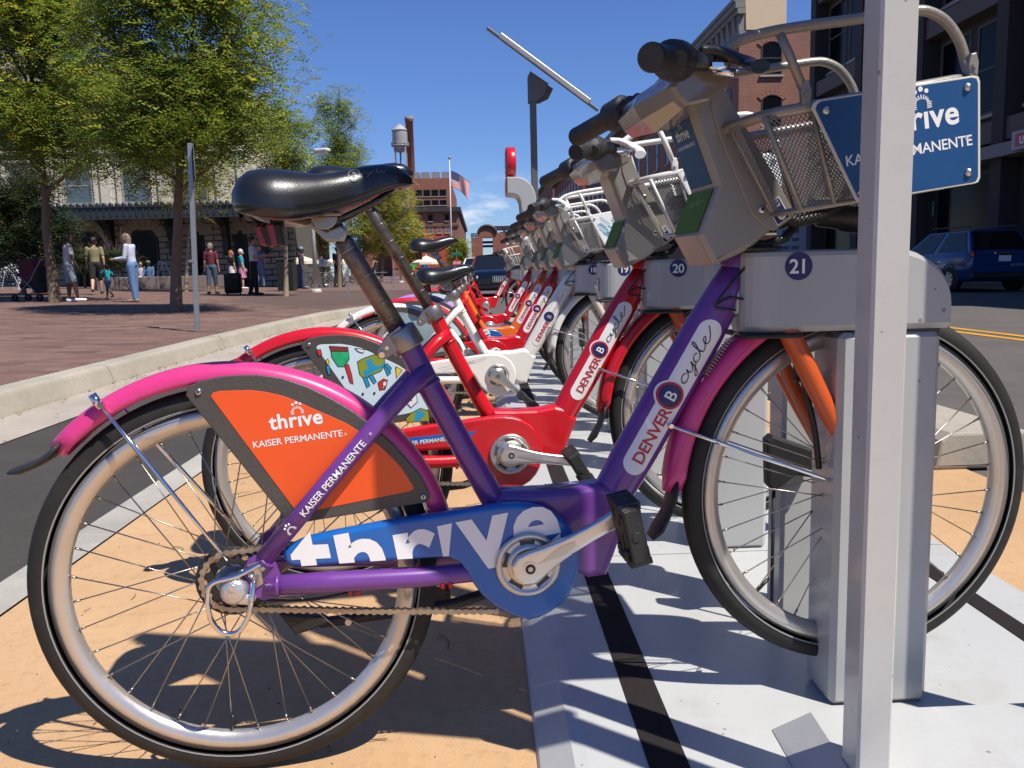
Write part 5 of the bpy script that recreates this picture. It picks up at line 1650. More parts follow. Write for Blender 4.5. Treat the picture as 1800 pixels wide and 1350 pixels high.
# ================================================================= BUILDINGS
def brick_mat(name, c1, c2, mortar, w=.22, h=.075, ms=.010, bump=.5):
    m = bpy.data.materials.new(name); m.use_nodes = True
    N, L = m.node_tree.nodes, m.node_tree.links
    p = N['Principled BSDF']; p.inputs['Roughness'].default_value = .85
    tc = N.new('ShaderNodeTexCoord')
    sp = N.new('ShaderNodeSeparateXYZ'); L.new(tc.outputs['Object'], sp.inputs[0])
    ad = N.new('ShaderNodeMath'); ad.operation = 'ADD'; L.new(sp.outputs['X'], ad.inputs[0]); L.new(sp.outputs['Y'], ad.inputs[1])
    cb = N.new('ShaderNodeCombineXYZ'); L.new(ad.outputs[0], cb.inputs['X']); L.new(sp.outputs['Z'], cb.inputs['Y'])
    b = N.new('ShaderNodeTexBrick'); L.new(cb.outputs[0], b.inputs['Vector'])
    b.inputs['Color1'].default_value = (*c1, 1); b.inputs['Color2'].default_value = (*c2, 1); b.inputs['Mortar'].default_value = (*mortar, 1)
    b.inputs['Scale'].default_value = 1; b.inputs['Brick Width'].default_value = w; b.inputs['Row Height'].default_value = h; b.inputs['Mortar Size'].default_value = ms
    n = N.new('ShaderNodeTexNoise'); n.inputs['Scale'].default_value = 1.2; n.inputs['Detail'].default_value = 9; n.inputs['Roughness'].default_value = .7
    L.new(tc.outputs['Object'], n.inputs['Vector'])
    mr = N.new('ShaderNodeMapRange'); mr.inputs['To Min'].default_value = .55; mr.inputs['To Max'].default_value = 1.4; L.new(n.outputs['Fac'], mr.inputs['Value'])
    mx = N.new('ShaderNodeMix'); mx.data_type = 'RGBA'; mx.blend_type = 'MULTIPLY'; mx.inputs[0].default_value = 1
    L.new(b.outputs['Color'], mx.inputs[6]); L.new(mr.outputs['Result'], mx.inputs[7]); L.new(mx.outputs[2], p.inputs['Base Color'])
    bp = N.new('ShaderNodeBump'); bp.inputs['Strength'].default_value = bump; bp.inputs['Distance'].default_value = .02
    L.new(b.outputs['Fac'], bp.inputs['Height']); bp.invert = True; L.new(bp.outputs['Normal'], p.inputs['Normal'])
    return m
M_brick = brick_mat('red_brick', (.285, .088, .052), (.20, .062, .040), (.27, .155, .115), ms=.018)
M_brick2 = brick_mat('orange_brick', (.30, .10, .055), (.24, .08, .048), (.26, .14, .10), .24, .08)
M_brick3 = brick_mat('brown_brick', (.16, .075, .055), (.125, .06, .045), (.14, .09, .07), .24, .08)
M_redpaint = mat('red_painted_brick', (.36, .070, .030), .8, var=.2, scale=1.5)
M_cream = mat('cream_stone', (.60, .54, .42), .85, var=.12, scale=1.5, bump=.3, bscale=12, dirt=.3, dscale=1.2, dcol=(.30, .27, .21))
M_stone = mat('rusticated_stone', (.36, .33, .27), .9, var=.16, scale=2.5, bump=.5, bscale=10)
M_stonej = mat('stone_joint', (.10, .092, .076), .95)
M_glass = mat('window_glass', (.006, .007, .008), .12, 0, .3, .6, spec=.09)
M_glass2 = mat('pale_window_glass', (.09, .12, .13), .08, 0, .4, .7, spec=.7)
M_dframe = mat('dark_window_frame', (.035, .033, .032), .5)
M_wframe = mat('pale_window_frame', (.34, .31, .27), .6)
M_canopy = mat('canopy_iron', (.022, .028, .034), .5, 0, .2, 4)
M_stucco = mat('cream_stucco', (.62, .47, .31), .9, var=.08, scale=1.2, bump=.2, bscale=8)
M_cornice = mat('grey_cornice', (.20, .19, .17), .75, var=.15, scale=2)
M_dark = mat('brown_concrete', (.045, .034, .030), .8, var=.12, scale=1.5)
M_dark2 = mat('bronze_beam', (.115, .090, .076), .75, var=.1, scale=2)
M_graybld = mat('grey_metal', (.25, .25, .26), .5, .3, .1, 3)

def arch_poly(w, h, rise, n=10):
    """opening outline, base at z=0, centred"""
    pts = [(-w / 2, 0), (w / 2, 0)]
    z0 = h - rise
    r = (w * w / 4 + rise * rise) / (2 * rise) if rise > 0 else 0
    if rise <= 0: return pts + [(w / 2, h), (-w / 2, h)]
    a = math.asin(min(1, (w / 2) / r))
    return pts + [(r * math.sin(a - 2 * a * i / n), z0 + rise - r + r * math.cos(a - 2 * a * i / n)) for i in range(n + 1)]
def window(parent, f, w, h, rise=0.0, mf=None, mg=None, deep=.12, bars=1, fw=.07):
    """f(x, z, d): point on the wall, d metres in front of it. frame with panes set into it"""
    mf = mf or M_dframe; mg = mg or M_glass
    out = arch_poly(w, h, rise)
    inn = arch_poly(w - 2 * fw, h - 2 * fw, max(0, rise - fw * .3) if rise else 0)
    inn = [(x, z + fw) for x, z in inn]
    mb = MB(); k = len(out)
    A = [f(x, z, .03) for x, z in out]; B = [f(x, z, .03) for x, z in inn]; C = [f(x, z, -.0) for x, z in inn]; D = [f(x, z, -.05) for x, z in out]
    mb.add(A + B + C + D, [(i, (i + 1) % k, k + (i + 1) % k, k + i) for i in range(k)] + [(k + i, k + (i + 1) % k, 2 * k + (i + 1) % k, 2 * k + i) for i in range(k)] + [(3 * k + i, 3 * k + (i + 1) % k, (i + 1) % k, i) for i in range(k)])
    for i in range(bars):
        z = fw + (h - 2 * fw) * (i + 1) / (bars + 1)
        mb.add([f(-w / 2 + fw, z - .03, .022), f(w / 2 - fw, z - .03, .022), f(w / 2 - fw, z + .03, .022), f(-w / 2 + fw, z + .03, .022)], [(0, 1, 2, 3)])
    fr = build('window', mb, mf, parent)
    g = MB(); g.poly([f(x, z, .006) for x, z in inn]); build('pane', g, mg, fr)
    sl = MB(); P = [f(x, z, d) for d in (.0, .12) for x, z in ((-w / 2 - .08, -.10), (w / 2 + .08, -.10), (w / 2 + .08, -.002), (-w / 2 - .08, -.002))]
    sl.add(P, [(0, 1, 2, 3), (4, 5, 6, 7), (0, 1, 5, 4), (1, 2, 6, 5), (2, 3, 7, 6), (3, 0, 4, 7)]); build('sill', sl, M_wframe, fr)
    return fr

# ---- railway station behind the trees
SY = 44.0
st = empty('railway_station', (-22, SY, .7)); tag(st, 'cream stone railway station with an iron canopy behind the plaza trees', 'station building')
LX = lambda px: at(px, 480, SY).x + 22
LZ = lambda py, px=250: at(px, py, SY).z - .7
xa, xb = -22.0, LX(522)
zc = LZ(372)
xu = LX(445)
mb = MB(); mb.box(((xa + xu) / 2, 5, (zc + .1 + LZ(150)) / 2 + .0), (xu - xa, 10, LZ(150) - zc - .1)); build('upper_wall', mb, M_cream, st)
mb = MB(); mb.box(((xa + xb) / 2, 5.08, (zc + .1) / 2 - .4), (xb - xa - .1, 10, zc + .9)); build('lower_wall', mb, M_stonej, st)
arch_c = [LX(161), LX(258), LX(62), LX(-40), LX(352), LX(427)]
arch_w = [1.35, 1.35, 1.35, 1.35, .55, .55]
# stones of the ground floor, course by course, round the arched openings
stones = []
ch = .30; zz = -.35; row = 0
while zz < zc:
    x = xa + (0.45 if row % 2 else 0)
    while x < xb:
        w = .95
        segs = [(x, min(xb, x + w))]
        for c, aw in zip(arch_c, arch_w):
            top = 2.35; half = aw / 2 + .06
            zm = zz + ch / 2
            if zm > top + half * .45: continue
            hw = half if zm < top - half * .25 else half * math.sqrt(max(0, 1 - ((zm - (top - half * .25)) / (half * .72)) ** 2))
            ns = []
            for a, b in segs:
                if b <= c - hw or a >= c + hw: ns.append((a, b))
                else:
                    if a < c - hw: ns.append((a, c - hw))
                    if b > c + hw: ns.append((c + hw, b))
            segs = ns
        for a, b in segs:
            if b - a > .10: stones.append((a, b, zz, min(zz + ch, zc)))
        x += w
    zz += ch; row += 1
def stone_mb(mb, q, ox=0, oz=0):
    a, b, z0, z1 = q; g = .013; d = -.06 - random.uniform(0, .02); bv = .016
    P = [(a + g - ox, .08, z0 + g - oz), (b - g - ox, .08, z0 + g - oz), (b - g - ox, .08, z1 - g - oz), (a + g - ox, .08, z1 - g - oz)]
    Q = [(a + g + bv - ox, d, z0 + g + bv - oz), (b - g - bv - ox, d, z0 + g + bv - oz), (b - g - bv - ox, d, z1 - g - bv - oz), (a + g + bv - ox, d, z1 - g - bv - oz)]
    mb.add(P + Q, [(4, 5, 6, 7)] + [(i, (i + 1) % 4, 4 + (i + 1) % 4, 4 + i) for i in range(4)])
stones.sort(key=lambda q: abs((q[0] + q[1]) / 2 - LX(235)))
rest = MB()
for i, q in enumerate(stones):
    if i < 280 and q[3] - q[2] > .2:
        mb = MB(); cx, cz = (q[0] + q[1]) / 2, (q[2] + q[3]) / 2
        stone_mb(mb, q, cx, cz); build('stone', mb, M_stone, st, (cx, 0, cz))
    else: stone_mb(rest, q)
tag(build('stone_coursing', rest, M_stone, st), kind='stuff')
for c, aw in zip(arch_c, arch_w):
    window(st, lambda x, z, d, c=c: V((c + x, -.0 - d, -.3 + z)), aw, 2.95, aw * .42, M_canopy, M_glass, bars=0)
    # voussoir ring
    for j in range(9):
        a = PI * (0.06 + .88 * (j + .5) / 9); r0, r1 = aw / 2 + .05, aw / 2 + .62
        mb = MB(); cz = 2.35 - aw * .12
        q = []
        for r_, da in ((r0, -1), (r1, -1), (r1, 1), (r0, 1)):
            t = a + da * (PI * .88 / 18 - .012); q.append((c + r_ * math.cos(t), cz + r_ * .82 * math.sin(t)))
        mb.plate(q, -.10, .02, .0, lambda a_, b_, y: V((a_, y, b_))); build('arch_stone', mb, M_stone, st)
# canopy with scalloped crest and brackets
mb = MB()
xc = LX(600)
mb.box(((xa + xc) / 2, -1.7, zc - .12), (xc - xa, 3.4, .16)); mb.box(((xa + xc) / 2, -3.45, zc - .30), (xc - xa, .10, .62)); mb.box(((xa + xc) / 2, -3.53, zc - .02), (xc - xa, .08, .06)); mb.box(((xa + xc) / 2, -3.53, zc - .58), (xc - xa, .08, .06))
cn = build('canopy', mb, M_canopy, st)
mb = MB(); x = xa + .1
while x < xb - .1:
    mb.lathe([(0, -.05), (.11, -.05), (.12, 0), (.11, .05), (0, .05)], (x, -3.45, zc + .06), (0, 1, 0), 10); x += .30
tag(build('crest_rosette', mb, M_canopy, cn), kind='stuff')
mb = MB(); x = xa + .1
while x < xb - .1:
    mb.box((x, -3.52, zc - .30), (.07, .04, .34)); x += .30
tag(build('fascia_rib', mb, M_canopy, cn), kind='stuff')
for px in (-80, 20, 108, 203, 310, 404, 470):
    c = LX(px); mb = MB()
    mb.plate([(-.0, zc - .2), (-3.2, zc - .2), (-3.1, zc - .38), (-1.6, zc - .50), (-.75, zc - .85), (-.42, zc - 1.4), (-.35, zc - 2.2), (-.1, zc - 2.3), (-.0, zc - 2.25)], c - .16, c + .16, .03, lambda a, b, y: V((y, a, b))); build('bracket', mb, M_canopy, cn)
# upper windows, string courses, cornice
for px in (-40, 55, 152, 252, 352):
    c = LX(px)
    for z0 in (zc + .40, zc + 3.5):
        window(st, lambda x, z, d, c=c, z0=z0: V((c + x, -d, z0 + z)), 1.45, 1.9 if z0 < zc + 1 else 2.0, 0, M_wframe, M_glass2, bars=1, fw=.10)
        mb = MB(); mb.box((c, -.07, z0 + 2.2), (1.9, .14, .16)); mb.box((c - .86, -.05, z0 + 1.0), (.18, .10, 2.1)); mb.box((c + .86, -.05, z0 + 1.0), (.18, .10, 2.1)); build('window_surround', mb, M_cream, st)
zt = LZ(150)
mb = MB()
for z, d, h in ((zc + 3.0, .12, .22), (zt - .55, .18, .20), (zt - .22, .45, .22), (zt + .02, .70, .22), (zt + .9, .20, .14)): mb.box(((xa + xu) / 2, .8 - d - .8 + .0, z), (xu - xa + 2 * d, 2 * d, h))
mb.box(((xa + xu) / 2, .12, zt + .45), (xu - xa, .3, .85)); build('cornice', mb, M_cream, st)
for px in (-70, 8, 104, 200, 300, 400, 438):
    c = LX(px); mb = MB(); mb.box((c, -.06, (zc + zt) / 2), (.55, .16, zt - zc - .6), bev=.03); build('pilaster', mb, M_cream, st)
mb = MB(); c = LX(400)
mb.plate([(c - 1.1, zt + .9), (c + 1.1, zt + .9), (c + .9, zt + 1.25), (c + .45, zt + 1.7), (c, zt + 1.85), (c - .45, zt + 1.7), (c - .9, zt + 1.25)], -.1, .3, .05); build('parapet_crest', mb, M_cream, st)
mb = MB(); c = LX(-20)
mb.plate([(c - 4.2, zt)] + [(c + 4.2 * math.cos(a), zt + .2 + 2.7 * math.sin(a)) for a in [PI * i / 20 for i in range(20, -1, -1)]] + [(c + 4.2, zt)], 3.0, 9.0, .0); build('hall_gable', mb, M_cream, st)
mb = MB(); pts = [(c + 4.4 * math.cos(a), 2.9, zt + .2 + 2.9 * math.sin(a)) for a in [PI * i / 20 for i in range(21)]]
mb.tube(pts, .16, 8); build('gable_moulding', mb, M_cornice, st)

# ---- right-hand side: dark modern block, brick block with cornice, further street front
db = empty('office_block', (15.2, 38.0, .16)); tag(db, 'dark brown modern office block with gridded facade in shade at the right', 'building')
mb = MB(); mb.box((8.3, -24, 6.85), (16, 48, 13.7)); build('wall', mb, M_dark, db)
fx = lambda y, z, d: V((.30 - d, y, z))
ny = 0
for j in range(10):
    yc = -2.3 - j * 4.6
    if 38 + yc < 3: break
    for fl in range(2):
        z0 = 5.0 + fl * 3.9
        for h_ in (-1, 1):
            window(db, lambda x, z, d, yc=yc, z0=z0, h_=h_: fx(yc + h_ * 1.03 + x, z0 + z, d), 1.70, 2.75, 0, M_dark2, M_glass, bars=1, fw=.09)
    mb = MB(); mb.box((.02, yc + 2.3, 6.95), (.62, .55, 13.3)); build('pilaster', mb, M_dark, db)
    for z0, h in ((0, 3.1),):
        window(db, lambda x, z, d, yc=yc: fx(yc + x, .25 + z, d), 3.6, 3.1, 0, M_dframe, M_glass, bars=0, fw=.08)
for fl in range(3):
    mb = MB(); mb.box((.05, -24, 4.35 + fl * 3.9), (.50, 48, .62)); build('floor_band', mb, M_dark2, db)
mb = MB(); mb.box((-.10, -24, 3.72), (.8, 48, .36)); build('stone_fascia', mb, mat('fascia_stone', (.26, .235, .21), .8), db)
q0 = atx(1795, 245, 14.6) - V((15.2, 38, .16))
sgn_ = MB(); sgn_.box((-.56, q0.y - .45, q0.z), (.10, 1.7, .50)); sp_ = build('fascia_sign', sgn_, mat('sign_grey', (.34, .33, .36), .5), db)
sgn_ = MB(); fz = lambda x, y: V((-.613, q0.y - .02 - x, q0.z - .17 + y)); sgn_.poly([fz(-.26, -.0), fz(.30, -.0), fz(.30, .34), (fz(-.26, .34))]); sb_ = build('red_shield', sgn_, M_redprint, sp_)
sgn_ = MB(); put_text(sgn_, 'u', lambda x, y: V((-.616, q0.y - .04 - x, q0.z - .11 + y)), .42, bold=.05); build('lettering', sgn_, M_white, sp_)
for px, m_ in ((1618, mat('poster_pink', (.38, .16, .18), .6)), (1632, mat('poster_green', (.12, .27, .22), .6))):
    q = atx(px, 368, 15.38) - V((15.2, 38, .16)); mb = MB(); mb.box((.255, q.y, q.z), (.01, .42, .50)); build('window_poster', mb, m_, db)
a_, b_ = at(1366, 440, 42), at(1433, 372, 42)
bn_ = empty('banner', (a_.x, 42, .16)); tag(bn_, 'white printed banner beside a maroon panel, glimpsed above dock 21', 'banner')
w_, h_ = b_.x - a_.x, b_.z - .16
mb = MB(); mb.box((w_ / 2, 0, h_ / 2 + .2), (w_, .04, h_ - .4)); build('sheet', mb, mat('banner_white', (.52, .54, .55), .7), bn_)
for i in range(4):
    for k_ in range(2):
        mb = MB(); mb.box((w_ * (.22 + .26 * k_), -.024, h_ - .55 - i * .40), (w_ * .20, .006, .17)); build('print_bar', mb, mat('banner_print', (.20, .19, .22), .7), bn_)
mb = MB(); w2 = at(1482, 415, 42).x - b_.x; mb.box((w_ + w2 / 2 + .02, .02, h_ / 2 - .1), (w2, .06, h_ - .2)); build('maroon_panel', mb, mat('maroon_canvas', (.06, .012, .016), .8), bn_)
for x in (0, w_ + w2):
    mb = MB(); mb.tube([(x, .04, 0), (x, .04, h_ + .1)], .03, 8); build('post', mb, M_graybld, bn_)

bb = empty('brick_block', (14.4, 47.0, .16)); tag(bb, 'sunlit red brick block with grey bracketed cornice and arched windows', 'building')
zB = at(1345, 52, 47).z - .16
mb = MB(); mb.box((7, 16, zB / 2), (14, 32, zB)); build('wall', mb, M_brick, bb)
mb = MB()
mb.plate([(-.0, zB - .0), (at(1312, 0, 47).x - 14.4, zB), (at(1326, 40, 47).x - 14.4, zB), (at(1330, 55, 47).x - 14.4, zB - .35), (at(1378, 55, 47).x - 14.4, zB - .35), (at(1382, 40, 47).x - 14.4, zB + .1), (at(1382, 40, 47).x - 14.4, zB + 5), (0.2, zB + 5)][1:], -.03, .45, .0); build('stucco_patch', mb, M_stucco, bb)
mb = MB(); mb.box((.85, 16.1, zB + .6), (1.7, 31.7, 1.2)); build('upper_storey', mb, M_brick, bb)
fw_ = lambda x, z, d: V((x, -d, z))
for px in (1357,):
    for py, pb in ((72, 132), (166, 226), (262, 322), (350, 410)):
        c = at(px, py, 47) - V((14.4, 47, .16)); b_ = at(px, pb, 47).z - .16
        window(bb, lambda x, z, d, c=c, b_=b_: V((c.x + x, -d, b_ + z)), 1.15, c.z - b_, .22, M_dframe, M_glass, bars=1)
        for j in range(7):
            a = PI * (.22 + .56 * (j + .5) / 7); q = []
            for r_, da in ((.78, -1), (1.06, -1), (1.06, 1), (.78, 1)):
                t = a + da * .115; q.append((c.x + r_ * math.cos(t), c.z - .80 + r_ * math.sin(t)))
            mb = MB(); mb.plate(q, -.05, .02, 0); build('arch_brick', mb, M_brick, bb)
fl_ = lambda y, z, d: V((-d, y, z))
for j in range(8):
    for z0 in (4.6, 8.4, 12.0):
        window(bb, lambda x, z, d, j=j, z0=z0: V((-d, 2 + j * 3.9 + x, z0 + z)), 1.3, 2.3, .25, M_dframe, M_glass, bars=1)
mb = MB()
zC = zB + 1.25
for d, z, h in ((.12, zC - 1.5, .22), (.22, zC - .35, .30), (.34, zC - .05, .34), (.42, zC + .22, .22)): mb.box((-d / 2 + .1, 15.9, z), (d + .2, 32.6, h))
mb.box((.05, 15.9, zC - .95), (.3, 32.2, .9))
cnb = build('cornice', mb, M_cornice, bb)
for j in range(30):
    mb = MB(); mb.plate([(0, -.85), (-.20, .05), (-.26, .12), (.0, .12)], -.16, .16, .0, lambda a, b, y: V((a, y, b))); build('cornice_bracket', mb, M_cornice, cnb, (-.08, .4 + j * 1.06, zC - .65))
mb = MB(); mb.box((5.2, .3, zB + .30), (2.2, .6, .18)); build('coping', mb, M_wframe, bb)
for yo, ln, h, m_, lb in ((81, 34, 14.5, M_brick3, 'brown brick street front beyond the corniced brick block'), (117, 45, 16.5, M_brick2, 'farther orange brick street front down the street'), (165, 60, 19, M_brick, 'farthest red brick street front at the end of the street')):
    fb = empty('street_front', (14.4, yo, .16)); tag(fb, lb, 'building')
    mb = MB(); mb.box((7, ln / 2, h / 2), (14, ln, h)); build('wall', mb, m_, fb)
    mb = MB(); mb.box((-.2, ln / 2, h - .2), (.9, ln, .6)); build('cornice', mb, M_cornice, fb)
    for j in range(int(ln / 4)):
        for z0 in (4.4, 8.2, 12.0):
            if z0 + 2.6 < h: window(fb, lambda x, z, d, j=j, z0=z0: V((-d, 2 + j * 4 + x, z0 + z)), 1.4, 2.2, .2, M_dframe, M_glass, bars=1)

# ---- brick ice house with chimney stack, water tower
WY = 150.0
wh = empty('brick_warehouse', (at(770, 480, WY).x, WY, 0)); tag(wh, 'red brick warehouse with two window rows behind the flag', 'building')
ox = at(770, 480, WY).x
X_ = lambda px, Y=WY: at(px, 480, Y).x - ox
Z_ = lambda py, Y=WY: at(770, py, Y).z
mb = MB(); mb.box(((X_(640) + X_(796)) / 2, 22, Z_(313) / 2), (X_(796) - X_(640), 44, Z_(313))); build('upper_block', mb, M_brick2, wh)
LYw = -12.0
x0, x1 = X_(690, WY + LYw), X_(809, WY + LYw)
mb = MB(); mb.box(((x0 + x1) / 2, LYw + 35, Z_(371, WY + LYw) / 2), (x1 - x0, 70, Z_(371, WY + LYw))); build('lower_block', mb, M_brick, wh)
mb = MB(); mb.box(((x0 + x1) / 2, LYw + 34.8, Z_(371, WY + LYw) + .2), (x1 - x0 + .8, 71, .7)); build('cornice', mb, M_dframe, wh)
zr0, zr1 = Z_(470, WY + LYw), Z_(398, WY + LYw)
mb = MB(); mb.box(((x0 + x1) / 2 - .9, LYw - .05, (zr0 + zr1) / 2), (x1 - x0 - 1.8, .12, zr1 - zr0)); build('painted_wall', mb, M_redpaint, wh)
mb = MB(); mb.box(((x0 + x1) / 2, LYw - .1, zr1 + .15), (x1 - x0, .3, .35)); build('string_course', mb, M_brick3, wh)
for px in (741.5, 755.5, 769.5, 783.5):
    for t, b_ in ((333, 345), (351.5, 361)):
        window(wh, lambda x, z, d, px=px, b_=b_: V((X_(px) + x, -d, Z_(b_) + z)), 1.22, Z_(t) - Z_(b_), 0, M_dframe, M_glass, bars=0, fw=.07)
for px, t, b_, w_, mg in ((722, 377, 389, .8, M_glass), (760, 377, 389, .8, M_glass), (789, 377, 389, .7, M_glass), (728, 398.5, 410, .75, M_glass2), (745, 398.5, 410, .75, M_glass2), (760, 398.5, 410, .75, M_glass2), (775, 398.5, 410, .75, M_glass2), (789, 398.5, 410, .75, M_glass2)):
    window(wh, lambda x, z, d, px=px, b_=b_: V((X_(px, WY + LYw) + x, LYw - .12 - d, Z_(b_, WY + LYw) + z)), w_, Z_(t, WY + LYw) - Z_(b_, WY + LYw), 0, M_wframe if mg is M_glass2 else M_dframe, mg, bars=1 if mg is M_glass2 else 0, fw=.07)
for j in range(6):
    window(wh, lambda x, z, d, j=j: V((x1 + d, LYw + 5 + j * 9 + x, 3 + z)), 2.2, 4, .4, M_dframe, M_glass, bars=1)
for px in (735, 752, 770, 788):
    mb = MB(); mb.box((X_(px), 4, Z_(313) + .7), (1.4, 3, 1.3)); build('roof_unit', mb, M_graybld, wh)
ck = empty('chimney_stack', at(721, 260, 153)); ck.location.z = 0; tag(ck, 'tall round brick chimney stack beside the water tower', 'chimney')
zt_ = at(720, 206, 153).z; rb = 7.2 / 1470 * 153
mb = MB(); mb.lathe([(rb * 1.12, 0), (rb * .88, zt_ - .9), (rb * 1.0, zt_ - .85), (rb * 1.02, zt_), (rb * .7, zt_), (rb * .7, zt_ - 1)], n=24); build('shaft', mb, M_brick2, ck)
mb = MB(); mb.lathe([(rb * 1.02, zt_ - .5), (rb * 1.06, zt_ - .45), (rb * 1.06, zt_ + .05), (rb * .8, zt_ + .05)], n=24); build('rim', mb, M_cornice, ck)
TY = 148.0
tw = empty('water_tower', at(703, 245, TY)); tw.location.z = 0; tag(tw, 'grey steel water tower with conical roof on thin legs', 'water tower')
tz = lambda py: at(703, py, TY).z
tr = 12.8 / 1470 * TY
M_tank = mat('tank_grey', (.36, .36, .36), .6, .2, .25, .8, dirt=.5, dscale=.9, dcol=(.17, .14, .12))
mb = MB(); mb.lathe([(tr, tz(255)), (tr, tz(229))], n=28); mb.lathe([(0, tz(269)), (tr * .45, tz(267.5)), (tr * .8, tz(263)), (tr, tz(255))], n=28); build('tank', mb, M_tank, tw)
mb = MB(); mb.lathe([(tr * 1.10, tz(229.5)), (tr * .55, tz(222.5)), (0, tz(217))], n=28); mb.lathe([(0, tz(217)), (.1, tz(216)), (0, tz(215))], n=8); build('roof', mb, M_tank, tw)
mb = MB(); mb.lathe([(tr, tz(256)), (tr * 1.18, tz(256)), (tr * 1.18, tz(257.2)), (tr, tz(257.2))], n=28)
mb.tube([(tr * 1.16 * math.cos(a), tr * 1.16 * math.sin(a), tz(251)) for a in [2 * PI * i / 28 for i in range(28)]], .05, 5, closed=True)
for i in range(14): mb.tube([(tr * 1.16 * math.cos(2 * PI * i / 14), tr * 1.16 * math.sin(2 * PI * i / 14), tz(z)) for z in (256, 251)], .04, 4)
build('balcony', mb, M_tank, tw)
for i in range(4):
    a = PI / 4 + PI / 2 * i; c, s = math.cos(a) * tr * 1.02, math.sin(a) * tr * 1.02
    mb = MB(); mb.bar((c, s, tz(256)), (c * 1.15, s * 1.15, 0), .20, .20); build('leg', mb, M_tank, tw)
    a2 = a + PI / 2; mb = MB()
    zs = [tz(268), tz(293), tz(320), tz(360)]
    for z in zs[1:]: mb.bar((c * 1.05, s * 1.05, z), (math.cos(a2) * tr * 1.07, math.sin(a2) * tr * 1.07, z), .12, .12)
    build('cross_beam', mb, M_tank, tw)
mb = MB(); mb.tube([(0, 0, tz(268)), (0, 0, 0)], .16, 8); build('riser_pipe', mb, M_tank, tw)

# ---- flag
FY = 95.0
fp = empty('flagpole', at(795, 486, FY)); fp.location.z = .2; tag(fp, 'tall white flagpole flying the striped flag in front of the brick warehouse', 'flagpole')
ft = at(790, 279, FY); fb_ = fp.location
top = ft - V(fb_)
mb = MB(); mb.tube([(0, 0, 0), tuple(top)], [.10, .05], 10); build('pole', mb, mat('pole_white', (.62, .61, .58), .4), fp)
mb = MB(); mb.sphere(top + V((0, 0, .1)), .16, 10); build('finial', mb, mat('gilt', (.5, .38, .12), .3, .9), fp)
fl = MB()
h1 = at(793, 300, FY) - V(fb_); h2 = at(794, 328, FY) - V(fb_); e1 = at(829, 350, FY) - V(fb_)
def flag(u, v):   # u along the fly, v down the hoist
    p = h1 + (h2 - h1) * v
    drop = (e1.z - h2.z - .35) * (u ** 1.15) + (.35) * u
    w = math.sin(u * 7.5 - v * 1.8) * .16 * u
    return p + V(((e1.x - h1.x) * (.93 * u + .07 * math.sin(u * 3.1)) - v * u * .25, .5 * w * 3, drop * 1.02 * .98 + w * .4))
NU = 26
for k in range(13):
    for i in range(NU):
        u0, u1 = i / NU, (i + 1) / NU; v0, v1 = k / 13, (k + 1) / 13
        mi = 2 if (k < 7 and u1 <= .415) else (0 if k % 2 == 0 else 1)
        fl.quad(flag(u0, v0), flag(u1, v0), flag(u1, v1), flag(u0, v1), mi, True)
fo = build('flag', fl, [mat('flag_red', (.50, .004, .016), .8), mat('flag_white', (.72, .70, .68), .8), mat('flag_blue', (.022, .03, .12), .8)], fp)
fs_ = MB()
for r in range(9):
    for c in range(6 if r % 2 == 0 else 5):
        u = .035 + (c + (.5 if r % 2 else 0)) * .068; v = (.06 + r * .053)
        p = flag(u, v) + V((0, -.02, 0)); fs_.add([p + V((.032 * math.cos(PI / 2 + q * 4 * PI / 5), 0, .032 * math.sin(PI / 2 + q * 4 * PI / 5))) for q in range(5)] , [(0, 1, 2), (2, 3, 4), (0, 3, 4), (1, 2, 4)])
tag(build('flag_star', fs_, M_white, fo), kind='stuff')

# ---- stadium at the end of the street
DYS = 250.0
sdm = empty('stadium', at(868, 480, DYS)); sdm.location.z = 0; tag(sdm, 'distant brick ballpark entrance with a rounded arch top and dark steel stands', 'stadium')
o_ = sdm.location.x; sx = lambda px: at(px, 480, DYS).x - o_; sz = lambda py: at(868, py, DYS).z
mb = MB()
pts = [(sx(842), 0), (sx(842), sz(409))] + [(sx(858.5) + (sx(873) - sx(858.5)) * math.cos(a), sz(409) + (sz(397) - sz(409)) * math.sin(a)) for a in [PI * i / 14 for i in range(14, -1, -1)]] + [(sx(889), sz(409)), (sx(889), 0), (sx(868), 0), (sx(868), sz(417)), (sx(850), sz(417)), (sx(850), 0)]
mb.plate(pts, 0, 6, 0); build('arch_wall', mb, M_brick2, sdm)
mb = MB(); mb.tube([(sx(858.5) + (sx(874) - sx(858.5)) * math.cos(a), -.2, sz(409) + (sz(396.4) - sz(409)) * math.sin(a)) for a in [PI * i / 14 for i in range(15)]], .45, 6); build('arch_coping', mb, M_dframe, sdm)
mb = MB(); mb.box(((sx(830) + sx(842)) / 2, 4, sz(417) / 2), (sx(842) - sx(830), 8, sz(417))); build('brick_wing', mb, M_brick2, sdm)
mb = MB(); mb.box(((sx(889) + sx(905)) / 2, 6, sz(430) / 2), (sx(930) - sx(889), 8, sz(430))); build('brick_wing', mb, M_brick2, sdm)
mb = MB()
for a, b in ((830, 842), (876, 889)):
    for i in range(6): mb.box((sx(a + (b - a) * i / 5), 3, sz(413)), (.25, .3, sz(409) - sz(417)))
    for z in (409, 413, 417): mb.box((sx((a + b) / 2), 3, sz(z)), (sx(b) - sx(a), .3, .25))
for z in (425, 432): mb.box((sx(859), 3, sz(z)), (sx(868) - sx(850), .6, .7))
build('steel_railing', mb, M_dframe, sdm)
mb = MB()
for i in range(12):
    a, b = 864 + i * 4, 868 + i * 4
    mb.bar((sx(a), 9, sz(396)), (sx(b), 9, sz(401)), .35, .35); mb.bar((sx(b), 9, sz(396)), (sx(a), 9, sz(401)), .35, .35)
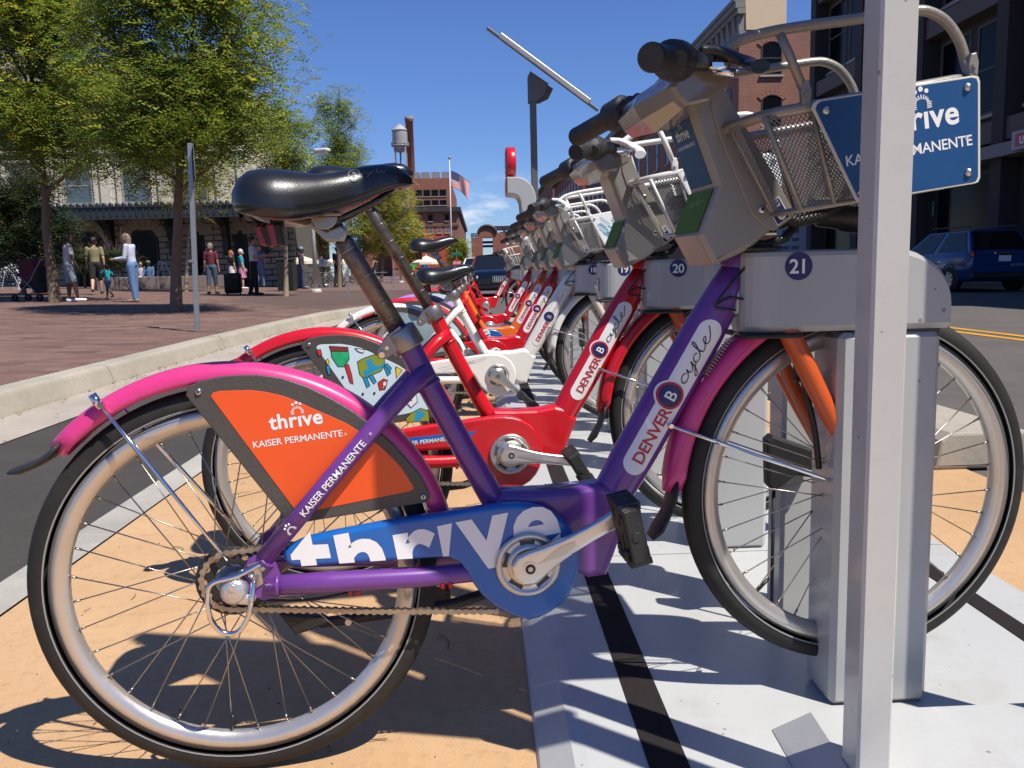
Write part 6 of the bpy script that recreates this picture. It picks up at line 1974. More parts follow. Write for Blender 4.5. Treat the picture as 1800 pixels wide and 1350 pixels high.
mb.bar((sx(864), 9, sz(396)), (sx(912), 9, sz(396)), .5, .5); mb.bar((sx(864), 9, sz(401.5)), (sx(912), 9, sz(401.5)), .5, .5)
for px in (890, 900, 910): mb.bar((sx(px), 9, sz(396)), (sx(px), 9, 0), .8, .8)
mb.box((sx(900), 12, sz(409)), (sx(915) - sx(880), 6, 1.2)); mb.box((sx(900), 14, sz(420)), (sx(915) - sx(880), 10, 1.2)); build('steel_stand', mb, M_dframe, sdm)
# ================================================================= TREES
def leaf_mat(name, c, tr=.45):
    m = bpy.data.materials.new(name); m.use_nodes = True
    N, L = m.node_tree.nodes, m.node_tree.links
    p = N['Principled BSDF']; p.inputs['Roughness'].default_value = .5; p.inputs['Specular IOR Level'].default_value = .35
    g = N.new('ShaderNodeNewGeometry')
    hs = N.new('ShaderNodeHueSaturation'); hs.inputs['Color'].default_value = (*c, 1)
    r1 = N.new('ShaderNodeMapRange'); r1.inputs['To Min'].default_value = .47; r1.inputs['To Max'].default_value = .53; L.new(g.outputs['Random Per Island'], r1.inputs['Value'])
    r2 = N.new('ShaderNodeMapRange'); r2.inputs['To Min'].default_value = .6; r2.inputs['To Max'].default_value = 1.35; L.new(g.outputs['Random Per Island'], r2.inputs['Value'])
    L.new(r1.outputs['Result'], hs.inputs['Hue']); L.new(r2.outputs['Result'], hs.inputs['Value']); L.new(hs.outputs['Color'], p.inputs['Base Color'])
    t = N.new('ShaderNodeBsdfTranslucent'); L.new(hs.outputs['Color'], t.inputs['Color'])
    mx = N.new('ShaderNodeMixShader'); mx.inputs[0].default_value = tr
    L.new(p.outputs[0], mx.inputs[1]); L.new(t.outputs[0], mx.inputs[2]); L.new(mx.outputs[0], N['Material Output'].inputs['Surface'])
    return m
LF = [leaf_mat('leaf_green', (.280, .340, .045)), leaf_mat('leaf_deep_green', (.145, .225, .038)), leaf_mat('leaf_yellow_green', (.450, .420, .055)), leaf_mat('leaf_orange', (.46, .24, .04)), leaf_mat('leaf_evergreen', (.040, .066, .022), .2)]
M_bark = mat('brown_bark', (.165, .115, .078), .9, var=.35, scale=14, bump=.8, bscale=24)
M_bark2 = mat('pale_bark', (.26, .20, .14), .9, var=.3, scale=14, bump=.6, bscale=24)

def tree(label, base, cc, R, tr=.10, n=2600, ls=.055, mix=(.5, .25, .2, .05), seed=1, sprig=6, lean=(0, 0), bark=None, fork=.32, group='trees on the plaza', gap=.0, name='tree', nl=9):
    rd = random.Random(seed)
    o = empty(name, base); tag(o, label, 'tree', group)
    C_ = V(cc) - V(base); rx, ry, rz = R
    top = C_ + V((lean[0], lean[1], rz * .75))
    zf = max(.6, (C_.z - rz) + fork * rz)
    wood = MB(); path = []
    for i in range(9):
        t = i / 8
        path.append(V((C_.x * t ** 1.3 + rd.uniform(-.04, .04) * (i > 0) * rx * .3, C_.y * t ** 1.3 + rd.uniform(-.04, .04) * (i > 0) * rx * .3, top.z * t)))
    wood.tube([V((path[0].x, path[0].y, -.05))] + path, [tr * 1.5, tr * 1.18] + [tr * (1 - .86 * (i / 8)) for i in range(1, 9)], 9)
    ends = []
    def limb(p, d, ln, r, lv):
        pts = [p]; k = 5; q = V(p); dd = V(d)
        for i in range(k):
            dd = (dd + V((rd.uniform(-.22, .22), rd.uniform(-.22, .22), rd.uniform(-.05, .22)))).normalized()
            q = q + dd * (ln / k); pts.append(q)
        wood.tube(pts, [r * (1 - .75 * i / k) for i in range(k + 1)], 6 if lv < 2 else 4, cap=False)
        if lv < 2:
            for i in range(rd.randint(3, 5)):
                t = rd.uniform(.25, .95); s = pts[int(t * k)]
                nd = (dd + V((rd.uniform(-1, 1), rd.uniform(-1, 1), rd.uniform(-.4, .6)))).normalized()
                limb(s, nd, ln * rd.uniform(.35, .6), r * .5, lv + 1)
        for i in range(1, k + 1): ends.append((pts[i], lv))
    nb = 11
    for i in range(nb):
        z = zf + (top.z - zf) * (i / nb) ** 1.1 * .88
        j = min(7, int(z / top.z * 8)); f = z / top.z * 8 - j
        s = path[j] + (path[j + 1] - path[j]) * f
        a = i * 2.4 + rd.uniform(-.4, .4)
        rel = (z - (C_.z - rz)) / (2 * rz)
        reach = math.sqrt(max(.12, 1 - (2 * rel - 1) ** 2))
        d = V((math.cos(a) * rx / max(rx, ry), math.sin(a) * ry / max(rx, ry), .55 + .5 * rel)).normalized()
        limb(s, d, max(rx, ry) * reach * rd.uniform(.75, 1.1), tr * .42 * (1 - .5 * i / nb), 0)
    build('trunk', wood, bark or M_bark, o, fix=False)
    # foliage: feathery sprays of small leaflets gathered in clumps round the twig ends
    lf = MB(); clumps = []
    for e, lv in ends:
        q = e - C_
        if (q.x / rx) ** 2 + (q.y / ry) ** 2 + (q.z / rz) ** 2 < 1.25: clumps.append(e)
    nc = max(30, n // 34)
    while len(clumps) < nc:
        d = V((rd.gauss(0, 1), rd.gauss(0, 1), rd.gauss(0, 1))).normalized() * (rd.uniform(.35, 1) ** .5)
        clumps.append(C_ + V((d.x * rx, d.y * ry, d.z * rz)))
    rd.shuffle(clumps); clumps = clumps[:nc]
    tone = [rd.random() for _ in clumps]
    cr = .20 * min(rx, rz) + .12
    for i in range(n):
        ci = rd.randrange(len(clumps)); c = clumps[ci]
        p = c + V((rd.gauss(0, cr), rd.gauss(0, cr), rd.gauss(0, cr * .6)))
        q = p - C_
        ee = (q.x / rx) ** 2 + (q.y / ry) ** 2 + (q.z / rz) ** 2
        if ee > 1.15 + .5 * noise.noise(p * .9 + V((seed, 0, 0))): continue
        if noise.noise(p * 1.1 + V((0, seed * 3.1, 0))) < gap - .25: continue
        u = tone[ci] * .65 + rd.random() * .35
        mi, acc = 0, 0
        for k_, w_ in enumerate(mix):
            acc += w_
            if u <= acc: mi = k_; break
        else: mi = len(mix) - 1
        a = rd.uniform(0, 2 * PI); d = V((math.cos(a), math.sin(a), rd.uniform(-.55, .35))).normalized()
        s = d.cross(V((0, 0, 1))).normalized(); up = s.cross(d)
        s = (s + up * rd.uniform(-.8, .8)).normalized()
        L_ = ls * rd.uniform(.75, 1.3)
        for k_ in range(sprig):
            t = (k_ + .5) / sprig; pp = p + d * (L_ * 3.6 * t) - V((0, 0, L_ * 1.3 * t * t))
            sg = 1 if k_ % 2 else -1
            t1 = (s * sg + d * .45 + V((0, 0, rd.uniform(-.25, .15)))).normalized() * L_ * (1 - .35 * abs(2 * t - 1)); t2 = d * L_ * .27
            lf.quad(pp - t2, pp + t1 * .5 - t2 * 1.1, pp + t1, pp + t1 * .5 + t2 * 1.1, mi)
    build('crown', lf, LF[:4] if max(mix) != 9 else [LF[4]] * 4, o, fix=False)
    return o
def tree_px(label, bpx, cpx, rpx, **kw):
    b = onp(*bpx); Y = b.y; c = at(cpx[0], cpx[1], Y)
    rx, rz = rpx[0] / 1470 * Y, rpx[1] / 1470 * Y
    return tree(label, (b.x, b.y, plaza_z(b.x)), (c.x, Y + kw.pop('dy', 0), c.z), (rx, kw.pop('ry', rx), rz), **kw)
tree_px('broad yellow-green tree whose brown trunk stands on the paving left of the thin signpost', (310, 549), (362, 160), (222, 245), tr=.105, n=19000, ls=.076, sprig=8, seed=3, mix=(.52, .24, .22, .02))
tree_px('leafy tree at the left edge with its trunk beside the pushchair', (97, 531), (60, 185), (195, 215), tr=.13, n=17000, ls=.088, sprig=8, seed=8, mix=(.44, .22, .32, .02))
tree_px('slim young tree behind the thin signpost', (327, 513), (372, 300), (105, 115), tr=.07, n=4500, ls=.085, seed=12, mix=(.35, .1, .45, .1), bark=M_bark2)
tree_px('slender tree with pale trunk directly below the black saddle tail light', (503, 521), (512, 300), (75, 120), tr=.075, n=5500, ls=.085, seed=17, mix=(.5, .3, .2), bark=M_bark2)
tree_px('feathery tree rising behind the black saddle', (597, 506), (600, 270), (58, 130), tr=.10, n=4500, ls=.11, seed=23, mix=(.55, .2, .25), gap=.12)
tree_px('tree between the two lamp posts with bare lower trunk', (572, 500), (575, 375), (66, 80), tr=.11, n=5000, ls=.13, seed=29, mix=(.35, .15, .45, .05))
tree_px('yellowing tree left of the brick warehouse', (671, 497), (690, 392), (58, 78), tr=.11, n=5500, ls=.14, seed=31, mix=(.30, .10, .55, .05))
tree_px('green tree behind the raised seat post of the red bike', (640, 496), (640, 400), (50, 75), tr=.10, n=4000, ls=.13, seed=37, mix=(.45, .2, .35))
tree_px('small round tree at the foot of the brick warehouse', (722, 492), (722, 425), (28, 48), tr=.10, n=2600, ls=.17, seed=41, mix=(.3, .15, .5, .05))
tree_px('small tree right of the flagpole in front of the warehouse corner', (803, 491), (808, 446), (17, 30), tr=.12, n=1800, ls=.2, seed=43, mix=(.35, .2, .45))
tree_px('tall feathery far tree behind the raised saddle', (620, 494), (618, 300), (45, 70), tr=.13, n=3500, ls=.15, seed=47, mix=(.5, .25, .25), gap=.1)
b_ = onp(42, 519); 
o_ = tree('dark evergreen shrub in front of the station at the left edge', (b_.x, b_.y, plaza_z(b_.x)), tuple(at(45, 415, b_.y)), (2.2, 1.6, 1.75), tr=.08, n=9000, ls=.095, seed=53, mix=(9,), name='evergreen_shrub', group='shrubs by the fountain')
for px, lb in ((150, 'low dark shrub behind the man in grey shorts'), (205, 'dark hedge shrub behind the olive shirt man')):
    b_ = onp(px, 507); tree(lb, (b_.x, b_.y, plaza_z(b_.x)), tuple(at(px, 470, b_.y)), (1.3, 1.0, .8), tr=.05, n=2600, ls=.09, seed=px, mix=(9,), name='evergreen_shrub', group='shrubs by the fountain')

# ================================================================= STREET FURNITURE
M_galv = mat('galvanised_steel', (.34, .36, .37), .42, .6, .12, 14, .05, 60)
M_lampp = mat('lamp_post_paint', (.50, .48, .44), .5, .1, .08, 6)
def pole(name, label, cat, px, pyb, pyt, w=.045, square=True, group=None, dx=0):
    b = onp(px, pyb); t = at(px + dx, pyt, b.y)
    o = empty(name, (b.x, b.y, plaza_z(b.x))); tag(o, label, cat, group)
    mb = MB(); p1 = t - V(o.location)
    if square: mb.bar((0, 0, 0), tuple(p1), w, w, bev=.004, up=(0, 1, 0))
    else: mb.tube([(0, 0, 0), tuple(p1)], w / 2, 12)
    build('pole', mb, M_galv, o); return o, p1
o, p1 = pole('signpost', 'thin galvanised signpost standing near the kerb, seen against the tree', 'signpost', 347, 583, 252, .055, dx=-13)
r_ = V((ray(336, 280).x, ray(336, 280).y, 0)).normalized()
mb = MB(); mb.bar(tuple(p1 + V((0, 0, -.24)) - r_ * .15 + V((.036, 0, 0))), tuple(p1 + V((0, 0, -.24)) + r_ * .15 + V((.036, 0, 0))), .004, .44); build('sign_plate', mb, M_galv, o)
mb = MB(); mb.box((0, 0, .9), (.07, .07, .03)); build('collar', mb, M_galv, o)
pole('marker_post', 'short thin metal post on the paving right of the lamp post', 'post', 612, 525, 468, .05)
pole('marker_post', 'thin metal post in front of the tall seat post of the red bike', 'post', 692, 508, 432, .05)
def lamp(label, px, pyb, pyt, head=True):
    b = onp(px, pyb); t = at(px - 2, pyt, b.y); o = empty('street_lamp', (b.x, b.y, plaza_z(b.x))); tag(o, label, 'street lamp', 'lamp posts on the plaza')
    z = t.z - o.location.z
    mb = MB(); mb.tube([(0, 0, 0), (0, 0, z)], [.085, .060], 14); build('pole', mb, M_lampp, o)
    mb = MB(); mb.lathe([(.20, 0), (.20, .10), (.17, .13), (.10, .14)], n=18); build('base', mb, M_lampp, o)
    mb = MB(); mb.bar((0, 0, z - .05), (.42, -.2, z + .08), .05, .05); build('arm', mb, M_lampp, o)
    mb = MB(); mb.box((.55, -.26, z + .11), (.55, .30, .13), Matrix.Rotation(-.45, 3, 'Z'), 0, .04); build('luminaire', mb, mat('lamp_shade_white', (.66, .64, .58), .5), o)
lamp('pale lamp post with a round base in front of the cream umbrellas', 556, 514, 272)
lamp('pale lamp post farther back beside the litter bin', 475, 501, 330)
lamp('far pale lamp post seen under the raised seat posts', 705, 497, 405)
# litter bin
b = onp(506, 511); bn = empty('litter_bin', (b.x, b.y, plaza_z(b.x))); tag(bn, 'dark ribbed litter bin beside the lamp post', 'litter bin')
M_bin = mat('bin_green_black', (.018, .022, .021), .5)
mb = MB(); mb.box((0, 0, .60), (.66, .60, 1.18), bev=.02); build('body', mb, M_bin, bn)
mb = MB(); mb.box((0, 0, 1.24), (.72, .66, .09), bev=.02); build('lid', mb, M_bin, bn)
for i in range(9):
    mb = MB(); mb.box((-.28 + i * .07, -.312, .60), (.028, .03, 1.05)); build('slat', mb, M_bin, bn)
# umbrellas
M_umb = mat('umbrella_cream', (.72, .66, .50), .85, var=.06, scale=3)
def umbrella(label, px0, px1, pyt, pyb, Y):
    c = at((px0 + px1) / 2, pyt, Y); zt_ = c.z; ze = at((px0 + px1) / 2, pyb, Y).z; w = (at(px1, pyt, Y).x - at(px0, pyt, Y).x) / 2
    o = empty('parasol', (c.x, Y, plaza_z(c.x))); tag(o, label, 'umbrella', 'cream parasols over the cafe tables')
    z0 = o.location.z; mb = MB(); n = 8; ap = V((0, 0, zt_ - z0))
    rim = [V((w * math.cos(2 * PI * (i + .5) / n), w * math.sin(2 * PI * (i + .5) / n), ze - z0)) for i in range(n)]
    for i in range(n):
        a, b = rim[i], rim[(i + 1) % n]; mb.add([ap, a, b], [(0, 1, 2)]); mb.add([a, b, b - V((0, 0, .14)), a - V((0, 0, .14))], [(0, 1, 2, 3)])
    build('canopy', mb, M_umb, o, fix=False)
    mb = MB(); mb.tube([(0, 0, 0), (0, 0, zt_ - z0 + .08)], .03, 8); build('pole', mb, M_wframe, o)
    mb = MB()
    for r in rim: mb.tube([tuple(r), (0, 0, ze - z0 + .25)], .012, 4)
    build('rib_frame', mb, M_wframe, o)
    mb = MB(); mb.lathe([(.26, 0), (.26, .06), (.04, .08)], n=14); build('base', mb, M_graybld, o)
umbrella('cream parasol left of the capped man', 504, 560, 450, 459, 40.0)
umbrella('cream parasol between the capped man and the dark trunk', 540, 590, 454, 464, 43.0)
umbrella('cream parasol at the right, behind the seat post of the purple bike', 568, 612, 451, 460, 48.0)
umbrella('far cream parasol behind the person in the bright blue shirt', 722, 776, 449, 461, 52.0)
# cafe tables and chairs
M_cafe = mat('cafe_metal', (.30, .33, .34), .45, .4, .1, 9)
def cafe_set(px, py, lab):
    b = onp(px, py); o = empty('cafe_table', (b.x, b.y, plaza_z(b.x))); tag(o, 'small grey metal cafe table ' + lab, 'table', 'cafe tables')
    mb = MB(); mb.box((0, 0, .72), (.9, .7, .03), bev=.008); build('table_top', mb, M_cafe, o)
    for q in (-1, 1):
        for w in (-1, 1): mb = MB(); mb.bar((q * .38, w * .28, 0), (-q * .30, w * .28, .71), .025, .025); build('leg', mb, M_cafe, o)
    for q in (-1, 1):
        c = empty('cafe_chair', (b.x + q * .80, b.y + .1, plaza_z(b.x)), 0 if q < 0 else PI); tag(c, 'folding grey cafe chair on the %s of the table %s' % ('left' if q < 0 else 'right', lab), 'chair', 'cafe chairs')
        mb = MB(); mb.box((0, 0, .45), (.38, .40, .025), bev=.006); build('seat', mb, M_cafe, c)
        mb = MB(); mb.box((-.21, 0, .72), (.03, .40, .18), bev=.006); build('backrest', mb, M_cafe, c)
        for w in (-1, 1):
            mb = MB(); mb.bar((.20, w * .18, 0), (-.22, w * .18, .80), .022, .022); build('leg', mb, M_cafe, c)
            mb = MB(); mb.bar((-.22, w * .16, 0), (.16, w * .16, .44), .022, .022); build('leg', mb, M_cafe, c)
cafe_set(545, 505, 'beside the capped man'); cafe_set(577, 503, 'behind the lamp post'); cafe_set(628, 502, 'left of the short marker post'); cafe_set(668, 500, 'beside the woman in black')
# parked bicycles by the tables
def plain_bike(px, py, rz, label, col):
    b = onp(px, py); o = empty('bicycle', (b.x, b.y, plaza_z(b.x)), rz); tag(o, label, 'bicycle', 'bicycles parked by the cafe')
    for x in (-.52, .52):
        w = link('wheel', WM['rim'], M_rim, o, (x, 0, .333)); link('tyre', WM['tyre'], [M_tyre, M_reflect], w)
    mb = MB()
    for a, c in (((-.52, .333), (-.08, .30)), ((-.08, .30), (-.22, .80)), ((-.08, .30), (.36, .78)), ((-.20, .74), (.34, .84)), ((-.52, .333), (-.2, .74)), ((.34, .90), (.52, .333))): mb.tube([(a[0], 0, a[1]), (c[0], 0, c[1])], .018, 6)
    build('frame', mb, col, o)
    mb = MB(); mb.box((-.24, 0, .90), (.26, .14, .05), bev=.02); mb.tube([(-.2, 0, .74), (-.23, 0, .88)], .014, 6); build('saddle', mb, M_blackp, o)
    mb = MB(); mb.tube([(.30, -.27, 1.0), (.36, 0, .98), (.30, .27, 1.0)], .014, 6); mb.tube([(.34, 0, .88), (.36, 0, .98)], .014, 6); build('handlebar', mb, M_blackp, o)
plain_bike(590, 502, .4, 'dark teal bicycle parked beside the cafe tables', mat('teal_frame', (.02, .09, .10), .4))
plain_bike(618, 501, 2.6, 'black bicycle parked behind the first one', M_blackp)
plain_bike(560, 500, .2, 'dark bicycle parked under the parasol', M_dframe)

# granite seat wall and fountain jets
M_gran = mat('brown_granite', (.145, .115, .105), .6, var=.2, scale=30)
b0_, b1_ = onp(166, 511), onp(405, 507); 
sw = empty('seat_wall', tuple(b0_)); tag(sw, 'low brown granite seat wall in front of the fountain', 'seat wall')
d_ = (b1_ - b0_); nseg = 7
for i in range(nseg):
    a, c = d_ * (i / nseg), d_ * ((i + 1) / nseg); a.z = c.z = 0
    mb = MB(); mb.bar(a + V((.012, 0, .24)), c - V((.012, 0, -.24)), .5, .52, bev=.02); build('granite_block', mb, M_gran, sw)
M_water = mat('falling_water', (.86, .88, .90), .15, var=.05, scale=20, spec=.6)
def jet(px, py, reach, h, label):
    b = onp(px, py); o = empty('fountain_jet', (b.x, b.y, plaza_z(b.x))); tag(o, label, 'fountain jet', 'arching fountain jets')
    mb = MB(); rd = random.Random(px)
    n = 26; pts = [V((reach * t, .1 * t, 4 * h * t * (1 - t) * (1 - .2 * t))) for t in [i / n for i in range(n + 1)]]
    mb.tube(pts, [.008 + .012 * (i / n) for i in range(n + 1)], 5)
    for i in range(150):
        t = rd.random() ** .7; p = V((reach * t, .1 * t, 4 * h * t * (1 - t) * (1 - .2 * t))) + V((rd.gauss(0, .06 + .05 * t), rd.gauss(0, .06), rd.gauss(0, .05) - .12 * t * rd.random()))
        if p.z < 0: continue
        mb.sphere(p, rd.uniform(.005, .013), 4, 0, (1, 1, rd.uniform(1, 2.5)))
    build('water_arc', mb, M_water, o, fix=False)
for px, py, r, h, l in ((4, 508, .9, 1.15, 'fountain jet at the left edge behind the pushchair'), (36, 511, -1.1, 1.0, 'arching fountain jet left of the pushchair'), (60, 509, -.7, .7, 'low fountain jet just left of the tree trunk'), (150, 500, .7, 1.2, 'fountain jet behind the man in grey shorts'), (160, 503, .5, .9, 'short fountain jet beside the olive shirt man'), (196, 497, .6, 1.1, 'fountain jet behind the child in teal'), (277, 504, .8, 1.3, 'fountain jet right of the seated man'), (292, 504, -.5, 1.4, 'tall fountain jet left of the second trunk'), (322, 503, .4, 1.1, 'thin fountain jet behind the slim tree'), (356, 504, .5, 1.2, 'fountain jet left of the woman in burgundy')):
    jet(px, py, r, h, l)
fj = MB(); b = onp(27, 508)
# ================================================================= PEOPLE
def fuse(mb, voxel, name):
    me = mb.mesh(name); ob = bpy.data.objects.new('tmp', me); COL.objects.link(ob)
    r = ob.modifiers.new('r', 'REMESH'); r.mode = 'VOXEL'; r.voxel_size = voxel; r.use_smooth_shade = True
    s = ob.modifiers.new('s', 'SMOOTH'); s.iterations = 2; s.factor = .5
    dg = bpy.context.evaluated_depsgraph_get(); dg.update()
    out = bpy.data.meshes.new_from_object(ob.evaluated_get(dg)); out.name = name
    out.materials.clear()
    bpy.data.objects.remove(ob); bpy.data.meshes.remove(me)
    for p in out.polygons: p.use_smooth = True
    return out
def capsule(mb, p0, p1, r0, r1, n=10):
    p0, p1 = V(p0), V(p1); d = (p1 - p0); L_ = d.length; d.normalize()
    path, rs = [], []
    for i in range(5):
        a = PI / 2 * (1 - i / 4); path.append(p0 - d * r0 * math.sin(a)); rs.append(max(.0008, r0 * math.cos(a)))
    for i in range(5):
        a = PI / 2 * i / 4; path.append(p1 + d * r1 * math.sin(a)); rs.append(max(.0008, r1 * math.cos(a)))
    mb.tube(path, rs, n)
SKIN_L = mat('fair_skin', (.52, .30, .21), .5, var=.05)
SKIN_T = mat('tan_skin', (.42, .22, .14), .5, var=.05)
SKIN_D = mat('brown_skin', (.085, .045, .030), .5, var=.08)
def cloth(name, c): return mat(name, c, .85, var=.14, scale=14, bump=.25, bscale=40)
def person(label, px, py, hpx, face, skin, hair, shirt, lower, shoes, legs=((.12, -.10), (-.10, -.15)), arms=((.05, .12, .15), (.05, .12, .15)), sleeve=.55, lowlen=1.0, low='trousers', lean=0.0, hairlen=.0, head_tilt=0.0, cap=None, seated=False, sex='m', h=None, voxel=.013, belly=1.0, holdz=None):
    b = onp(px, py); H = h or hpx / 1470 * b.y * 1.0
    o = empty('person', (b.x, b.y, plaza_z(b.x)), face); tag(o, label, 'person', 'people on the plaza')
    cl, sl = math.cos, math.sin
    hipz = .525 if not seated else .27
    tilt = lambda p: V((p[0] * cl(lean) + (p[2] - hipz) * sl(lean), p[1], hipz + (p[2] - hipz) * cl(lean) - p[0] * sl(lean)))
    S = lambda p: V(p) * H
    fem = sex == 'f'
    shw = .098 if fem else .112
    body, shi, lowm, hr, sho = MB(), MB(), MB(), MB(), MB()
    up = .0 if not seated else -.255
    Z = lambda z: z + up
    # torso
    tor = [((0, 0, Z(.52)), .080, .062), ((.002, 0, Z(.58)), .074, .058), ((.006, 0, Z(.65)), .078 * belly, .058 * belly), ((.002, 0, Z(.73)), .092, .062), ((-.008, 0, Z(.79)), .088, .055), ((-.008, 0, Z(.83)), .050, .040)]
    def torso(mb, g, lo=0, hi=6):
        T = tor[lo:hi]
        mb.tube([S(tilt(c)) for c, w, d in T], [(d + g) * H for c, w, d in T], 16, flat=((0, 1, 0), [(w + g) * H * (1.0 if not fem else .9) for c, w, d in T]))
    torso(body, -.004); torso(shi, .006)
    nk = tilt((-.004, 0, Z(.82))); hd = tilt((.012, 0, Z(.925))) + V((head_tilt * .03, 0, -abs(head_tilt) * .012))
    capsule(body, S(nk), S(tilt((.004, 0, Z(.875)))), .030 * H, .027 * H)
    body.sphere(S(hd), .060 * H, 14, 0, (1.0, .82, 1.22)); capsule(body, S(hd + V((.030, 0, -.035))), S(hd + V((.042, 0, -.050))), .028 * H, .018 * H)
    capsule(body, S(hd + V((.055, 0, .004))), S(hd + V((.068, 0, -.014))), .007 * H, .010 * H, 8)
    for q in (-1, 1): body.sphere(S(hd + V((-.005, q * .050, -.004))), .014 * H, 8, 0, (.8, .5, 1.2))
    # hair
    if hair:
        hr.sphere(S(hd + V((-.012, 0, .016))), .064 * H, 12, 0, (1.0, .88, 1.1))
        if hairlen: capsule(hr, S(hd + V((-.035, 0, 0))), S(hd + V((-.045, 0, -hairlen))), .052 * H, .040 * H)
    # arms
    for q, (uf, uo, ff) in zip((-1, 1), arms):
        s = tilt((-.006, q * shw, Z(.805)))
        d1 = V((sl(uf), q * sl(uo), -cl(uf) * cl(uo))).normalized(); e = s + d1 * .172
        d2 = V((sl(uf + ff), q * sl(uo) * (.3 if ff < .8 else -.35), -cl(uf + ff))).normalized(); w = e + d2 * .148
        capsule(body, S(s), S(e), .030 * H, .022 * H); capsule(body, S(e), S(w), .022 * H, .0145 * H)
        hnd = w + d2 * .045
        capsule(body, S(w), S(hnd), .0145 * H, .019 * H)
        sd = d2.cross(V((0, q, 0))); sd = sd.normalized() if sd.length > .05 else V((1, 0, 0))
        for k_, ln in enumerate((.036, .042, .040, .030)):
            f0 = hnd + sd * ((k_ - 1.5) * .0085); capsule(body, S(f0), S(f0 + d2 * ln + V((.004, -q * .008, 0))), .0052 * H, .0044 * H, 6)
        capsule(body, S(w + d2 * .012 + sd * -.014), S(w + d2 * .05 - sd * .030), .0062 * H, .005 * H, 6)
        if sleeve > 0:
            capsule(shi, S(s), S(s + d1 * .172 * min(1, sleeve / .55 * .62 if sleeve < .9 else 1)), .038 * H, .036 * H if sleeve < .9 else .029 * H)
            if sleeve >= .9: capsule(shi, S(e), S(e + d2 * .135), .029 * H, .023 * H)
    # legs
    for q, (th, sh) in zip((-1, 1), legs):
        hp = V((0, q * .048, hipz if not seated else .265))
        d1 = V((sl(th), q * .03, -cl(th))).normalized(); kn = hp + d1 * .245
        d2 = V((sl(th + sh), 0, -cl(th + sh))).normalized(); an = kn + d2 * .235
        if seated: an = V((an.x, an.y, max(.035, an.z)))
        capsule(body, S(hp), S(kn), .054 * H, .036 * H); capsule(body, S(kn), S(kn + (an - kn) * .35), .034 * H, .034 * H); capsule(body, S(kn + (an - kn) * .35), S(an), .033 * H, .019 * H)
        ft = V((an.x + .085, an.y + q * .012, max(.016, an.z - .028)))
        capsule(body, S(V((an.x - .015, an.y, max(.018, an.z - .022)))), S(ft), .020 * H, .015 * H)
        if shoes: capsule(sho, S(V((an.x - .020, an.y, max(.022, an.z - .018)))), S(ft + V((.012, 0, .004))), .027 * H, .021 * H)
        if low != 'skirt':
            g0 = .064 if low != 'shorts' else .068
            capsule(lowm, S(hp + V((0, 0, .0))), S(kn if lowlen > .5 else hp + d1 * .245 * lowlen * 2), g0 * H, (.046 if low == 'trousers' else .049) * H)
            if lowlen > .5: capsule(lowm, S(kn), S(kn + (an - kn) * min(1, (lowlen - .5) * 2)), (.046 if low == 'trousers' else .056) * H, (.033 if low == 'trousers' else .054) * H)
    torso(lowm, .008, 0, 2)
    if low == 'skirt':
        z1 = hipz - .25 * lowlen * 2
        lowm.tube([S((0, 0, Z(.56))), S((0, 0, hipz - .03)), S((.01, 0, z1))], [.066 * H, .080 * H, .105 * H], 18, flat=((0, 1, 0), [.078 * H, .098 * H, .120 * H]))
    bd = link('body', fuse(body, voxel * H / 1.7, 'body'), skin, o)
    link('shirt', fuse(shi, .014 * H / 1.7, 'shirt'), shirt, o)
    link(low, fuse(lowm, .014 * H / 1.7, low), lower, o)
    if hair: link('hair', fuse(hr, .014 * H / 1.7, 'hair'), hair, o)
    if shoes: link('shoes', fuse(sho, .011 * H / 1.7, 'shoes'), shoes, o)
    ey = MB()
    for q in (-1, 1): ey.sphere(S(hd + V((.0535, q * .021, .012))), .0065 * H, 8)
    tag(build('eyes', ey, M_blkprint, bd, fix=False), kind='stuff')
    if cap:
        mb = MB(); c = S(hd + V((0, 0, .035))); mb.lathe([(.060 * H, -.012 * H), (.058 * H, .02 * H), (.035 * H, .045 * H), (0, .05 * H)], c, n=16)
        mb.plate([(c.x + .04 * H, c.y - .045 * H), (c.x + .125 * H, c.y - .03 * H), (c.x + .125 * H, c.y + .03 * H), (c.x + .04 * H, c.y + .045 * H)], c.z - .008 * H, c.z - .002 * H, 0, lambda a, b_, y: V((a, b_, y)))
        build('cap', mb, cap, o)
    return o
H_dk = mat('dark_hair', (.022, .014, .010), .6, var=.3, scale=60, bump=.5, bscale=120)
H_gy = mat('grey_brown_hair', (.21, .16, .115), .6, var=.4, scale=60, bump=.5, bscale=120)
H_bl = mat('blond_hair', (.40, .27, .12), .6, var=.3, scale=60, bump=.5, bscale=120)
H_rd = mat('auburn_hair', (.30, .10, .035), .6, var=.3, scale=60, bump=.5, bscale=120)
H_wh = mat('white_hair', (.55, .50, .44), .6, var=.2, scale=60)
W_shoe = cloth('white_trainers', (.74, .73, .72)); D_shoe = cloth('dark_shoes', (.025, .023, .022)); T_shoe = cloth('tan_sandals', (.30, .20, .13))
person('man in grey patterned tee and pale grey shorts with white trainers, seen from behind', 126, 531, 117, .55, SKIN_D, H_dk, cloth('grey_tee', (.40, .38, .42)), cloth('grey_denim_shorts', (.20, .23, .27)), W_shoe, legs=((.22, -.10), (-.02, -.05)), arms=((.22, .10, .18), (.10, .14, .25)), lowlen=.44, low='shorts', lean=.06, head_tilt=.5, belly=1.12, voxel=.011)
person('man in olive tee and black shorts walking away, seen from behind', 172, 518, 97, 1.9, SKIN_L, H_dk, cloth('olive_tee', (.22, .205, .105)), cloth('black_shorts', (.012, .012, .013)), D_shoe, legs=((.30, -.15), (-.22, -.40)), arms=((-.15, .16, .3), (.2, .16, .4)), lowlen=.50, low='shorts')
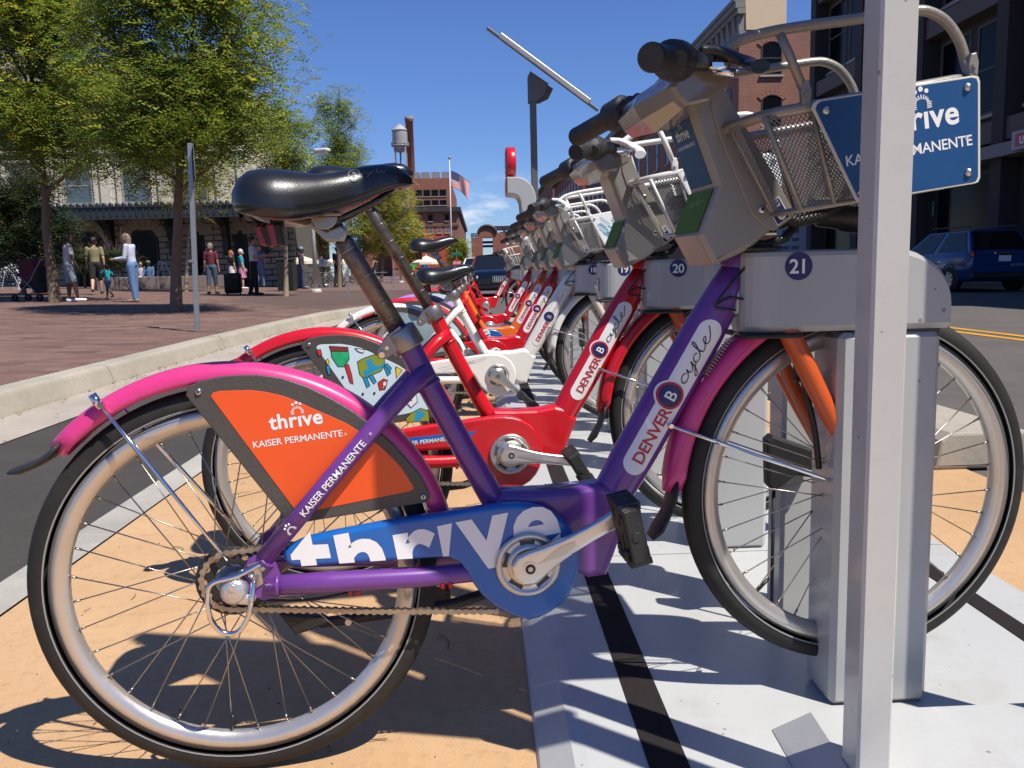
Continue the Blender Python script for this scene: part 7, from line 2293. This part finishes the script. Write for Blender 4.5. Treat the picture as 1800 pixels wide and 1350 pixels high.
person('small child in teal top and blue shorts walking barefoot beside the olive shirt man', 192, 527, 61, 2.7, SKIN_D, H_dk, cloth('teal_top', (.03, .38, .42)), cloth('blue_shorts', (.035, .07, .16)), None, legs=((.40, -.25), (-.30, -.45)), arms=((-.3, .3, .1), (-.1, 1.1, .1)), lowlen=.46, low='shorts')
person('grey haired woman in pale blue shirt and jeans looking down at her hands', 238, 531, 118, 3.05, SKIN_T, H_gy, cloth('pale_blue_shirt', (.48, .52, .66)), cloth('blue_jeans', (.10, .19, .36)), T_shoe, legs=((.04, -.05), (-.05, -.04)), arms=((.20, .12, 1.25), (.15, .12, 1.35)), sleeve=1.0, hairlen=.10, lean=.10, head_tilt=.8, sex='f', voxel=.011)
person('blond woman in tan top and dark shorts bending behind the pushchair', 80, 514, 80, 2.4, SKIN_L, H_bl, cloth('tan_top', (.42, .24, .11)), cloth('navy_shorts', (.03, .035, .07)), D_shoe, legs=((.1, -.15), (-.1, -.1)), arms=((.6, .1, .5), (.6, .1, .5)), lowlen=.45, low='shorts', sex='f', lean=.2)
person('woman in burgundy top and denim capris, seen from behind', 375, 517, 87, 1.5, SKIN_T, H_gy, cloth('burgundy_top', (.13, .018, .035)), cloth('dark_denim', (.055, .085, .13)), D_shoe, legs=((.12, -.1), (-.12, -.1)), arms=((0, .18, .2), (0, .18, .2)), lowlen=.74, sex='f', hairlen=.02, belly=1.15)
person('white haired woman in teal tee and colourful patterned skirt', 427, 508, 68, .3, SKIN_L, H_wh, cloth('teal_tee', (.02, .30, .38)), mat('patterned_skirt', (.45, .18, .30), .8, var=.9, scale=7), W_shoe, legs=((.05, -.05), (-.05, -.05)), arms=((.1, .12, .4), (.1, .12, .3)), lowlen=.5, low='skirt', sex='f')
person('auburn haired person with a white skirt half hidden behind the suitcase', 410, 506, 64, .8, SKIN_L, H_rd, cloth('black_top', (.02, .02, .022)), cloth('white_skirt', (.66, .64, .66)), D_shoe, lowlen=.44, low='skirt', sex='f', hairlen=.10)
person('man in white shirt and black trousers with folded arms, standing beside the suitcase', 449, 519, 101, .15, SKIN_T, H_dk, cloth('white_shirt', (.52, .54, .60)), cloth('black_trousers', (.012, .012, .013)), D_shoe, arms=((.25, .05, 1.5), (.25, .05, 1.5)))
person('balding man in blue shirt and jeans, back turned', 459, 505, 72, 1.3, SKIN_T, None, cloth('blue_shirt', (.10, .14, .27)), cloth('mid_jeans', (.10, .16, .28)), D_shoe, arms=((.1, .12, .2), (.1, .12, .2)))
person('man in dark shirt, jeans and blue cap standing by the litter bin', 532, 508, 72, .1, SKIN_D, H_dk, cloth('dark_plum_shirt', (.045, .028, .05)), cloth('dark_jeans', (.04, .06, .12)), D_shoe, cap=cloth('blue_cap', (.18, .21, .32)))
person('person in dark clothes partly hidden by a trunk and the seat post', 596, 505, 70, 1.0, SKIN_T, H_dk, cloth('navy_shirt', (.02, .024, .05)), cloth('black_trousers', (.012, .012, .013)), D_shoe)
person('woman in black sleeveless top near the cafe tables, between the two seat posts', 661, 499, 47, 2.6, SKIN_L, H_dk, cloth('black_top', (.02, .02, .022)), cloth('black_trousers', (.012, .012, .013)), D_shoe, sleeve=0, sex='f', arms=((.3, .2, 1.2), (.1, .2, .4)))
person('person in bright blue tee under the far parasol', 747, 497, 45, 1.2, SKIN_T, H_dk, cloth('bright_blue_tee', (.012, .13, .50)), cloth('dark_jeans', (.04, .06, .12)), D_shoe)
person('person in green top left of the bright blue tee', 727, 496, 38, 2.0, SKIN_T, H_dk, cloth('green_top', (.05, .42, .06)), cloth('orange_shorts', (.42, .08, .04)), D_shoe, lowlen=.5, low='shorts')
person('man in denim shirt and hat seated on the granite wall', 264, 505, 0, -1.4, SKIN_D, H_dk, cloth('denim_shirt', (.06, .13, .25)), cloth('dark_jeans', (.04, .06, .12)), D_shoe, legs=((1.25, -1.2), (1.25, -1.2)), arms=((.4, .1, .6), (.4, .1, .6)), seated=True, h=1.7, cap=cloth('tan_hat', (.22, .17, .11)), sleeve=1.0)
person('woman with white shorts seated on the granite wall, leg stretched out', 250, 505, 0, -1.0, SKIN_L, H_gy, cloth('pale_pink_top', (.50, .40, .42)), cloth('white_shorts', (.70, .69, .68)), T_shoe, legs=((1.25, -.75), (1.25, -1.1)), seated=True, h=1.62, sex='f', low='shorts', lowlen=.46)
person('person in white shirt seated far behind the child in teal', 214, 503, 0, -.5, SKIN_T, H_rd, cloth('white_top', (.66, .65, .67)), cloth('dark_jeans', (.04, .06, .12)), D_shoe, legs=((1.2, -1.1), (1.2, -1.1)), seated=True, h=1.55)

# pushchair
b = onp(62, 529); pc = empty('pushchair', (b.x, b.y, plaza_z(b.x)), 2.9); tag(pc, 'pushchair with dark red canopy and black seat beside the left tree trunk', 'pushchair')
M_marn = cloth('maroon_canopy_cloth', (.075, .008, .016))
mb = MB(); mb.lathe([(.30, -.2), (.30, .2)], (.05, 0, .86), (0, 1, 0), 14, a0=.5, a1=3.1); mb.plate([(-.22, .50), (.05, .48), (.22, .62), (.20, .98), (.02, 1.10), (-.18, 1.04), (-.26, .80)], -.21, .21, .03); build('canopy', mb, M_marn, pc)
mb = MB(); mb.plate([(-.30, .30), (.25, .34), (.28, .44), (.02, .46), (-.22, .80), (-.36, .78)], -.20, .20, .02); mb.box((-.25, 0, .35), (.34, .38, .30), bev=.04); build('seat', mb, cloth('black_fabric', (.014, .014, .016)), pc)
for q in (-1, 1):
    mb = MB(); mb.tube([(.40, q * .22, .10), (-.10, q * .22, .52), (-.45, q * .22, 1.02), (-.55, q * .22, 1.06)], .012, 6); mb.tube([(-.34, q * .22, .10), (.10, q * .22, .55)], .012, 6); build('frame', mb, M_galv, pc)
    for x in (.40, -.34):
        for k_ in (-1, 1):
            mb = MB(); mb.lathe([(.05, -.012), (.085, -.012), (.09, 0), (.085, .012), (.05, .012)], (x, q * .22 + k_ * .025, .09), (0, 1, 0), 16); build('wheel', mb, M_rub, pc)
mb = MB(); mb.tube([(-.55, -.22, 1.06), (-.55, .22, 1.06)], .014, 6); build('handle', mb, M_rub, pc)
# suitcase
b = onp(411, 519); su = empty('suitcase', (b.x, b.y, plaza_z(b.x)), .1); tag(su, 'black wheeled suitcase standing on the paving beside the man in white shirt', 'suitcase')
mb = MB(); mb.box((0, 0, .39), (.52, .30, .66), bev=.05); mb.box((0, -.16, .32), (.40, .06, .36), bev=.03); build('case', mb, cloth('black_nylon', (.010, .010, .011)), su)
for q in (-.2, .2):
    mb = MB(); mb.lathe([(0, -.02), (.035, -.02), (.035, .02), (0, .02)], (q, .05, .035), (1, 0, 0), 10); build('wheel', mb, M_rub, su)
mb = MB(); mb.tube([(-.13, .08, .70), (-.13, .08, .95), (.13, .08, .95), (.13, .08, .70)], .010, 6); build('handle', mb, M_galv, su)
# stop sign and street name sign
q = at(803, 462, 60); so = empty('stop_sign', (q.x, 60, .15)); tag(so, 'red octagonal stop sign on a thin post at the far corner', 'road sign')
mb = MB(); mb.bar((0, .03, 0), (0, .03, q.z + .9), .06, .04); build('post', mb, M_galv, so)
r = 7.2 / 1470 * 60; z = q.z - .15
O8 = [(r * math.cos(PI / 8 + PI / 4 * i), z + r * math.sin(PI / 8 + PI / 4 * i)) for i in range(8)]
mb = MB(); mb.plate(O8, -.012, 0, 0); sp_ = build('sign_plate', mb, M_redprint, so)
mb = MB(); put_text(mb, 'STOP', lambda x, y: V((x, -.0135, z - .085 + y)), .235, bold=.04); build('lettering', mb, M_white, sp_)
mb = MB(); mb.box((0, 0, q.z + .47), (.62, .02, .20)); build('street_name_plate', mb, mat('street_sign_green', (.01, .16, .10), .5), so)

# ================================================================= CARS
M_ctyre = mat('car_tyre', (.016, .016, .016), .8); M_cwheel = mat('car_alloy', (.42, .42, .43), .3, .8)
M_cglass = mat('car_glass', (.008, .009, .010), .06, 0, .1, 2, spec=.3)
M_head = mat('headlight', (.55, .57, .58), .08, .2, .2, 30, coat=.5)
def car(label, loc, rz, L_, W_, Hh, paint_, kind='sedan', plate_txt=None):
    o = empty('parked_car', loc, rz); tag(o, label, 'car', 'parked cars')
    hw = W_ / 2
    if kind == 'sedan':
        sec = [(-.50, .55, .74, .80), (-.485, .32, .86, .90), (-.44, .24, .93, .97), (-.30, .20, .97, 1.0), (0, .20, .96, 1.0), (.22, .20, .94, 1.0), (.38, .22, .90, .98), (.46, .25, .84, .93), (.49, .35, .74, .86), (.50, .45, .62, .76)]
        gh = [(-.38, 1.0, .86), (-.20, 1.0, .80), (.10, 1.0, .80), (.27, 1.0, .86)]; roof = (-.19, .06)
    else:
        sec = [(-.50, .55, .98, .86), (-.49, .36, 1.06, .93), (-.45, .28, 1.08, .98), (-.2, .24, 1.06, 1.0), (.1, .24, 1.04, 1.0), (.24, .24, 1.02, 1.0), (.38, .26, .95, .98), (.46, .30, .86, .92), (.49, .38, .76, .84), (.50, .45, .66, .74)]
        gh = [(-.49, 1.0, .86), (-.3, 1.0, .8), (.1, 1.0, .8), (.26, 1.0, .86)]; roof = (-.40, .02)
    mb = MB(); rings = []
    for x, zb, zt_, w in sec:
        y = hw * w; h = zt_ - zb
        rings.append([(x * L_, sy * y * f, zb + h * g) for sy, f, g in ((-1, .86, 0), (-1, .97, .12), (-1, 1.0, .45), (-1, .985, .75), (-1, .93, .95), (-1, .82, 1.0), (0, .0, 1.03), (1, .82, 1.0), (1, .93, .95), (1, .985, .75), (1, 1.0, .45), (1, .97, .12), (1, .86, 0))])
    k = 13
    mb.add([p for r in rings for p in r], [(i * k + j, i * k + (j + 1) % k, (i + 1) * k + (j + 1) % k, (i + 1) * k + j) for i in range(len(rings) - 1) for j in range(k)], 0, True)
    mb.add(rings[0], [tuple(range(k))]); mb.add(rings[-1], [tuple(range(k))]); build('body', mb, paint_, o)
    z0 = .96 if kind == 'sedan' else 1.05
    rf0, rf1 = roof[0] * L_, roof[1] * L_; b0_, b1_ = gh[0][0] * L_, gh[-1][0] * L_
    wb, wt = hw * .90, hw * .70; zt_ = Hh
    P = [V((b0_, -wb, z0 - .06)), V((b1_, -wb, z0 - .06)), V((rf1, -wt, zt_ - .05)), V((rf0, -wt, zt_ - .05))]
    Q = [V((p.x, -p.y, p.z)) for p in P]
    mb = MB(); rr = [V((rf0 - .02, 0, zt_)), V((rf1 + .02, 0, zt_))]
    mb.add(P + Q + rr, [(0, 1, 2, 3), (4, 7, 6, 5), (0, 3, 7, 4), (1, 5, 6, 2), (3, 2, 9, 8), (7, 8, 9, 6), (3, 8, 7), (2, 6, 9)], 0, False); build('cabin', mb, paint_, o)
    def inset(a, b, c, d, f0=.10, f1=.12):
        m = (a + b + c + d) / 4; nn = (b - a).cross(d - a).normalized(); nn = nn if nn.dot(m - V((0, 0, z0 - .4))) > 0 else -nn
        return [p + (m - p) * f0 + nn * .012 for p in (a, b, c, d)]
    for quad_, nm in (((P[1], Q[1], Q[2], P[2]), 'windscreen'), ((Q[0], P[0], P[3], Q[3]), 'rear_window')):
        mb = MB(); mb.quad(*inset(*quad_)); build(nm, mb, M_cglass, o)
    for S_ in (P, Q):
        for a, b in ((.03, .49), (.53, .97)):
            lo0, lo1 = S_[0] + (S_[1] - S_[0]) * a, S_[0] + (S_[1] - S_[0]) * b; hi0, hi1 = S_[3] + (S_[2] - S_[3]) * a, S_[3] + (S_[2] - S_[3]) * b
            mb = MB(); mb.quad(*inset(lo0, lo1, hi1, hi0)); build('side_window', mb, M_cglass, o)
    for x in (-.31 * L_, .31 * L_):
        for q in (-1, 1):
            w = MB(); w.lathe([(.20, .10), (.33, .10), (.345, .07), (.345, -.07), (.33, -.10), (.20, -.10)], n=24, ax=(0, 1, 0)); ow = build('wheel', w, M_ctyre, o, (x, q * (hw - .10), .345))
            w = MB(); w.lathe([(0, .09), (.06, .10), (.19, .085), (.215, .095), (.225, .06)], n=24, ax=(0, q, 0))
            for i in range(5):
                a = 2 * PI * i / 5; w.bar((.05 * math.cos(a), q * .10, .05 * math.sin(a)), (.20 * math.cos(a), q * .096, .20 * math.sin(a)), .05, .015, up=(0, 1, 0))
            build('rim', w, M_cwheel, ow)
            w = MB(); w.lathe([(.355, -.13), (.375, -.13), (.375, .015), (.355, .015)], n=24, ax=(0, q, 0), a0=0, a1=2 * PI); build('wheel_arch', w, M_blackm, o, (x, q * (hw - .005), .36))
    for q in (-1, 1):
        mb = MB(); zf = .66 if kind == 'sedan' else .78
        mb.box((.478 * L_, q * hw * .66, zf), (.10, hw * .40, .13), Matrix.Rotation(-q * .22, 3, 'Z'), 0, .03); build('headlight', mb, M_head, o)
        mb = MB(); zr = .78 if kind == 'sedan' else .98
        mb.box((-.480 * L_, q * hw * .74, zr), (.14, hw * .34, .17), Matrix.Rotation(q * .30, 3, 'Z'), 0, .04); build('tail_light', mb, M_redlens, o)
        mb = MB(); mb.box((.17 * L_, q * (hw + .07), z0 + .05), (.12, .16, .12), None, 0, .03); build('wing_mirror', mb, paint_, o)
        for xd in (-.02, -.20): mb = MB(); mb.box((xd * L_, q * (hw * .985), .80), (.16, .03, .03), bev=.01); build('door_handle', mb, M_chrome, o)
    mb = MB(); mb.box((.500 * L_, 0, .60), (.05, hw * .62, .22), bev=.02)
    gr = build('grille', mb, M_chrome, o)
    for i in range(9): mb = MB(); mb.box((.500 * L_ + .026, -hw * .27 + i * hw * .0675, .60), (.012, .03, .18)); build('grille_bar', mb, M_blackp, gr)
    mb = MB(); mb.box((.490 * L_, 0, .36), (.14, W_ * .86, .16), bev=.05); build('bumper', mb, M_blackm if kind != 'sedan' else paint_, o)
    mb = MB(); mb.box((-.490 * L_, 0, .44), (.16, W_ * .90, .20), bev=.05); build('bumper', mb, M_blackm if kind != 'sedan' else paint_, o)
    mb = MB(); mb.box((-.515 * L_ if kind != 'sedan' else -.52 * L_, 0, .86), (.02, .31, .15)); np_ = build('number_plate', mb, M_white, o)
    if kind == 'suv':
        for q in (-1, 1):
            mb = MB(); mb.tube([(rf0, q * wt * .95, zt_ + .02), (rf0 + .1, q * wt * .95, zt_ + .07), (rf1 - .1, q * wt * .95, zt_ + .07), (rf1, q * wt * .95, zt_ + .02)], .02, 6); build('roof_rail', mb, M_blackm, o)
        mb = MB(); put_text(mb, 'carshare.org', lambda x, y: V((-.5105 * L_, -.48 - x, .66 + y)), .13, bold=.01); build('lettering', mb, mat('plate_print', (.30, .33, .42), .5), o)
        mb = MB(); mb.box((-.508 * L_, 0, 1.0), (.03, .5, .05), bev=.01); build('tailgate_trim', mb, M_chrome, o)
    return o
car('dark navy saloon parked facing the camera beyond the far end of the dock row', (at(872, 480, 30).x, 30, -.01), -PI / 2 + .05, 5.2, 1.95, 1.46, paint('navy_car', (.003, .0045, .011), .10))
car('white car parked behind the dark navy saloon', (at(842, 480, 40).x, 40, -.01), -PI / 2, 4.6, 1.8, 1.55, paint('white_car', (.66, .66, .67), .2), 'suv')
car('blue sport utility car parked in shade on the far side of the street', (13.35, 23.4, -.01), PI / 2, 4.55, 1.85, 1.64, paint('blue_car', (.008, .046, .155), .15), 'suv')
